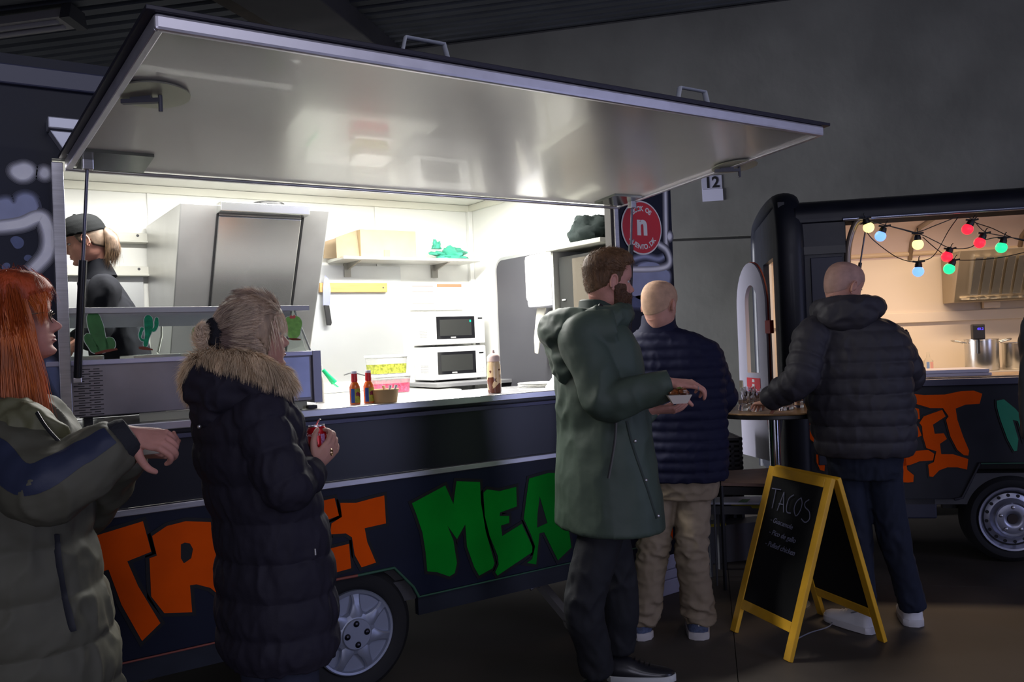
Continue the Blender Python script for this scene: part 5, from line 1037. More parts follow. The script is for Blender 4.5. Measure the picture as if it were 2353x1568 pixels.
def ears(mb, M, s=1.):
    for sd in (-1, 1):
        c = Vector((sd*.077, -.008, -.012))*s; R = Matrix.Rotation(sd*.35, 3, 'Z')@Matrix.Rotation(-.15, 3, 'X')
        M3 = M.to_3x3()@R
        mb.ell(M@(c+Vector((sd*.002, -.004, 0))), (.0055*s, .015*s, .027*s), M3, 14, 10)
        P = [M@(c+R@(Vector((sd*.0075, -.003+.0165*math.cos(t), .003+.029*math.sin(t)))*s)) for t in np.linspace(-.2, PI*1.35, 16)]
        mb.tube(P, [.0042*s]*13+[.0045*s, .005*s, .006*s], 8)
        mb.ell(M@(c+R@(Vector((sd*.004, .0, -.026))*s)), (.004*s, .0075*s, .008*s), M3, 10, 8)
        mb.ell(M@(c+R@(Vector((sd*.004, .012, -.004))*s)), (.005*s, .004*s, .006*s), M3, 8, 6)
def hairshell(name, M, parent, m, thick, region, s=1., nz=70, na=90, noisea=0., lumps=None, grid=None):
    """shell over the skull whose thickness falls to below the skin outside region(x,y,z)->0..1"""
    G = headgrid(nz, na, face=0, s=1.) if grid is None else grid; x, y, z = G[..., 0], G[..., 1], G[..., 2]
    r = region(x, y, z); L = np.sqrt(x**2+y**2+(z-.0)**2)+1e-6; N = np.stack([x/.077**2, y/.1**2, z/.118**2], -1); N /= np.linalg.norm(N, axis=-1, keepdims=True)
    th = -.006+(thick(x, y, z)+.006)*r if callable(thick) else -.006+(thick+.006)*r
    if noisea:
        nn = np.array([mnoise.noise(Vector((p[0]*28, p[1]*28, p[2]*14))) for p in G.reshape(-1, 3)]).reshape(x.shape); th = th+noisea*nn*r
    G2 = (G+N*th[..., None])*s; mb = MB(); gridmb(mb, G2, M); return mb.build(name, m, parent, smooth=True), G2
def strands(name, m, parent, roots, dirs, length, w0=.0007, grav=.0, seg=6, curl=0., jit=.3, sides=3, lenj=.3, seed=1, kind=True, end=None):
    """thin tapered three-sided hairs; roots (n,3) dirs (n,3) world; one mesh"""
    r = np.random.default_rng(seed); n = len(roots); P = roots.copy(); Dv = dirs+r.normal(0, jit, dirs.shape); Dv /= np.linalg.norm(Dv, axis=1, keepdims=True)
    ln = length*(1+r.uniform(-lenj, lenj, n)) if np.isscalar(length) else length*(1+r.uniform(-lenj, lenj, n)); st = (ln/seg)[:, None]; V = []
    side = np.cross(Dv, r.normal(0, 1, Dv.shape)); side /= np.linalg.norm(side, axis=1, keepdims=True)+1e-9; ph = r.uniform(0, 6.28, n)
    if curl > .5:
        cw_ = roots-roots.mean(0); side = np.stack([cw_[:, 0], cw_[:, 1], cw_[:, 0]*0], 1); side /= np.linalg.norm(side, axis=1, keepdims=True)+1e-9; ph = np.array([6*mnoise.noise(Vector(q)*14) for q in roots])+r.normal(0, .35, n)
    sides = 2
    for k in range(seg+1):
        w = w0*1.15*(1-.85*k/seg); V.append(P+side*w); V.append(P-side*w)
        if k < seg:
            Dv = Dv+np.array([0, 0, -grav])/seg+side*(curl*np.cos(ph+k*1.3))[:, None]/seg; Dv /= np.linalg.norm(Dv, axis=1, keepdims=True)
            if end is not None: Dv = end(P, Dv, k/seg)
            P = P+Dv*st
    V = np.stack(V, 1).reshape(-1, 3); per = (seg+1)*sides; F = []
    base = []
    for k in range(seg):
        base.append((k*2, k*2+1, k*2+3, k*2+2))
    F = (np.array(base)[None]+np.arange(n)[:, None, None]*per).reshape(-1, 4)
    b = Vector(parent['_w']); V = V-np.array(b); me = bpy.data.meshes.new(name)
    me.vertices.add(len(V)); me.vertices.foreach_set('co', V.ravel()); me.loops.add(F.size); me.loops.foreach_set('vertex_index', F.ravel().astype(np.int32))
    me.polygons.add(len(F)); me.polygons.foreach_set('loop_start', (np.arange(len(F))*4).astype(np.int32)); me.polygons.foreach_set('use_smooth', [True]*len(F)); me.update(calc_edges=True); me.validate()
    me.materials.append(m); o = bpy.data.objects.new(name, me); COL.objects.link(o); o.parent = parent; o['_w'] = tuple(b)
    if kind: o['kind'] = 'stuff'
    return o
def hug(M, s=1., lo=1.06, hi=1.22):
    Mi = np.linalg.inv(np.array(M)); R3 = np.array(M)[:3, :3]; ax0 = np.array([.077, .105, .118])*s; ax1 = np.array([.077, .0895, .118])*s
    def f(P, Dv, t):
        L = P@Mi[:3, :3].T+Mi[:3, 3]; ax = np.where(L[:, 1:2] > 0, ax1, ax0); q = np.sqrt(((L/ax)**2).sum(1)); n = L/ax**2; n /= np.linalg.norm(n, axis=1, keepdims=True)+1e-9; n = n@R3.T
        dn = (Dv*n).sum(1); low = L[:, 2] > -.055*s; k = np.where((q > hi) & (dn > 0), dn+.12, 0)+np.where((q < lo) & (dn < 0), dn-.10, 0); Dv = Dv-n*(k*low)[:, None]
        return Dv/np.linalg.norm(Dv, axis=1, keepdims=True)
    return f
def tow(M, A): A = np.asarray(A); Mn = np.array(M); return A@Mn[:3, :3].T+Mn[:3, 3]
def dirw(M, A): return np.asarray(A)@np.array(M)[:3, :3].T
def eyes(M, parent, s=1., iris=(.05, .06, .05)):
    for sd in (-1, 1):
        c = Vector((sd*.031, .0640, -.003))*s; M3 = M.to_3x3(); mb = MB(); mb.ell(M@c, (.0118*s,)*3, M3, 20, 14); e = mb.build('eye', mat('eye_white', (.34, .30, .29), .2, coat=.4), parent, smooth=True)
        mb = MB(); mb.ell(M@(c+Vector((0, .0075, 0))*s), (.0055*s, .0048*s, .0055*s), M3, 14, 8); mb.build('iris', mat('iris', iris, .2), e, smooth=True)
        mb = MB(); P = [M@((Vector((sd*.031, .0665, -.003))+Vector((.0128*math.sin(t), .0128*math.cos(t)*.93, .0045-.0045*abs(t)**2)))*s) for t in np.linspace(-1.0, 1.0, 9)]; mb.tube(P, .0016*s, 6); mb.build('eyelid', mat('lash', (.035, .015, .012), .7), parent, smooth=True)
        P = [M@((Vector((sd*(.016+.012*t), .0815-.0035*t*t*(1), .0185+.005*math.sin(t*1.3)))*1.0)*s) for t in np.linspace(0, 2.3, 8)]
        mb = MB(); mb.tube(P, [(.0015, .0032*s)]*8, 6); mb.build('eyebrow', mat('brow', (.09, .05, .03), .9), parent, smooth=True)
def lips(M, parent, s=1., col=(.36, .10, .10)):
    mb = MB()
    for z_, y_, r in ((-.0615, .0865, .0034), (-.0715, .0868, .0042)):
        mb.tube([M@(Vector((t*.023, y_-.010*t*t, z_+.0012*abs(t)))*s) for t in np.linspace(-1, 1, 9)], [(r*(1-.75*abs(t)**2)+.0004)*s for t in np.linspace(-1, 1, 9)], 8)
    o = fuse(mb, 'lips', mat('lips', col, .5), parent, .0018*s, 1); return o
M_skin = mat('skin', (.50, .26, .20), .55, var=.10, vscale=22, bump=.06, bscale=220, spec=.35)
M_skinr = mat('skin_ruddy', (.50, .24, .19), .55, var=.12, vscale=25, bump=.10, bscale=160, spec=.35)
for m_ in (M_skin, M_skinr):
    b_ = m_.node_tree.nodes['Principled BSDF']; b_.inputs['Subsurface Weight'].default_value = .12; b_.inputs['Subsurface Radius'].default_value = (.6, .22, .12); b_.inputs['Subsurface Scale'].default_value = .01
def hand(mb, wrist, Dd, Nn, thumbside, curl=(.5, .6, .4), tcurl=.5, s=1., spread=.10, curls=None, taper=1.):
    """Dd finger direction, Nn back-of-hand normal, thumbside unit vector towards the thumb"""
    D_ = Vector(Dd).normalized(); N_ = Vector(Nn); N_ = (N_-D_*N_.dot(D_)).normalized(); S_ = D_.cross(N_); S_ = S_ if S_.dot(Vector(thumbside)) > 0 else -S_
    w = Vector(wrist); tips = []
    mb.tube([w-D_*.03*s, w, w+D_*.03*s, w+D_*.062*s, w+D_*.088*s], [(.020*s, .029*s), (.019*s, .027*s), (.0165*s, .034*s), (.0145*s, .039*s), (.011*s, .037*s)], 14, flat=N_)
    for i, (o_, L, r) in enumerate(((.0285, .074, .0088), (.0095, .083, .0090), (-.0100, .077, .0086), (-.0285, .060, .0076))):
        k = w+D_*(.088-.004*abs(i-1.2))*s+S_*o_*s; cv = curls[i] if curls else curl; a = 0; sp = spread*(1.2-i)/1.5
        P = [w+D_*.035*s+S_*o_*.75*s, k]; d = (D_+S_*sp).normalized(); q = k
        for j, fl in enumerate((.46, .30, .24)):
            a += cv[j]; dn = d*math.cos(a)-N_*math.sin(a); q = q+dn*L*fl*s; P.append(q)
        R_ = [r*1.05*s, r*1.12*s, r*1.0*s, r*.93*s, r*.72*s]; mb.tube(catmull(P, 4), lerpl(R_, 4), 10); mb.ell(q, (r*.72*s,)*3, None, 8, 6); mb.ell(k+N_*.002*s, (r*1.12*s,)*3, None, 8, 6); tips.append(P)
    b = w+D_*.018*s+S_*.022*s-N_*.006*s; d1 = (D_*.62+S_*.72-N_*(.25+.3*tcurl)).normalized(); d2 = (D_*.85+S_*.30-N_*(.35+.5*tcurl)).normalized(); d3 = (D_*.9-S_*(.05+.2*tcurl)-N_*(.4+.4*tcurl)).normalized()
    P = [w+D_*.0*s+S_*.012*s, b, b+d1*.040*s, b+d1*.040*s+d2*.034*s, b+d1*.040*s+d2*.034*s+d3*.026*s]; mb.tube(catmull(P, 4), lerpl([.014*s, .0165*s, .0115*s, .0098*s, .0075*s], 4), 10); mb.ell(P[-1], (.0075*s,)*3, None, 8, 6)
    return tips, P[-1]
class Person:
    def __init__(s, label, x, y, heading, name='person'):
        s.root = thing(name, label, 'person', (x, y, 0)); s.o = Vector((x, y, 0)); h = heading
        s.F = Vector((math.sin(h), math.cos(h), 0)); s.R = Vector((math.cos(h), -math.sin(h), 0))    # forward, right
    def W(s, r, f, z): return s.o+s.R*r+s.F*f+Z3*z
    def ring(s, r, f, z, a, b, n=40, e=.9, tiltf=0., tiltr=0.):
        out = []
        for k in range(n):
            t = 2*PI*k/n; cr_, cf_ = math.cos(t), math.sin(t)
            rr_ = a*math.copysign(abs(cr_)**e, cr_); ff = b*math.copysign(abs(cf_)**e, cf_); out.append(s.W(r+rr_, f+ff, z+tiltf*ff+tiltr*rr_))
        return out
    def torso(s, mb, st, quilt=None, depth=.0, sub=10, tf=0.):
        """st rows (z, r, f, half-width, half-depth); quilt = list of seam heights"""
        st = np.array(st); n = (len(st)-1)*sub+1; zz = np.linspace(0, len(st)-1, n); rings = []
        # dense enough to resolve the seams
        zs = np.linspace(st[0, 0], st[-1, 0], max(n, int(abs(st[-1, 0]-st[0, 0])/.007))); order = np.argsort(st[:, 0]); sst = st[order]
        for z in zs:
            v = [cubic(sst[:, 0], sst[:, i], z) for i in (1, 2, 3, 4)]; dq = 0
            if quilt is not None:
                q = np.array(quilt); j = np.searchsorted(q, z)
                if 0 < j < len(q): t = (z-q[j-1])/(q[j]-q[j-1]); dq = depth*(math.sqrt(max(0., math.sin(PI*t)))-.75)
            rings.append(s.ring(v[0], v[1], z, v[2]+dq, v[3]+dq, tiltf=tf))
        mb.loft(rings)
    def body(s, headc, hM, hs, mskin, hands, limbs=(), shoulders=.19, hz=None, nose=1.):
        """skin: head+neck (fine), hands (fine), plain trunk and limbs inside the clothes, all in one mesh"""
        mb = MB(); gridmb(mb, headgrid(s=hs, nose=nose), hM)
        if not getattr(s, 'noears', False): ears(mb, hM, hs)
        for sd in (-1, 1):
            mb.ell(hM@(Vector((sd*.031, .0655, .0065))*hs), (.0155*hs, .0120*hs, .0070*hs), hM.to_3x3(), 14, 10); mb.ell(hM@(Vector((sd*.031, .0645, -.0125))*hs), (.0150*hs, .0115*hs, .0060*hs), hM.to_3x3(), 14, 10)
        nk0 = hM@(Vector((0, -.040, -.045))*hs); nk1 = s.neck
        mb.tube([nk0, nk0.lerp(nk1, .5), nk1, nk1-Z3*.06], [(.050*hs, .050*hs), (.049*hs, .052*hs), (.056, .060), (.06, .075)], 24, flat=s.F)
        mb.ell(nk1-Z3*.08, (.11, .06, .03), Matrix((s.R, s.F, Z3)).transposed(), 20, 10)
        up = fuse(mb, 'body', mskin, s.root, .0030*hs, 2, .5)
        mh = MB(); mh.v = list(hands.v); mh.f = list(hands.f); mh.mi = list(hands.mi)
        parts = [up]
        if mh.v: parts.append(fuse(mh, 'body', mskin, s.root, .0030, 2, .5))
        mt = MB()
        for P, R_ in limbs: mt.tube(catmull(P, 4), lerpl(R_, 4), 14)
        if mt.v: parts.append(fuse(mt, 'body', mskin, s.root, .014, 2))
        bm = bmesh.new()
        for p in parts: bm.from_mesh(p.data)
        me = bpy.data.meshes.new('body'); bm.to_mesh(me); bm.free(); me.materials.append(mskin); me.polygons.foreach_set('use_smooth', [True]*len(me.polygons))
        parts[0].data = me
        for p in parts[1:]: bpy.data.objects.remove(p)
        parts[0].name = 'body'; return parts[0]
def cubic(X, Y, x):
    if x <= X[0]: return Y[0]
    if x >= X[-1]: return Y[-1]
    j = int(np.searchsorted(X, x)); x0, x1 = X[j-1], X[j]; h = x1-x0; t = (x-x0)/h
    m0 = (Y[j]-Y[max(j-2, 0)])/(X[j]-X[max(j-2, 0)]); m1 = (Y[min(j+1, len(Y)-1)]-Y[j-1])/(X[min(j+1, len(Y)-1)]-X[j-1])
    return (2*t**3-3*t*t+1)*Y[j-1]+(t**3-2*t*t+t)*h*m0+(-2*t**3+3*t*t)*Y[j]+(t**3-t*t)*h*m1
def sleeve(mb, P, R_, quilt=0, depth=.0, n=20, k=14, qph=0.):
    """tapered sleeve along joints; quilt = number of puffs"""
    pts = catmull(P, k); L = [0]
    for a, b in zip(pts[:-1], pts[1:]): L.append(L[-1]+(b-a).length)
    rr_ = lerpl([r if isinstance(r, (int, float)) else r[0] for r in R_], k); tot = L[-1]; out = []
    if quilt:   # resample finely
        m_ = max(len(pts), int(tot/.008)); tt = np.linspace(0, tot, m_); Xp = np.array([list(p) for p in pts]); pts = [Vector([np.interp(t, L, Xp[:, i]) for i in range(3)]) for t in tt]; rr_ = list(np.interp(tt, L, rr_))
        for t, r in zip(tt, rr_): out.append(r+depth*(math.sqrt(abs(math.sin(PI*(t/tot*quilt+qph))))-.75))
    else: out = rr_
    mb.tube(pts, out, n)
def wrinkle(amp, sc=(14, 14, 7), seed=0., amp2=0., sc2=40, ridge=True, mask=None):
    def f(co, nr):
        o = np.empty(len(co))
        for i, p in enumerate(co):
            v = Vector((p[0]*sc[0]+seed, p[1]*sc[1], p[2]*sc[2])); n = mnoise.noise(v)+.5*mnoise.noise(v*2.1)
            o[i] = (1-2.4*abs(n)) if ridge else n
            if amp2: o[i] += amp2/amp*mnoise.noise(Vector(p)*sc2)
        o = o*amp
        if mask is not None: o = o*mask(co)
        return o
    return f
def shoe(name, root, heel, toe, mu, ms, h=.085, w=.05, ank=.10, sole=.028, z0=0.):
    """heel, toe: ground points; shaped upper plus sole plus laces"""
    h0 = Vector(heel); t0 = Vector(toe); d = (t0-h0); L = d.length; d.normalize(); sd = d.cross(Z3).normalized(); up = sd.cross(d).normalized()
    def out(t, k=1.):  # half width along length
        return w*k*(.70 if t < .02 else .82+.18*math.sin(PI*min(1, t*1.1))) * (1 if t < .8 else math.sqrt(max(0.02, 1-((t-.8)/.2)**2)))*(1 if t > .06 else (.6+.4*t/.06))
    rings = []
    for t in np.linspace(0, 1, 16):
        c = h0+d*L*t; q = out(t, 1.06); rings.append([c+sd*q*math.cos(a)*1+up*(z0+sole*(.5+.5*math.sin(a)*1.0 if True else 0)) for a in np.linspace(0, 2*PI, 14, endpoint=False)])
    mb = MB(); mb.loft([[p for p in r] for r in rings])
    # squarer sole cross-section
    mb = MB(); mb.loft([[h0+d*L*t+sd*out(t, 1.06)*a+up*(z0+b*sole) for a, b in ((-1, .1), (-1.0, .95), (-.9, 1.02), (.9, 1.02), (1.0, .95), (1, .1), (.9, 0), (-.9, 0))] for t in np.linspace(0, 1, 18)])
    so_ = mb.build('shoe', mu, root)
    bpy.data.objects.remove(so_)
    up_mb = MB(); R_ = []
    prof_h = [(0, .9), (.1, 1.0), (.25, 1.0), (.36, .92), (.5, .68), (.65, .52), (.8, .42), (.92, .34), (1, .18)]
    for t in np.linspace(0.0, 1, 20):
        hh = np.interp(t, [p[0] for p in prof_h], [p[1] for p in prof_h])*h; q = out(t, 1.0); c = h0+d*(L*(.012+t*.97))
        R_.append([c+sd*q*x_*(1 if z_ < .45 else 1-.45*(z_-.45)/.55)+up*(z0+sole*.8+z_*hh) for x_, z_ in ((-.95, 0), (-1, .3), (-.95, .6), (-.75, .85), (-.35, 1), (.35, 1), (.75, .85), (.95, .6), (1, .3), (.95, 0))])
    up_mb.loft(R_); u_ = up_mb.build('shoe', mu, root, smooth=50); u_.name = 'shoe'
    mb.build('sole', ms, u_, smooth=40)
    return u_
def laces(sh, heel, toe, m, h=.085, n=4):
    h0, t0 = Vector(heel), Vector(toe); d = (t0-h0); L = d.length; d.normalize(); sd = d.cross(Z3)
    mb = MB()
    for i in range(n):
        t = .42+.07*i; hh = np.interp(t, [.36, .5, .65, .8], [.92, .68, .52, .42])*h+.028; c = h0+d*L*t+Z3*(hh+.0); mb.tube([c-sd*.022-Z3*.006, c+Z3*.002, c+sd*.022-Z3*.006], .0028, 6)
    o = mb.build('laces', m, sh, smooth=True); o['kind'] = 'stuff'
def pants(P_, hip, legs, m, voxel=.009, wr=.006, seed=1., hipw=.16, hipd=.12, waist=.98, tf=0, sc=(16, 16, 9)):
    mb = MB(); P_.torso(mb, [(waist, *hip[0], hipw*.9, hipd*.9), (waist-.12, *hip[1], hipw, hipd), (waist-.22, *hip[2], hipw*.93, hipd*.95)])
    for J, R_ in legs: mb.tube(catmull(J, 6), lerpl(R_, 6), 20)
    lowz = min(J[-1].z for J, _ in legs)
    def msk(co): return np.clip(.35+1.0*np.exp(-((co[:, 2]-.46)/.10)**2)+1.2*np.exp(-((co[:, 2]-.13)/.08)**2)+.5*np.exp(-((co[:, 2]-.80)/.08)**2), 0, 1.4)
    return fuse(mb, 'trousers', m, P_.root, voxel, 2, .5, wrinkle(wr, sc, seed, mask=msk))
def pz(px, py, Z): return CO+ray(px, py)*Z
def surf(ob, px, py):
    from mathutils.bvhtree import BVHTree
    if ob.name not in _bv:
        bm = bmesh.new(); bm.from_mesh(ob.data); _bv[ob.name] = BVHTree.FromBMesh(bm); bm.free()
    b = Vector(ob['_w']); d = ray(px, py).normalized(); h = _bv[ob.name].ray_cast(CO-b, d); return (h[0]+b, d) if h[0] else (None, d)
_bv = {}
H0 = math.radians(33.8); HRt = math.radians(123.8)
def catmull2(L): return [(v.x, v.y) for v in catmull([(a, b, 0) for a, b in L], 6)]
def at_heading(px, Z): q = pz(px, 784, Z); return q.x, q.y
def region_hair(front=.055, side=-.02, back=-.075, sb=.0):
    """scalp region: above a hairline falling from forehead over the ears to the nape"""
    def f(x, y, z):
        yy = np.clip((.085-y)/.185, 0, 1); hl = np.interp(yy, [0, .22, .36, .52, .62, 1], [front, front-.008, side+sb, side+.028, side-.02, back]); return ss(hl-.006, hl+.006, z)
    return f
def bump_fabric(name, col, rough=.55, spec=.4, bscale=16, bump=.35, var=.12, sheen=.0):
    return mat(name, col, rough, var=var, vscale=3.5, bump=bump, bscale=bscale, spec=spec, sheen=sheen)

# ---------------------------------------------------------------- bearded man in green parka
GZ = 3.5; x, y = at_heading(1382, 3.53)
P = Person('tall bearded man in a long green hooded parka holding a small tray of food', x, y, HRt-.34)
G = P; M_gr = bump_fabric('green_parka', (.050, .072, .056), .55, bump=.25, bscale=11)
hc = pz(1401, 646, 3.50); HM = headM(hc, Vector((math.sin(HRt-.19), math.cos(HRt-.19), 0)), -.06); P.neck = pz(1385, 712, 3.53)
hb = MB()
# right hand above the tray, left hand under it
wr = pz(1543, 880, 3.22); FG, _t = hand(hb, wr, uh*.95-Z3*.10-fh*.05, Z3*.9-fh*.30+uh*.1, -fh, curls=[(.30, .70, .5), (.35, .80, .5), (.45, .85, .55), (.55, .85, .6)], tcurl=1.1, s=.96, spread=.03)
wl = pz(1500, 942, 3.40); hand(hb, wl, uh*.97-Z3*.02-fh*.12, -Z3*.85-fh*.30, fh, curls=[(.35, .45, .3), (.4, .5, .3), (.45, .55, .35), (.55, .6, .4)], tcurl=.3, s=1.0)
el = pz(1392, 922, 3.26); shd = pz(1338, 775, 3.37); elL = pz(1440, 955, 3.62); shL = pz(1400, 775, 3.70)
hb.tube([el, el.lerp(wr, .5), wr], [.042, .038, .027], 14); hb.tube([elL, elL.lerp(wl, .5), wl+uh*.01], [.042, .038, .027], 14)
hipn, hipf = P.W(.09, 0, .90), P.W(-.09, .0, .90); kn_, kf = pz(1345, 1372, 3.40), pz(1424, 1372, 3.66); an_, af = pz(1372, 1545, 3.46), pz(1424, 1492, 3.70)
P.body(hc, HM, 1.0, M_skinr, hb, [([P.neck-Z3*.1, P.W(0, 0, 1.2), P.W(0, 0, .9)], [.10, .12, .13]), ([shd, el], [.05, .04]), ([shL, elL], [.05, .04]), ([hipn, kn_, an_], [.075, .05, .035]), ([hipf, kf, af], [.075, .05, .035])])
eyes(HM, P.root); lips(HM, P.root, col=(.30, .10, .09))
M_hb = mat('brown_hair', (.115, .058, .026), .6, var=.4, vscale=60, bump=.5, bscale=120, stretch=(1, 1, .4)); M_hs = mat('brown_strand', (.14, .072, .032), .5, var=.4, vscale=20)
hr = region_hair(.070, -.005, -.062, sb=-.012)
def thk(x, y, z): return .003+.016*ss(.01, .09, z)+.012*ss(.02, .08, y)*ss(.06, .1, z)
o, Gh = hairshell('hair', HM, P.root, M_hb, thk, hr, noisea=.003)
sel = [(i, j) for i in range(70) for j in range(90) if hr(*headgrid(70, 90, face=0)[i, j]) > .6]
def shell_strands(nm, Gq, HM_, sel, n, length, m_, parent, lean, w0=.0007, grav=.3, seed=2, curl=0., jit=.25, seg=5, lenj=.3, hg_=None):
    r = np.random.default_rng(seed); idx = [sel[k] for k in r.integers(0, len(sel), n)]; A = np.array([Gq[i, j] for i, j in idx]); ni, nj = Gq.shape[:2]
    A2 = np.array([Gq[min(i+1, ni-1), (j+1) % nj] for i, j in idx]); A = A+(A2-A)*r.uniform(0, 1, (n, 1)); nrm = A/np.array([.077**2, .1**2, .118**2]); nrm /= np.linalg.norm(nrm, axis=1, keepdims=True)
    d = nrm*.5+lean(A, nrm); return strands(nm, m_, parent, tow(HM_, A-nrm*.003), dirw(HM_, d), length, w0, grav, seg, curl, jit, 3, lenj, seed, end=hg_)
G0 = headgrid(70, 90, face=0); sel = [(i, j) for i in range(70) for j in range(90) if hr(*G0[i, j]) > .8]
shell_strands('hair_strands', Gh, HM, [q for q in sel if G0[q][2] > .03], 5200, .024, M_hs, P.root, lambda A, n: np.stack([A[:, 0]*3, .6+A[:, 1]*2, .0+0*A[:, 0]], 1)-n*.3, seed=3, jit=.16, hg_=hug(HM, 1., 1.06, 1.30))
shell_strands('side_hair_strands', Gh, HM, [q for q in sel if G0[q][2] <= .05], 3200, .009, M_hs, P.root, lambda A, n: np.stack([A[:, 0]*0, A[:, 0]*0-.2, -.9+0*A[:, 0]], 1), w0=.0006, seed=4)
def breg(x, y, z):
    jaw = ss(-.014, -.002, y+.0+(z+.01)*.15)*ss(-.002, -.03, z-.0)*(1-ss(-.052, -.040, z)*ss(.045, .062, y)); mouth = np.exp(-(x/.024)**4-((z+.067)/.008)**4); return np.clip(jaw*(1-.95*mouth)*(1-ss(.058, .07, y)*ss(-.052, -.047, z)), 0, 1)
GB = headgrid(80, 110, face=1)
M_beard = mat('beard', (.085, .040, .020), .65, var=.4, vscale=70, bump=.6, bscale=150)
o, Gb = hairshell('beard', HM, P.root, M_beard, .009, breg, noisea=.002, grid=GB); selb = [(i, j) for i in range(80) for j in range(110) if breg(*[np.array(t) for t in GB[i, j]]) > .7]
shell_strands('beard_strands', Gb, HM, selb, 3800, .012, mat('beard_strand', (.11, .05, .024), .5), P.root, lambda A, n: np.stack([A[:, 0]*0, A[:, 0]*0+.2, -.9+0*A[:, 0]], 1), w0=.0006, seed=5)
# parka
mb = MB(); P.torso(mb, [(.705, .0, .0, .275, .205), (.80, .0, -.0, .268, .200), (.95, 0, -.005, .252, .188), (1.10, 0, -.005, .24, .172), (1.25, 0, -.015, .235, .165), (1.38, 0, -.02, .235, .16), (1.48, 0, -.03, .215, .14), (1.545, 0, -.03, .15, .11), (1.585, 0, -.02, .095, .09)])
sleeve(mb, [P.W(.15, -.02, 1.50), shd, shd.lerp(el, .55)+Z3*-.0, el, el.lerp(wr, .5), wr-uh*.0], [.09, .095, .083, .078, .066, .054])
sleeve(mb, [P.W(-.15, -.02, 1.50), shL, shL.lerp(elL, .55), elL, elL.lerp(wl, .55), wl-uh*.03], [.09, .09, .08, .072, .062, .050])
def gm(co): return .5+.7*np.exp(-((co[:, 2]-1.2)/.12)**2)
coat = fuse(mb, 'parka', M_gr, P.root, .009, 3, .5, wrinkle(.0085, (7, 7, 5), 3., .0015, 30, mask=gm))
# hood, collar, zip, snaps, pocket
mb = MB(); nk = P.W(0, -.03, 1.55)
def hoodring(t): return None
rg = []
for t in np.linspace(-PI*.95, PI*.95, 30):   # rolled hood lying round the neck, heavy at the back
    bk = .5-.5*math.cos(t); rr_ = .105+.055*(1-bk)**1.0; r_ = .032+.052*(1-bk)
    rg.append((P.W(math.sin(t)*.125, -math.cos(t)*rr_-.02, 1.565+.02*bk-.05*(1-bk)), r_))
mb.tube([a for a, b in rg], [b for a, b in rg], 16)
mb.ell(P.W(0, -.165, 1.475), (.13, .065, .125), Matrix((P.R, P.F, Z3)).transposed(), 24, 16)
mb.ell(P.W(.02, -.17, 1.40), (.095, .055, .10), Matrix((P.R, P.F, Z3)).transposed(), 24, 16)
fuse(mb, 'hood', M_gr, P.root, .007, 2, .5, wrinkle(.010, (9, 9, 11), 8.))
mb = MB(); rings = []
for z, a_, b_ in ((1.52, .105, .105), (1.57, .092, .092), (1.625, .085, .085), (1.63, .078, .078), (1.57, .080, .080), (1.53, .085, .085)): rings.append(P.ring(0, -.0, z, a_, b_, 30, tiltf=-.12))
mb.loft(rings); mb.build('collar', mat('dark_collar', (.018, .034, .028), .6), P.root, smooth=True)
zl = [q-d*.001 for q, d in (surf(coat, *p) for p in catmull2([(1440, 968), (1452, 1020), (1472, 1080), (1492, 1140), (1508, 1192)])) if q]
if len(zl) > 2: mb = MB(); mb.tube(zl, [(.006, .003)]*len(zl), 6, flat=uh); mb.build('zip_placket', mat('placket', (.020, .032, .026), .6), P.root, smooth=True)
for p in ((1459, 1014), (1484, 1104), (1512, 1186)):
    q, d = surf(coat, *p)
    if q: mb = MB(); mb.ell(q, (.008, .008, .008), None, 12, 8); mb.build('snap', M_alu, P.root, smooth=True)
mb = MB(); mb.tube(catmull([pz(1416, 960, 3.245), pz(1412, 1020, 3.23), pz(1398, 1100, 3.215)], 5), [(.0025, .006)]*11, 6); mb.build('pocket_zip', M_blackp, P.root, smooth=True)
mb = MB(); mb.ell(P.W(.13, -.06, 1.595), (.012, .012, .022), None, 10, 8); mb.build('toggle', M_blackp, P.root, smooth=True)
M_bkt = bump_fabric('black_trousers', (.011, .012, .016), .75, bump=.3, var=.2)
pants(P, [(0, 0), (0, 0), (0, 0)], [([hipn, kn_, kn_.lerp(an_, .6), an_+Z3*.0], [.098, .080, .072, .062]), ([hipf, kf, kf.lerp(af, .6), af], [.098, .078, .070, .060])], M_bkt, seed=2.)
M_sblk = mat('black_leather', (.012, .012, .016), .35, coat=.2); M_wsole = mat('white_sole', (.55, .56, .55), .6)
th, tt = on(1405, 1535, 2, 0), on(1538, 1562, 2, 0); th = Vector((af.x, af.y, 0))-uh*.06; tt = th+(on(1536, 1563, 2, 0)-th).normalized()*.295
s_ = shoe('shoe', P.root, th, tt, M_sblk, M_wsole, h=.082, w=.052); laces(s_, th, tt, M_blackp)
th = Vector((an_.x, an_.y, 0))-uh*.06; tt = th+(uh*.9-fh*.45).normalized()*.29; s_ = shoe('shoe', P.root, th, tt, M_sblk, M_wsole, h=.082, w=.052); laces(s_, th, tt, M_blackp)
mb = MB(); q = pz(1580, 872, 3.17); 
ring_ = MB(); ring_.tube([FG[0][1].lerp(FG[0][2], .5)+(Z3*math.cos(t)*.9+fh*math.sin(t))*.0100 for t in np.linspace(0, 2*PI, 20, endpoint=False)], .0018, 6, closed=True); ring_.build('ring', M_alu, P.root, smooth=True)
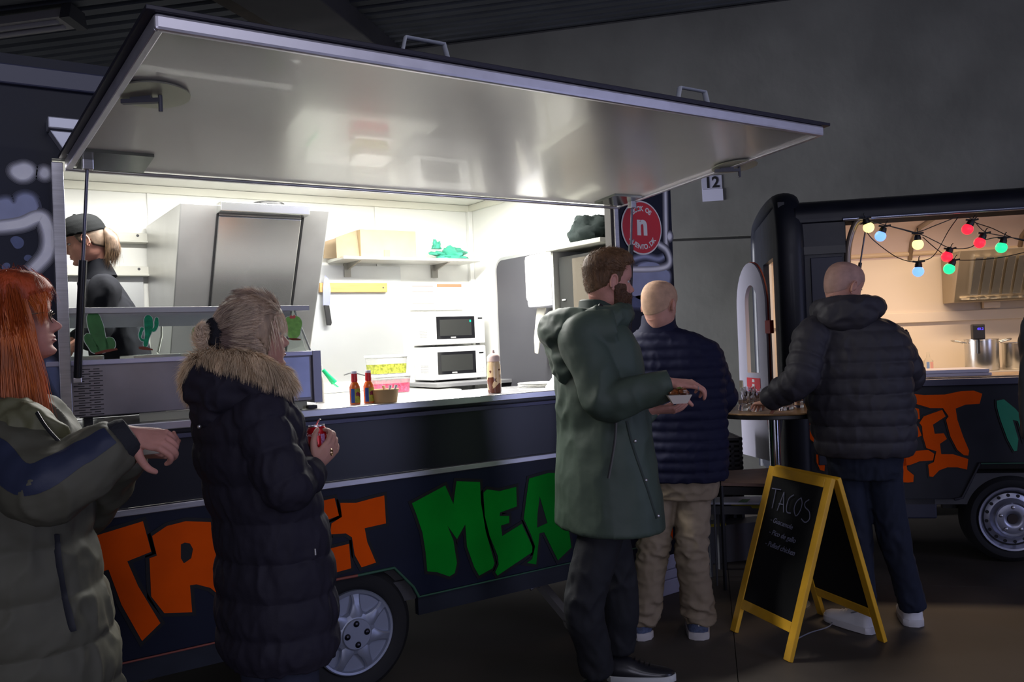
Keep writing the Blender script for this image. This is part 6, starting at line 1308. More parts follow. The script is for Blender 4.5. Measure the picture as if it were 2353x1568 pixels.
# food tray held by him
ft = thing('food_tray', 'small white paper tray with a brown glazed snack in the bearded man\'s hands', 'food tray', pz(1560, 918, 3.16)); c = pz(1561, 921, 3.15)
mb = MB(); Ax = uh; Ay = fh; poly0 = [c+Ax*a+Ay*b-Z3*.010 for a, b in ((-.026, -.018), (.026, -.018), (.026, .018), (-.026, .018))]; poly1 = [c+Ax*a+Ay*b+Z3*.022 for a, b in ((-.046, -.032), (.042, -.032), (.042, .032), (-.046, .032))]
inn = [c+Ax*a+Ay*b+Z3*.021 for a, b in ((-.043, -.029), (.039, -.029), (.039, .029), (-.043, .029))]; inb = [c+Ax*a+Ay*b-Z3*.006 for a, b in ((-.025, -.017), (.025, -.017), (.025, .017), (-.025, .017))]
mb.loft([poly0, poly1, inn, inb]); mb.build('paper_tray', mat('tray_paper', (.62, .56, .50), .6), ft)
for i, (a, b, h, r) in enumerate(((-.018, 0, .024, .020), (.014, -.005, .028, .021), (.0, .012, .032, .018), (.026, .006, .022, .014))):
    blob('glazed_bite', mat('brown_glaze', (.16, .045, .012), .18, coat=.6, var=.5, vscale=80), ft, c+Ax*a+Ay*b+Z3*h, (r, r, r*.9), i, .3, 16, 10)
blob('topping', mat('herb', (.10, .12, .02), .5), ft, c+Z3*.045-Ay*.01, (.010, .008, .006), 7, .5, 12, 8)

# ---------------------------------------------------------------- man in navy quilted jacket
def quiltz(z0, z1, n): return list(np.linspace(z0, z1, n+1))
x, y = at_heading(1558, 4.10); P = Person('balding man in a navy quilted jacket and beige chinos seen from behind', x, y, H0+.30)
hc = pz(1516, 700, 4.08); HM = headM(hc, Vector((math.sin(H0+.77), math.cos(H0+.77), 0)), -.10); P.neck = pz(1520, 752, 4.10)
def Zp(px, py, Z): return pz(px, py, Z)
shR, elR, wrR = pz(1630, 832, 4.08), pz(1662, 915, 4.14), pz(1625, 940, 4.34); shL, elL, wlL = pz(1462, 812, 4.14), pz(1440, 920, 4.2), pz(1480, 940, 4.42)
hb = MB(); hand(hb, wrR, fh*.9-uh*.3, -Z3*.2+uh*.8, Z3, curl=(.5, .6, .4), s=.95); hand(hb, wlL, fh*.9+uh*.3, -Z3*.2-uh*.8, Z3, curl=(.5, .6, .4), s=.95)
hb.tube([elR, wrR], [.04, .028], 12); hb.tube([elL, wlL], [.04, .028], 12)
hl, hr_ = pz(1525, 1085, 4.12), pz(1595, 1085, 4.10); kl, kr_ = pz(1499, 1275, 4.12), pz(1590, 1265, 4.06); al, ar = pz(1478, 1425, 4.16), pz(1606, 1420, 4.12)
P.body(hc, HM, .98, M_skin, hb, [([P.neck-Z3*.1, P.W(0, 0, 1.1), P.W(0, 0, .85)], [.10, .11, .12]), ([shR, elR], [.05, .04]), ([shL, elL], [.05, .04]), ([hl, kl, al], [.07, .05, .035]), ([hr_, kr_, ar], [.07, .05, .035])])
M_stub = mat('grey_blond_stubble', (.43, .265, .175), .75, var=.18, vscale=30, bump=.2, bscale=240)
hairshell('hair', HM, P.root, M_stub, .0022, region_hair(.02, -.008, -.075), s=.98)
eyes(HM, P.root, .98)
M_nv = bump_fabric('navy_quilt', (.009, .010, .030), .72, spec=.2, bump=.18, bscale=20)
mb = MB(); P.torso(mb, [(.79, 0, -.01, .205, .155), (.90, 0, -.01, .215, .16), (1.05, 0, 0, .215, .155), (1.20, -.01, 0, .225, .155), (1.33, -.02, 0, .235, .15), (1.42, -.035, 0, .225, .13), (1.475, -.065, -.0, .165, .105), (1.51, -.09, .0, .105, .085)], quilt=quiltz(.79, 1.505, 15), depth=.014)
sleeve(mb, [P.W(.10, 0, 1.40), shR, shR.lerp(elR, .5), elR, elR.lerp(wrR, .5), wrR], [.065, .072, .070, .068, .058, .045], quilt=10, depth=.007)
sleeve(mb, [P.W(-.15, 0, 1.43), shL, shL.lerp(elL, .5), elL, elL.lerp(wlL, .5), wlL], [.075, .082, .072, .068, .058, .045], quilt=10, depth=.007)
fuse(mb, 'jacket', M_nv, P.root, .0062, 0, .4, wrinkle(.0035, (14, 14, 9), 5.))
mb = MB(); mb.loft([P.ring(-.09, .0, z+.01, a_, b_, 30, tiltf=-.1) for z, a_, b_ in ((1.47, .115, .10), (1.52, .085, .085), (1.565, .078, .078), (1.568, .070, .070), (1.53, .07, .07))]); mb.build('collar', M_nv, P.root, smooth=True)
M_ch = bump_fabric('beige_chinos', (.22, .175, .125), .85, bump=.25, var=.08, spec=.15)
pants(P, [(0, -.01), (0, -.01), (0, 0)], [([hl, kl, kl.lerp(al, .6), al+Z3*-.01], [.088, .072, .075, .072]), ([hr_, kr_, kr_.lerp(ar, .6), ar+Z3*-.01], [.090, .074, .076, .074])], M_ch, voxel=.0075, wr=.010, seed=7., hipw=.165, hipd=.13, waist=.92, sc=(11, 11, 16))
mb = MB(); a_ = pz(1530, 1150, 4.0); 
M_sb = mat('blue_mesh_shoe', (.075, .10, .19), .6, var=.3, vscale=60, bump=.4, bscale=120)
for h_, d_ in ((on(1490, 1476, 2, 0), (-uh*.48+fh*.9)), (on(1609, 1476, 2, 0), (uh*.15+fh*.99))):
    h_ = h_+fh*.02; t_ = h_+d_.normalized()*.285; s_ = shoe('shoe', P.root, h_, t_, M_sb, mat('grey_sole', (.46, .44, .45), .6), h=.088, w=.054, sole=.036); laces(s_, h_, t_, M_white)
    mb = MB(); mb.ell(h_-d_.normalized()*-.004+Z3*.075-fh*.004, (.006, .004, .008), None, 8, 6); mb.build('heel_mark', M_white, s_, smooth=True)

# ---------------------------------------------------------------- man in dark puffer with hood
x, y = at_heading(1966, 4.16); P = Person('bald man in dark hooded puffer jacket and white trainers at the bar table', x, y, H0+.38)
hc = pz(1940, 657, 4.20); HM = headM(hc, Vector((math.sin(H0+1.25), math.cos(H0+1.25), 0)), -.28, roll=.06); P.neck = pz(1935, 708, 4.18)
shL, elL, wlL = pz(1868, 775, 4.16), pz(1838, 872, 4.10), pz(1762, 924, 4.24); shR, elR, wrR = pz(2040, 775, 4.12), pz(2085, 862, 4.20), pz(2040, 880, 4.44)
hb = MB(); hand(hb, wlL+Vector((0, 0, -.004)), -uh*.10+fh*.95-Z3*.10, Z3*.9-fh*.1, fh, curl=(.25, .35, .2), s=.95); hand(hb, wrR, fh*.9-uh*.4, uh*.8, Z3, curl=(.5, .6, .4), s=.95)
hb.tube([elL, wlL], [.04, .028], 12); hb.tube([elR, wrR], [.04, .028], 12)
hl, hr_ = pz(1938, 1030, 4.18), pz(2022, 1030, 4.14); kl, kr_ = pz(1968, 1225, 4.20), pz(2052, 1225, 4.14); al, ar = pz(1986, 1405, 4.20), pz(2098, 1392, 4.20)
P.body(hc, HM, 1.0, M_skin, hb, [([P.neck-Z3*.1, P.W(0, 0, 1.1), P.W(0, 0, .95)], [.10, .12, .13]), ([shR, elR], [.05, .04]), ([shL, elL], [.05, .04]), ([hl, kl, al], [.07, .05, .035]), ([hr_, kr_, ar], [.07, .05, .035])])
hairshell('hair', HM, P.root, mat('shaved_scalp', (.40, .235, .19), .6, var=.14, vscale=30), .0012, region_hair(.035, -.008, -.075))
eyes(HM, P.root)
M_pf = bump_fabric('dark_puffer', (.027, .025, .033), .6, spec=.4, bump=.22, bscale=13)
mb = MB(); P.torso(mb, [(.865, .02, -.01, .215, .175), (.95, .02, -.01, .235, .19), (1.08, .01, -.01, .245, .19), (1.20, 0, -.01, .245, .185), (1.32, 0, -.01, .25, .175), (1.42, 0, 0, .24, .15), (1.49, -.01, .0, .19, .12), (1.535, -.03, .02, .11, .09)], quilt=quiltz(.865, 1.535, 9), depth=.014)
sleeve(mb, [P.W(-.16, 0, 1.46), shL, shL.lerp(elL, .5), elL, elL.lerp(wlL, .55), wlL], [.085, .092, .085, .080, .068, .052], quilt=8, depth=.010)
sleeve(mb, [P.W(.16, 0, 1.46), shR, shR.lerp(elR, .5), elR, elR.lerp(wrR, .55), wrR], [.085, .094, .088, .082, .068, .052], quilt=8, depth=.010)
fuse(mb, 'jacket', M_pf, P.root, .0065, 0, .4, wrinkle(.0050, (11, 11, 7), 9.))
mb = MB(); rg = []
for t in np.linspace(-PI*.9, PI*.9, 26):
    bk = .5-.5*math.cos(t); rg.append((P.W(math.sin(t)*.125-.03, -math.cos(t)*(.10+.02*(1-bk))+.02, 1.575+.0*bk-.005*(1-bk)), .034+.030*(1-bk)))
mb.tube([a for a, b in rg], [b for a, b in rg], 16); mb.ell(P.W(-.03, -.105, 1.545), (.135, .055, .085), Matrix((P.R, P.F, Z3)).transposed(), 24, 14)
fuse(mb, 'hood', M_pf, P.root, .007, 2, .5, wrinkle(.007, (9, 9, 14), 2.))
M_jn = bump_fabric('dark_jeans', (.010, .014, .030), .85, bump=.2, var=.25)
pants(P, [(0.02, -.01), (.02, -.01), (.01, 0)], [([hl, kl, kl.lerp(al, .6), al+Z3*-.02], [.090, .070, .062, .056]), ([hr_, kr_, kr_.lerp(ar, .6), ar+Z3*-.01], [.092, .072, .063, .058])], M_jn, seed=4., hipw=.17, hipd=.13, waist=.97)
M_ws = mat('white_leather', (.62, .62, .66), .5, var=.06); M_ws2 = mat('pale_sole', (.55, .54, .56), .6)
h_ = on(2103, 1444, 2, 0)+fh*.01; t_ = h_+(fh*.95+uh*.28).normalized()*.29; s_ = shoe('shoe', P.root, h_, t_, M_ws, M_ws2, h=.105, w=.053, sole=.034); laces(s_, h_, t_, M_white)
h_ = on(2010, 1458, 2, 0); t_ = h_+(on(1915, 1428, 2, 0)-h_).normalized()*.29; s_ = shoe('shoe', P.root, h_, t_, M_ws, M_ws2, h=.088, w=.052, sole=.034); laces(s_, h_, t_, M_white)

# ---------------------------------------------------------------- edge person on the right
x, y = at_heading(2490, 4.0); P = Person('person in a dark grey jacket cut off by the right edge of the picture', x, y, H0+.2)
hc = P.W(0, 0, 1.66); HM = headM(hc, P.F); P.neck = P.W(0, 0, 1.52); shL, elL, wlL = P.W(-.19, 0, 1.42), pz(2384, 985, 3.95), P.W(-.10, .28, 1.12); shR, elR, wrR = P.W(.19, 0, 1.42), P.W(.24, -.02, 1.14), P.W(.12, .25, 1.12)
hb = MB(); hand(hb, wlL, P.F, -P.R, Z3, s=.95); hand(hb, wrR, P.F, P.R, Z3, s=.95); hb.tube([elL, wlL], [.04, .028]); hb.tube([elR, wrR], [.04, .028])
lg_ = [[P.W(sd*.1, 0, .88), P.W(sd*.11, .01, .5), P.W(sd*.12, -.02, .09)] for sd in (-1, 1)]
P.body(hc, HM, 1.0, M_skin, hb, [([P.W(0, 0, 1.4), P.W(0, 0, .9)], [.11, .12]), ([shL, elL], [.05, .04]), ([shR, elR], [.05, .04])]+[(q, [.07, .05, .035]) for q in lg_])
M_gj = bump_fabric('grey_jacket', (.050, .052, .062), .6)
mb = MB(); P.torso(mb, [(.84, 0, 0, .20, .15), (1.1, 0, 0, .21, .15), (1.35, 0, 0, .22, .14), (1.45, 0, 0, .18, .12), (1.52, 0, 0, .10, .09)]); sleeve(mb, [P.W(-.14, 0, 1.43), shL, elL, elL.lerp(wlL, .6), wlL], [.08, .08, .068, .06, .048]); sleeve(mb, [P.W(.14, 0, 1.43), shR, elR, elR.lerp(wrR, .6), wrR], [.08, .08, .068, .06, .048])
fuse(mb, 'jacket', M_gj, P.root, .010, 2, .5, wrinkle(.006, (10, 10, 8), 1.)); hairshell('hair', HM, P.root, M_hb, .008, region_hair()); eyes(HM, P.root)
pants(P, [(0, 0)]*3, [(q, [.09, .07, .06]) for q in lg_], M_jn, seed=6.)
for sd in (-1, 1): h_ = P.W(sd*.12, -.07, 0); shoe('shoe', P.root, h_, h_+P.F*.28, M_sblk, M_blackp)

# ---------------------------------------------------------------- blonde woman in black puffer coat
x, y = at_heading(603, 2.52); P = Person('blonde woman in a long black puffer coat with fur-trimmed hood holding a red can', x, y, HRt-.72)
fB = Vector((math.sin(HRt-.50), math.cos(HRt-.50), 0)); hc = pz(588, 768, 2.52); HM = headM(hc, fB, .03); SB_ = .925; P.noears = True; P.neck = pz(575, 855, 2.55)
sh_, el_, wr_ = pz(600, 968, 2.36), pz(656, 1116, 2.32), pz(722, 1078, 2.46); shf, elf, wrf = P.W(-.17, .0, 1.28), P.W(-.20, .03, 1.03), P.W(-.06, .04, 1.10)
cc = pz(731, 1020, 2.54)   # can centre
hb = MB(); hand(hb, pz(727, 1068, 2.47), uh*.52+Z3*.62+fh*.38, -fh*.75+uh*.40-Z3*.50, -uh*.5+Z3*.5, curls=[(.55, .85, .4), (.6, .9, .5), (.65, .95, .5), (.7, .9, .5)], tcurl=.2, s=.86, spread=.03)
hand(hb, wrf, P.F*.5+P.R*.6, Z3, P.F, s=.88, curl=(.6, .7, .5)); hb.tube([el_, el_.lerp(wr_, .5), pz(727, 1068, 2.47)], [.036, .032, .024], 12); hb.tube([elf, wrf], [.034, .026], 12)
hn, hf_ = P.W(.08, 0, .80), P.W(-.08, 0, .80); kn2, kf2 = P.W(.085, .01, .45), P.W(-.085, .01, .45); an2, af2 = P.W(.09, -.03, .09), P.W(-.09, -.02, .09)
P.body(hc, HM, SB_, M_skin, hb, [([P.neck-Z3*.1, P.W(0, 0, 1.1), P.W(0, 0, .85)], [.08, .10, .12]), ([sh_, el_], [.045, .036]), ([shf, elf], [.045, .036]), ([hn, kn2, an2], [.07, .05, .035]), ([hf_, kf2, af2], [.07, .05, .035])], nose=.9)
eyes(HM, P.root, SB_); lips(HM, P.root, SB_)
M_bl = mat('blonde_hair', (.33, .23, .15), .5, var=.35, vscale=50, bump=.4, bscale=140, stretch=(1, 1, .35)); M_bls = mat('blonde_strand', (.72, .56, .40), .45, var=.25, vscale=14); M_bld = mat('ash_strand', (.25, .17, .14), .5, var=.25, vscale=14)
hr = region_hair(.058, -.045, -.095, sb=-.03)
def thb(x, y, z): return (.010+.008*ss(.03, .1, z))*(1-.75*ss(.0, .06, y))+.014*np.exp(-((y+.010)/.030)**2-((z+.012)/.045)**2)
o, Gh = hairshell('hair', HM, P.root, M_bl, thb, hr, s=SB_, noisea=.002)
sel = [(i, j) for i in range(70) for j in range(90) if hr(*G0[i, j]) > .8]
bunp = np.array([0, -.135, .002])*SB_
def pull(A, n):  # combed back to the bun
    d = bunp-A; d /= np.linalg.norm(d, axis=1, keepdims=True)+1e-6; d = d-n*np.sum(d*n, 1, keepdims=True)*.85; return d*1.6-n*.42
shell_strands('hair_strands', Gh, HM, sel, 11000, .055, M_bld, P.root, pull, w0=.0006, grav=.0, seed=11, jit=.07, seg=5, hg_=hug(HM, SB_, 1.10, 1.30))
shell_strands('top_hair_strands', Gh, HM, [q for q in sel if G0[q][2] > .035], 9000, .050, M_bls, P.root, pull, w0=.00055, grav=.0, seed=12, jit=.08, seg=5, hg_=hug(HM, SB_, 1.10, 1.30))
rf = np.random.default_rng(5); nF = 3000; ax_ = rf.uniform(-.062, .062, nF); zF = .080-.02*np.abs(ax_)/.06+rf.normal(0, .009, nF); rootsF = np.stack([ax_, .0895*np.sqrt(np.clip(1.14-(ax_/.077)**2-(zF/.118)**2, .02, 2)), zF], 1)*SB_
strands('fringe', M_bls, P.root, tow(HM, rootsF), dirw(HM, np.stack([ax_*4, .45+0*ax_, -.75+0*ax_], 1)), .052, .0006, 1.0, 7, .0, .10, 3, .25, 21, end=hug(HM, SB_, 1.04, 1.12))
sf = 120; ay = rf.uniform(-.01, .05, sf); rS = np.stack([np.full(sf, .078)+rf.normal(0, .003, sf), ay, .03+rf.normal(0, .012, sf)], 1)*SB_
strands('side_hair', M_bls, P.root, tow(HM, rS), dirw(HM, np.stack([.1+0*ay, .15+0*ay, -1+0*ay], 1)), .075, .0007, .6, 6, .15, .12, 3, .35, 22)
shell_strands('temple_strands', Gh, HM, [q for q in sel if G0[q][0] > .03 and G0[q][1] > -.03], 5500, .050, M_bls, P.root, pull, w0=.0007, grav=.0, seed=15, jit=.07, seg=5, hg_=hug(HM, SB_, 1.12, 1.34))
# bun with scrunchie
bc = HM@Vector(np.array([0, -.140, .004])*1.0); Mb3 = HM.to_3x3()
mb = MB()
for k in range(22):
    t = 2*PI*k/22; pass
mb.tube([HM@Vector((.030*math.sin(t), -.118-.004*math.cos(3*t), .004+.033*math.cos(t))) for t in np.linspace(0, 2*PI, 28, endpoint=False)], [.017+.003*math.sin(k*2.1) for k in range(28)], 12, closed=True)
mb.build('scrunchie', bump_fabric('black_velvet', (.010, .010, .014), .9, bump=.8, bscale=60), P.root, smooth=True)
mb = MB(); mb.ell(HM@Vector((0, -.152, .004)), (.026, .020, .036), Mb3, 20, 14); mb.build('hair_bun', M_bl, P.root, smooth=True)
nb_ = 1500; dirs_ = rf.normal(0, 1, (nb_, 3)); dirs_ /= np.linalg.norm(dirs_, axis=1, keepdims=True); tang = np.cross(dirs_, np.array([1, 0, .2])); rootsb = dirs_*np.array([.026, .022, .036])+np.array([0, -.150, .004])
strands('bun_strands', M_bls, P.root, tow(HM, rootsb), dirw(HM, tang+dirs_*.08), .022, .0006, .1, 6, .2, .15, 3, .4, 31)
# coat
M_cb = bump_fabric('black_puffer', (.019, .017, .028), .68, spec=.25, bump=.3, bscale=18)
seams = [.575, .676, .779, .888, 1.003, 1.112, 1.224, 1.33, 1.42]
mb = MB(); P.torso(mb, [(.575, .0, .015, .185, .146), (.63, 0, .012, .20, .160), (.78, 0, .010, .20, .158), (.95, 0, .005, .195, .150), (1.08, 0, -.025, .195, .145), (1.20, 0, -.05, .20, .145), (1.29, 0, -.055, .19, .135), (1.36, 0, -.05, .15, .11), (1.42, 0, -.03, .10, .09)], quilt=seams, depth=.013)
sleeve(mb, [P.W(.11, -.05, 1.33), sh_, sh_.lerp(el_, .5), el_, el_.lerp(wr_, .55)+Vector((0, 0, -.004)), wr_-Z3*.008], [.072, .078, .074, .070, .058, .044], quilt=5, depth=.012)
sleeve(mb, [P.W(-.12, -.01, 1.33), shf, shf.lerp(elf, .5), elf, elf.lerp(wrf, .6), wrf], [.075, .082, .078, .074, .062, .045], quilt=6, depth=.012)
fuse(mb, 'puffer_coat', M_cb, P.root, .0060, 0, .4, wrinkle(.0042, (17, 17, 8), 12., .0012, 45))
hM3 = Matrix((P.R, P.F, Z3)).transposed()
mb = MB(); mb.ell(pz(538, 888, 2.40), (.14, .085, .085), Matrix.Rotation(0, 3, 'X')@Matrix((uh, fh, Z3)).transposed(), 28, 18); mb.ell(pz(512, 925, 2.42), (.082, .075, .085), None, 24, 16); mb.ell(pz(585, 880, 2.38), (.095, .065, .050), Matrix((uh, fh, Z3)).transposed(), 24, 14); mb.ell(pz(484, 945, 2.44), (.050, .06, .05), None, 20, 12)
fuse(mb, 'hood', M_cb, P.root, .006, 2, .5, wrinkle(.011, (12, 12, 12), 6.))
fp = [pz(456, 902, 2.58), pz(445, 870, 2.50), pz(453, 840, 2.43), pz(485, 824, 2.38), pz(530, 822, 2.34), pz(580, 830, 2.32), pz(618, 846, 2.33), pz(642, 866, 2.38), pz(650, 880, 2.47), pz(630, 862, 2.64), pz(560, 840, 2.72), pz(480, 845, 2.68)]
fpc = catmull(fp+[fp[0]], 6); mb = MB(); mb.tube(fpc, .022, 12); mb.build('fur_base', mat('fur_base', (.16, .10, .055), .9, var=.4, vscale=30), P.root, smooth=True)
nf = 42000; seg_i = rf.integers(0, len(fpc)-1, nf); tf_ = rf.uniform(0, 1, nf); FPn = np.array([list(p) for p in fpc]); rt_ = FPn[seg_i]*(1-tf_)[:, None]+FPn[np.minimum(seg_i+1, len(fpc)-1)]*tf_[:, None]; tang = FPn[np.minimum(seg_i+1, len(fpc)-1)]-FPn[seg_i]; tang /= np.linalg.norm(tang, axis=1, keepdims=True)+1e-9
rnd = rf.normal(0, 1, (nf, 3)); rnd -= tang*np.sum(rnd*tang, 1, keepdims=True); rnd /= np.linalg.norm(rnd, axis=1, keepdims=True)
cen = FPn.mean(0); outw = rt_-cen; outw[:, 2] *= .4; outw /= np.linalg.norm(outw, axis=1, keepdims=True)
clump = np.array([mnoise.noise(Vector(p)*26) for p in rt_+rnd*.03]); clv = np.stack([clump, np.roll(clump, 0)*-.6, clump*.8], 1)
dd_ = rnd*.60+outw*.45+tang*.2+np.array([0, 0, -.35])+clv*1.3
M_f1 = mat('fur_pale', (.72, .55, .36), .6, var=.3, vscale=12); M_f2 = mat('fur_brown', (.30, .18, .09), .7, var=.3, vscale=12)
hf2 = nf*3//5
strands('fur_trim', M_f1, P.root, (rt_+rnd*.018)[:hf2], dd_[:hf2], .040, .00075, 1.3, 7, .35, .14, 3, .35, 41); strands('fur_trim_dark', M_f2, P.root, (rt_+rnd*.016)[hf2:], dd_[hf2:], .030, .0008, .9, 5, .3, .2, 3, .35, 42)
mb = MB(); mb.ell(pz(458, 981, 2.36), (.006, .006, .006), None, 10, 8); mb.build('snap', M_alu, P.root, smooth=True)
mb = MB(); mb.tube([pz(724, 1262, 2.33), pz(725, 1276, 2.33)], .0028, 6); mb.build('zip_pull', M_alu, P.root, smooth=True)
mb = MB(); mb.tube([wr_-Z3*.012-(wr_-el_).normalized()*.03, wr_-Z3*.006+(wr_-el_).normalized()*.004], [.044, .038], 20); mb.build('cuff', mat('dark_cuff', (.022, .024, .022), .8, bump=.5, bscale=60), P.root, smooth=50)
mb = MB(); mb.loft([P.ring(.01, .015, z, a_, b_, 30) for z, a_, b_ in ((1.31, .10, .10), (1.365, .082, .088), (1.395, .075, .082), (1.40, .066, .072), (1.34, .07, .075))]); pass
pants(P, [(0, 0)]*3, [([hn, kn2, an2], [.092, .070, .055]), ([hf_, kf2, af2], [.092, .070, .055])], bump_fabric('slate_jeans', (.022, .025, .045), .85), seed=3., waist=.86, wr=.004)
for q in (an2, af2): h_ = Vector((q.x, q.y, 0))-P.F*.06; shoe('shoe', P.root, h_, h_+P.F*.25, M_sblk, M_blackp, w=.045)
mb = MB(); mb.tube([pz(762, 1040, 2.45)+(Z3*math.cos(t)*.8+fh*math.sin(t))*.0105 for t in np.linspace(0, 2*PI, 18, endpoint=False)], .0022, 6, closed=True); mb.build('ring', mat('gold', (.75, .50, .25), .25, 1.), P.root, smooth=True)
# can
ct = thing('soda_can', 'red and white aluminium soda can held by the blonde woman', 'can', cc); up_c = (Z3*1.0-uh*.06).normalized(); Rc = up_c.to_track_quat('Z', 'X').to_matrix()
mb = MB(); mb.lathe([(0, -.052), (.024, -.056), (.029, -.048), (.0295, .040), (.0235, .052), (.0225, .053), (.0, .053)], cc, n=40, R=Rc); mb.build('can_body', mat('can_red', (.55, .006, .015), .28, .35, coat=.3), ct, smooth=40)
mb = MB(); mb.lathe([(0, .050), (.0215, .050), (.0225, .0555), (.0238, .0555), (.0240, .052), (.023, .051)], cc, n=40, R=Rc); mb.build('rim', M_alu, ct, smooth=40)
mb = MB(); tc2 = cc+up_c*.056; mb.tube([tc2, tc2+up_c*.012+uh*.008, tc2+up_c*.017+uh*.014], [(.006, .0012)]*3, 8); mb.build('ring_pull', M_alu, ct, smooth=True)
def oncan(nm, s, size, ang, h, m_): # text wrapped near the front of the can
    d = (-fh*math.cos(ang)+uh*math.sin(ang)); U_ = (uh*math.cos(ang)+fh*math.sin(ang)); return text(nm, s, size, cc+d*.0296+up_c*h, U_, up_c, m_, ct, lift=.0006, depth=.0003)
M_cw = mat('can_white', (.75, .60, .62), .35)
oncan('can_lettering', 'Coca', .013, -.62, .029, M_cw); oncan('can_lettering', 'Cola', .013, .12, .031, M_cw)
flat('can_mark', [rect(.017, .012)], cc-fh*.0296+uh*-.002+up_c*.005, uh, up_c, mat('can_pinkish', (.50, .16, .14), .4), ct, lift=.0006); flat('can_badge', [circ(.0075), circ(.005)], cc-fh*.0294+uh*.004+up_c*-.014, uh, up_c, mat('can_lilac', (.42, .40, .66), .4), ct, lift=.0010)
d = -fh*math.cos(.75)+uh*math.sin(.75); flat('can_panel', [rect(.012, .05)], cc+d*.0297+up_c*.006, uh*math.cos(.75)+fh*math.sin(.75), up_c, mat('can_panel', (.45, .22, .42), .4, var=.6, vscale=220), ct, lift=.0008)

# ---------------------------------------------------------------- red-haired woman
RZ = 2.28; x, y = at_heading(28, RZ); P = Person('red-haired woman with glasses in an olive puffer coat with navy sleeve stripe', x, y, HRt-.48)
fR = Vector((math.sin(HRt-.43), math.cos(HRt-.43), 0)); hc = pz(36, 733, RZ); HM = headM(hc, fR, .10); P.neck = pz(18, 862, RZ)
sh_, el_, wr_ = pz(-12, 1020, 2.12), pz(115, 1115, 2.02), pz(300, 1000, 2.10); shf, elf, wrf = P.W(-.19, .02, 1.26), P.W(-.22, .10, 1.0), pz(318, 1040, 2.34)
hb = MB(); FG, _t = hand(hb, wr_, uh*.90-Z3*.22+fh*.12, Z3*.62-fh*.55+uh*.12, -fh*.6-Z3*.5, curls=[(.65, .95, .6), (.7, 1.0, .6), (.75, 1.0, .6), (.8, 1.0, .6)], tcurl=1.4, s=.94, spread=.04)
hand(hb, wrf, uh*.7+Z3*.0-fh*.3, -Z3*.6-fh*.3, fh, curl=(.7, .8, .6), s=.9); hb.tube([el_, el_.lerp(wr_, .5), wr_], [.04, .036, .027], 14); hb.tube([elf, wrf], [.038, .027], 12)
hn, hf_ = P.W(.09, 0, .85), P.W(-.09, 0, .85); kn2, kf2 = P.W(.095, .01, .46), P.W(-.095, .01, .46); an2, af2 = P.W(.10, -.03, .09), P.W(-.10, -.02, .09)
P.body(hc, HM, .97, M_skinr, hb, [([P.neck-Z3*.1, P.W(0, 0, 1.15), P.W(0, 0, .85)], [.09, .11, .13]), ([sh_, el_], [.048, .04]), ([shf, elf], [.048, .04]), ([hn, kn2, an2], [.075, .05, .035]), ([hf_, kf2, af2], [.075, .05, .035])], nose=1.12)
eyes(HM, P.root, .97, (.10, .10, .08)); lips(HM, P.root, .97, (.36, .12, .10))
M_rh = mat('copper_hair', (.34, .050, .012), .5, var=.45, vscale=30, bump=.5, bscale=120, stretch=(1, 1, .3)); M_rs = mat('copper_strand', (.42, .075, .016), .42, var=.35, vscale=10); M_rs2 = mat('ginger_strand', (.50, .115, .018), .42, var=.3, vscale=10); M_rs3 = mat('auburn_strand', (.24, .035, .014), .45, var=.3, vscale=10)
hr = region_hair(.060, -.035, -.11, sb=-.04); o, Gh = hairshell('hair', HM, P.root, M_rh, lambda x, y, z: .014+.010*ss(.02, .1, z), hr, s=.97, noisea=.003)
# hair mass falling to the shoulders: curtain loft on both sides and the back
def fall(nm, a0, a1, n_, m_, seed, L=.30, w=.0009, r0=1.12, zz=(.0, .10), curl=.9, grav=1.2):
    r = np.random.default_rng(seed); a = r.uniform(a0, a1, n_); z = r.uniform(zz[0], zz[1], n_); sc_ = r0+r.uniform(-.04, .10, n_); ww = np.interp(z, HZ, HW)*sc_; bb = np.interp(z, HZ, HB)*sc_; ff = np.interp(z, HZ, HF)*sc_
    xx = ww*np.sin(a); yy = np.where(np.cos(a) > 0, ff*np.cos(a), bb*np.cos(a)); A = np.stack([xx, yy, z], 1)*.97; d = np.stack([np.sin(a)*.22, np.where(np.cos(a) > -.15, .10, np.cos(a)*.3), -1+0*a], 1)
    return strands(nm, m_, P.root, tow(HM, A), dirw(HM, d), L, w, grav, 14, curl, .06, 3, .18, seed, end=hug(HM, .97, 1.10, 1.34))
mb = MB(); rings = []
for z, sc_ in ((.06, 1.06), (.0, 1.16), (-.06, 1.20), (-.12, 1.22), (-.17, 1.24), (-.21, 1.20), (-.235, .95)):
    zc = max(z, -.03); w_, b_ = np.interp(zc, HZ, HW)*sc_, np.interp(zc, HZ, HB)*sc_; row = []
    for a in np.linspace(PI*.44, PI*1.56, 26): row.append(HM@Vector((w_*math.sin(a)*1.04, b_*math.cos(a)*(1 if math.cos(a) < 0 else .8), z)))
    for a in np.linspace(PI*1.56, PI*.44, 26): row.append(HM@Vector((w_*math.sin(a)*.86, b_*math.cos(a)*(1 if math.cos(a) < 0 else .8)*.86, z)))
    rings.append(row)
mb.loft(rings); mb.build('hair_mass', M_rh, P.root, smooth=True)
fall('long_hair', PI*.42, PI*1.58, 9000, M_rs, 51, .33, zz=(.0, .113)); fall('long_hair_ginger', PI*.40, PI*.58, 3000, M_rs2, 52, .33, r0=1.12, zz=(-.02, .085)); fall('long_hair_auburn', PI*.45, PI*1.5, 2600, M_rs3, 53, .30, r0=1.16)
fall('long_hair_loose', PI*.38, PI*.50, 700, M_rs2, 57, .36, r0=1.2, zz=(-.03, .05), curl=.8)
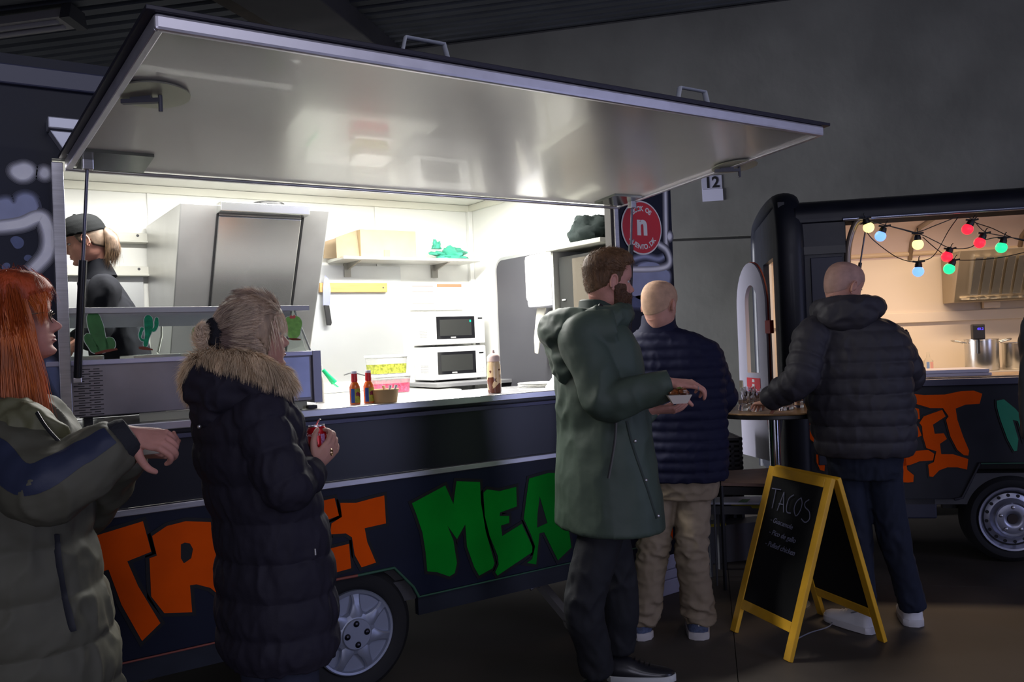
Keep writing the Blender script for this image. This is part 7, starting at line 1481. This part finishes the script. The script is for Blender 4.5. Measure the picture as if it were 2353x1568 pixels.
rf = np.random.default_rng(9); nF = 3600; ax_ = rf.uniform(-.066, .070, nF); ay_ = rf.uniform(0, .085, nF); ay_ = ay_*.9; zz_ = .118*np.sqrt(np.clip(1-(ax_/.080)**2-(ay_/.105)**2, .05, 1))
strands('fringe', M_rs2, P.root, tow(HM, (np.stack([ax_, ay_, zz_], 1)*1.09)*.97), dirw(HM, np.stack([ax_*5, .8-ay_*8, -.1-ay_*8], 1)), .035+(.085-ay_)*.75, .0008, .6, 8, .05, .07, 3, .14, 61, end=hug(HM, .97, 1.10, 1.16))
selT = [(i, j) for i in range(70) for j in range(90) if hr(*G0[i, j]) > .8 and G0[i, j][2] > .02 and G0[i, j][1] < .012]
shell_strands('crown_strands', Gh, HM, selT, 9000, .125, M_rs, P.root, lambda A, n: np.stack([A[:, 0]*10, A[:, 1]*3, -.55+0*A[:, 0]-(1-A[:, 2]/.12)], 1)-n*.25, w0=.0008, grav=.6, seed=63, jit=.07, seg=9, curl=.1, hg_=hug(HM, .97, 1.12, 1.26))
# glasses
M_gf = mat('glasses_frame', (.10, .075, .05), .3, .8)
gl = MB()
for sd in (-1, 1):
    c = Vector((sd*.031, .0905, -.006)); gl.tube([HM@((c+Vector((.024*math.cos(t), -.006*abs(math.cos(t))**2, .0175*math.sin(t))))*.97) for t in np.linspace(0, 2*PI, 26, endpoint=False)], .0011, 6, closed=True)
    gl.tube([HM@(Vector(q)*.97) for q in ((sd*.056, .084, .004), (sd*.072, .074, .005), (sd*.080, .03, .004), (sd*.081, -.005, .002))], .0013, 6)
gl.tube([HM@(Vector(q)*.97) for q in ((-.008, .091, .0), (0, .096, .003), (.008, .091, .0))], .0012, 6)
gg = gl.build('glasses', M_gf, P.root, smooth=True)
for sd in (-1, 1):
    mb = MB(); c = Vector((sd*.031, .0885, -.006)); mb.prism([HM@((c+Vector((.0235*math.cos(t), 0, .017*math.sin(t))))*.97) for t in np.linspace(0, 2*PI, 22, endpoint=False)], fR*.001); mb.build('lens', mat('lens', (.97, .97, .97), .02, trans=1., ior=1.1), gg)
# coat
M_ol = bump_fabric('olive_puffer', (.088, .085, .062), .6, bump=.25, bscale=12, spec=.3); M_ols = bump_fabric('navy_stripe', (.020, .026, .058), .5, bump=.2); M_oli = bump_fabric('olive_lining', (.115, .112, .060), .55, bump=.3)
seams = [.50, .62, .75, .88, 1.01, 1.14, 1.27, 1.38]
mb = MB(); P.torso(mb, [(.50, 0, .02, .22, .20), (.60, 0, .02, .24, .215), (.80, 0, .01, .24, .20), (1.0, 0, -.01, .23, .185), (1.15, 0, -.01, .23, .18), (1.25, 0, .0, .225, .17), (1.32, 0, .0, .17, .13), (1.38, 0, .0, .11, .10)], quilt=seams, depth=.016)
slP = [P.W(.14, 0, 1.29), sh_, sh_.lerp(el_, .5)+Vector((0, 0, -.005)), el_, el_.lerp(wr_, .5)+Vector((0, 0, -.006)), wr_.lerp(el_, .14)]; slR = [.095, .105, .098, .090, .078, .056]
sleeve(mb, slP, slR); sleeve(mb, [P.W(-.14, 0, 1.29), shf, shf.lerp(elf, .5), elf, elf.lerp(wrf, .6), wrf-uh*.03], [.09, .10, .095, .085, .07, .05])
coat = fuse(mb, 'puffer_coat', M_ol, P.root, .007, 2, .5, wrinkle(.009, (9, 9, 6), 21., .0015, 40))
# navy stripe laid on the sleeve's outer side (a strip offset from the sleeve surface)
pts = catmull(slP, 10); rad = lerpl(slR, 10); mb = MB(); L_, R__ = [], []
vs = []
coat_bm = bmesh.new(); coat_bm.from_mesh(coat.data)
from mathutils.bvhtree import BVHTree
bvh = BVHTree.FromBMesh(coat_bm); cb0 = Vector(coat['_w'])
for i in range(8, len(pts)-1):
    t = (pts[min(i+1, len(pts)-1)]-pts[i-1]).normalized(); out = (-fh*.95+Z3*.30).normalized(); out = (out-t*out.dot(t)).normalized(); sd = t.cross(out); row = []
    for k in np.linspace(-.40, .40, 9):
        d = out*math.cos(k)+sd*math.sin(k); o_ = pts[i]+d*.30; h_ = bvh.ray_cast(o_-cb0, -d)
        p_ = (h_[0]+cb0+d*.0022) if h_[0] else pts[i]+d*rad[i]; row.append(p_)
    vs.append(row)
nr_ = len(vs); mb.add([p for r in vs for p in r]+[p-(-fh*.95+Z3*.3)*.003 for r in vs for p in r], [(i*9+j, i*9+j+1, (i+1)*9+j+1, (i+1)*9+j) for i in range(nr_-1) for j in range(8)]+[(nr_*9+i*9+j, nr_*9+(i+1)*9+j, nr_*9+(i+1)*9+j+1, nr_*9+i*9+j+1) for i in range(nr_-1) for j in range(8)]); mb.build('sleeve_stripe', M_ols, P.root, smooth=True, fix=False)
ax1 = (wr_-el_).normalized(); mb = MB(); mb.tube([wr_-ax1*.055, wr_-ax1*.04, wr_-ax1*.01, wr_+ax1*.006, wr_+ax1*.008], [.050, .056, .052, .045, .030], 26); mb.build('knit_cuff', mat('black_knit', (.014, .015, .020), .85, bump=.4, bscale=90), P.root, smooth=50)
# open collar with lining and zip
mb = MB(); rings = []
for z, a_, b_, f_ in ((1.26, .14, .13, -.0), (1.31, .10, .10, .0), (1.345, .085, .09, .0), (1.352, .078, .082, .0), (1.31, .085, .09, .0)): rings.append(P.ring(0, f_, z, a_, b_, 34))
mb.loft(rings); mb.build('collar', M_oli, P.root, smooth=True)
fuse(MB().ell(pz(62, 1000, 2.10), (.095, .05, .075), Matrix((uh, fh, Z3)).transposed(), 24, 16).ell(pz(30, 965, 2.12), (.07, .05, .05), None, 24, 16), 'hood_fold', M_oli, P.root, .006, 2, .5, wrinkle(.010, (16, 16, 10), 4.))
zp = catmull([pz(84, 948, 2.06), pz(108, 985, 2.04), pz(150, 1030, 2.05)], 6); mb = MB(); mb.tube(zp, [(.002, .005)]*len(zp), 6, flat=fh); mb.build('zip', M_blackp, P.root, smooth=True)
def oncoat(L, nm, w, m_, k=6):
    vs_ = []
    for q in catmull([pz(*p, 1.5) for p in L], k):
        d = (q-CO).normalized(); h_ = bvh.ray_cast(CO-cb0, d)
        if h_[0]: vs_.append(h_[0]+cb0-d*.002)
    if len(vs_) > 2: mb = MB(); mb.tube(vs_, [(w, .002)]*len(vs_), 6, flat=uh); mb.build(nm, m_, P.root, smooth=True)
oncoat([(127, 1228), (132, 1290), (145, 1370), (156, 1410), (166, 1452)], 'pocket_zip', .011, mat('zip_tape', (.008, .009, .016), .6))
coat_bm.free()
pants(P, [(0, 0)]*3, [([hn, kn2, an2], [.095, .072, .056]), ([hf_, kf2, af2], [.095, .072, .056])], M_bkt, seed=3., waist=.9, wr=.004)
for q in (an2, af2): h_ = Vector((q.x, q.y, 0))-P.F*.06; shoe('shoe', P.root, h_, h_+P.F*.26, M_sblk, M_blackp, w=.046)
rc_ = wr_+(uh*.90-Z3*.25+fh*.12).normalized()*.098; mb = MB(); q = FG[2][1].lerp(FG[2][2], .55); mb.tube([q+(Z3*math.cos(t)*.9+fh*math.sin(t)*.9+uh*.2*math.sin(t))*.0112 for t in np.linspace(0, 2*PI, 20, endpoint=False)], .0026, 6, closed=True); mb.build('ring', MT['gold'], P.root, smooth=True)
ln_ = thing('paper_napkin', 'folded white paper held between the red-haired woman\'s hands', 'napkin', pz(335, 1035, 2.2)); mb = MB(); c = pz(338, 1038, 2.20); mb.prism([c-uh*.045-Z3*.012, c+uh*.035-Z3*.006, c+uh*.04+Z3*.012, c-uh*.03+Z3*.010], fh*.05); mb.build('paper', mat('napkin', (.55, .54, .48), .7), ln_, bevel=.003)

# ---------------------------------------------------------------- cook in the trailer
x, y = at_heading(246, 3.92); P = Person('cook in black top and black cap with a ponytail working behind the glass case', x, y, HRt+PI-.34)
fC = Vector((math.sin(HRt+PI-.42), math.cos(HRt+PI-.42), 0)); hc = pz(193, 553, 3.88); HM = headM(hc, fC, -.30); SC = .90; P.neck = pz(222, 618, 3.92)
shn, eln, wrn = pz(238, 668, 3.76), pz(226, 765, 3.72), pz(165, 800, 3.74); shf, elf, wrf = pz(225, 665, 4.05), pz(205, 765, 4.08), pz(150, 800, 3.98)
hb = MB(); hand(hb, wrn, -uh*.9-Z3*.2, Z3, fh, s=.88, curl=(.4, .5, .3)); hand(hb, wrf, -uh*.9-Z3*.2, Z3, -fh, s=.88, curl=(.4, .5, .3)); hb.tube([eln, wrn], [.036, .025]); hb.tube([elf, wrf], [.036, .025])
P.o.z = 0; lg_ = [[P.W(sd*.09, -.02, 1.25), P.W(sd*.10, .02, .90), P.W(sd*.10, -.0, .54)] for sd in (-1, 1)]
P.body(hc, HM, SC, mat('skin_cook', (.33, .155, .115), .55, var=.06, spec=.25), hb, [([P.neck-Z3*.1, P.W(0, -.02, 1.5), P.W(0, -.04, 1.3)], [.08, .10, .11]), ([shn, eln], [.045, .036]), ([shf, elf], [.045, .036])]+[(q, [.07, .05, .035]) for q in lg_])
eyes(HM, P.root, SC); lips(HM, P.root, SC)
hr = region_hair(.055, -.02, -.075, sb=-.0); hairshell('hair', HM, P.root, mat('light_brown_hair', (.085, .055, .035), .5, var=.3, vscale=60), .006, hr, s=SC)
capreg = lambda x, y, z: ss(-.004, .004, z-np.interp(y, [-.11, .0, .09], [.022, .022, .036])); M_cap = bump_fabric('black_cap', (.006, .0065, .007), .9, spec=.1, bump=.25, bscale=30)
hairshell('cap', HM, P.root, M_cap, lambda x, y, z: .013+.006*ss(.04, .1, z), capreg, s=SC)
mb = MB(); rings = []
for t in np.linspace(0, 1, 6):
    row = []
    for a in np.linspace(-1, 1, 12): row.append(HM@(Vector((a*.070*(1-.15*t), .088*math.sqrt(max(.05, 1-.35*a*a))+.075*t*math.sqrt(max(.02, 1-.55*a*a)), .036-.012*a*a-.012*t))*SC))
    rings.append(row)
V_ = [p for r in rings for p in r]; nn_ = len(V_); upv = HM.to_3x3()@Vector((0, 0, .003)); mb.add(V_+[p+upv for p in V_], [(i*12+j, i*12+j+1, (i+1)*12+j+1, (i+1)*12+j) for i in range(5) for j in range(11)]+[(nn_+i*12+j, nn_+(i+1)*12+j, nn_+(i+1)*12+j+1, nn_+i*12+j+1) for i in range(5) for j in range(11)]); mb.build('cap_peak', M_cap, P.root, smooth=True, fix=False)
mb = MB(); mb.ell(HM@(Vector((0, 0, .134))*SC), (.008, .008, .005), HM.to_3x3(), 10, 6); mb.build('cap_button', M_cap, P.root, smooth=True)
pt = [pz(231, 532, 3.90), pz(243, 532, 3.90), pz(256, 548, 3.90), pz(260, 575, 3.90), pz(252, 598, 3.90)]; mb = MB(); mb.tube(catmull(pt, 5), lerpl([.010, .020, .030, .030, .012], 5), 14); mb.build('ponytail', MT['light_brown_hair'], P.root, smooth=True)
mb = MB(); mb.tube([pt[0].lerp(pt[1], .2), pt[0].lerp(pt[1], .7)], .014, 12); mb.build('hair_tie', M_blackp, P.root, smooth=True)
PTn = np.array([list(p) for p in catmull(pt, 5)]); r = np.random.default_rng(77); ii = r.integers(0, len(PTn)-4, 2600); rd = r.normal(0, 1, (2600, 3)); rd /= np.linalg.norm(rd, axis=1, keepdims=True); tg = PTn[ii+3]-PTn[ii]; tg /= np.linalg.norm(tg, axis=1, keepdims=True)
rads = np.interp(ii/len(PTn), [0, .3, .6, 1], [.008, .022, .030, .014]); strands('ponytail_strands', mat('pony_strand', (.11, .062, .03), .45, var=.3, vscale=10), P.root, PTn[ii]+rd*rads[:, None], tg, .06, .0006, .7, 6, .1, .12, 3, .3, 78)
M_ct = bump_fabric('cook_black', (.0045, .005, .008), .8, spec=.15, bump=.15)
mb = MB(); P.torso(mb, [(1.10, 0, -.09, .17, .145), (1.25, 0, -.085, .175, .145), (1.40, 0, -.065, .17, .13), (1.55, 0, -.045, .175, .125), (1.68, 0, -.02, .175, .115), (1.76, 0, .005, .145, .10), (1.83, 0, .03, .085, .08)])
sleeve(mb, [P.W(-.10, .0, 1.74), shn, shn.lerp(eln, .5), eln, eln.lerp(wrn, .6)], [.07, .07, .062, .055, .045]); sleeve(mb, [P.W(.10, .0, 1.74), shf, shf.lerp(elf, .5), elf, elf.lerp(wrf, .6)], [.07, .07, .062, .055, .045])
fuse(mb, 'black_top', M_ct, P.root, .008, 2, .5, wrinkle(.006, (9, 9, 6), 31.))
mb = MB(); nkd = (hc-P.neck).normalized(); mb.tube([P.neck-Z3*.05-uh*-.012, P.neck, P.neck+nkd*.045], [.078, .066, .056], 22); mb.build('high_collar', M_ct, P.root, smooth=50)
pants(P, [(0, -.05), (0, -.05), (0, -.03)], [(q, [.09, .07, .06]) for q in lg_], M_bkt, seed=5., waist=1.32, wr=.003)
for q in lg_: h_ = Vector((q[-1].x, q[-1].y, .452))-P.F*.06; shoe('shoe', P.root, h_, h_+P.F*.25, M_sblk, M_blackp, w=.045)
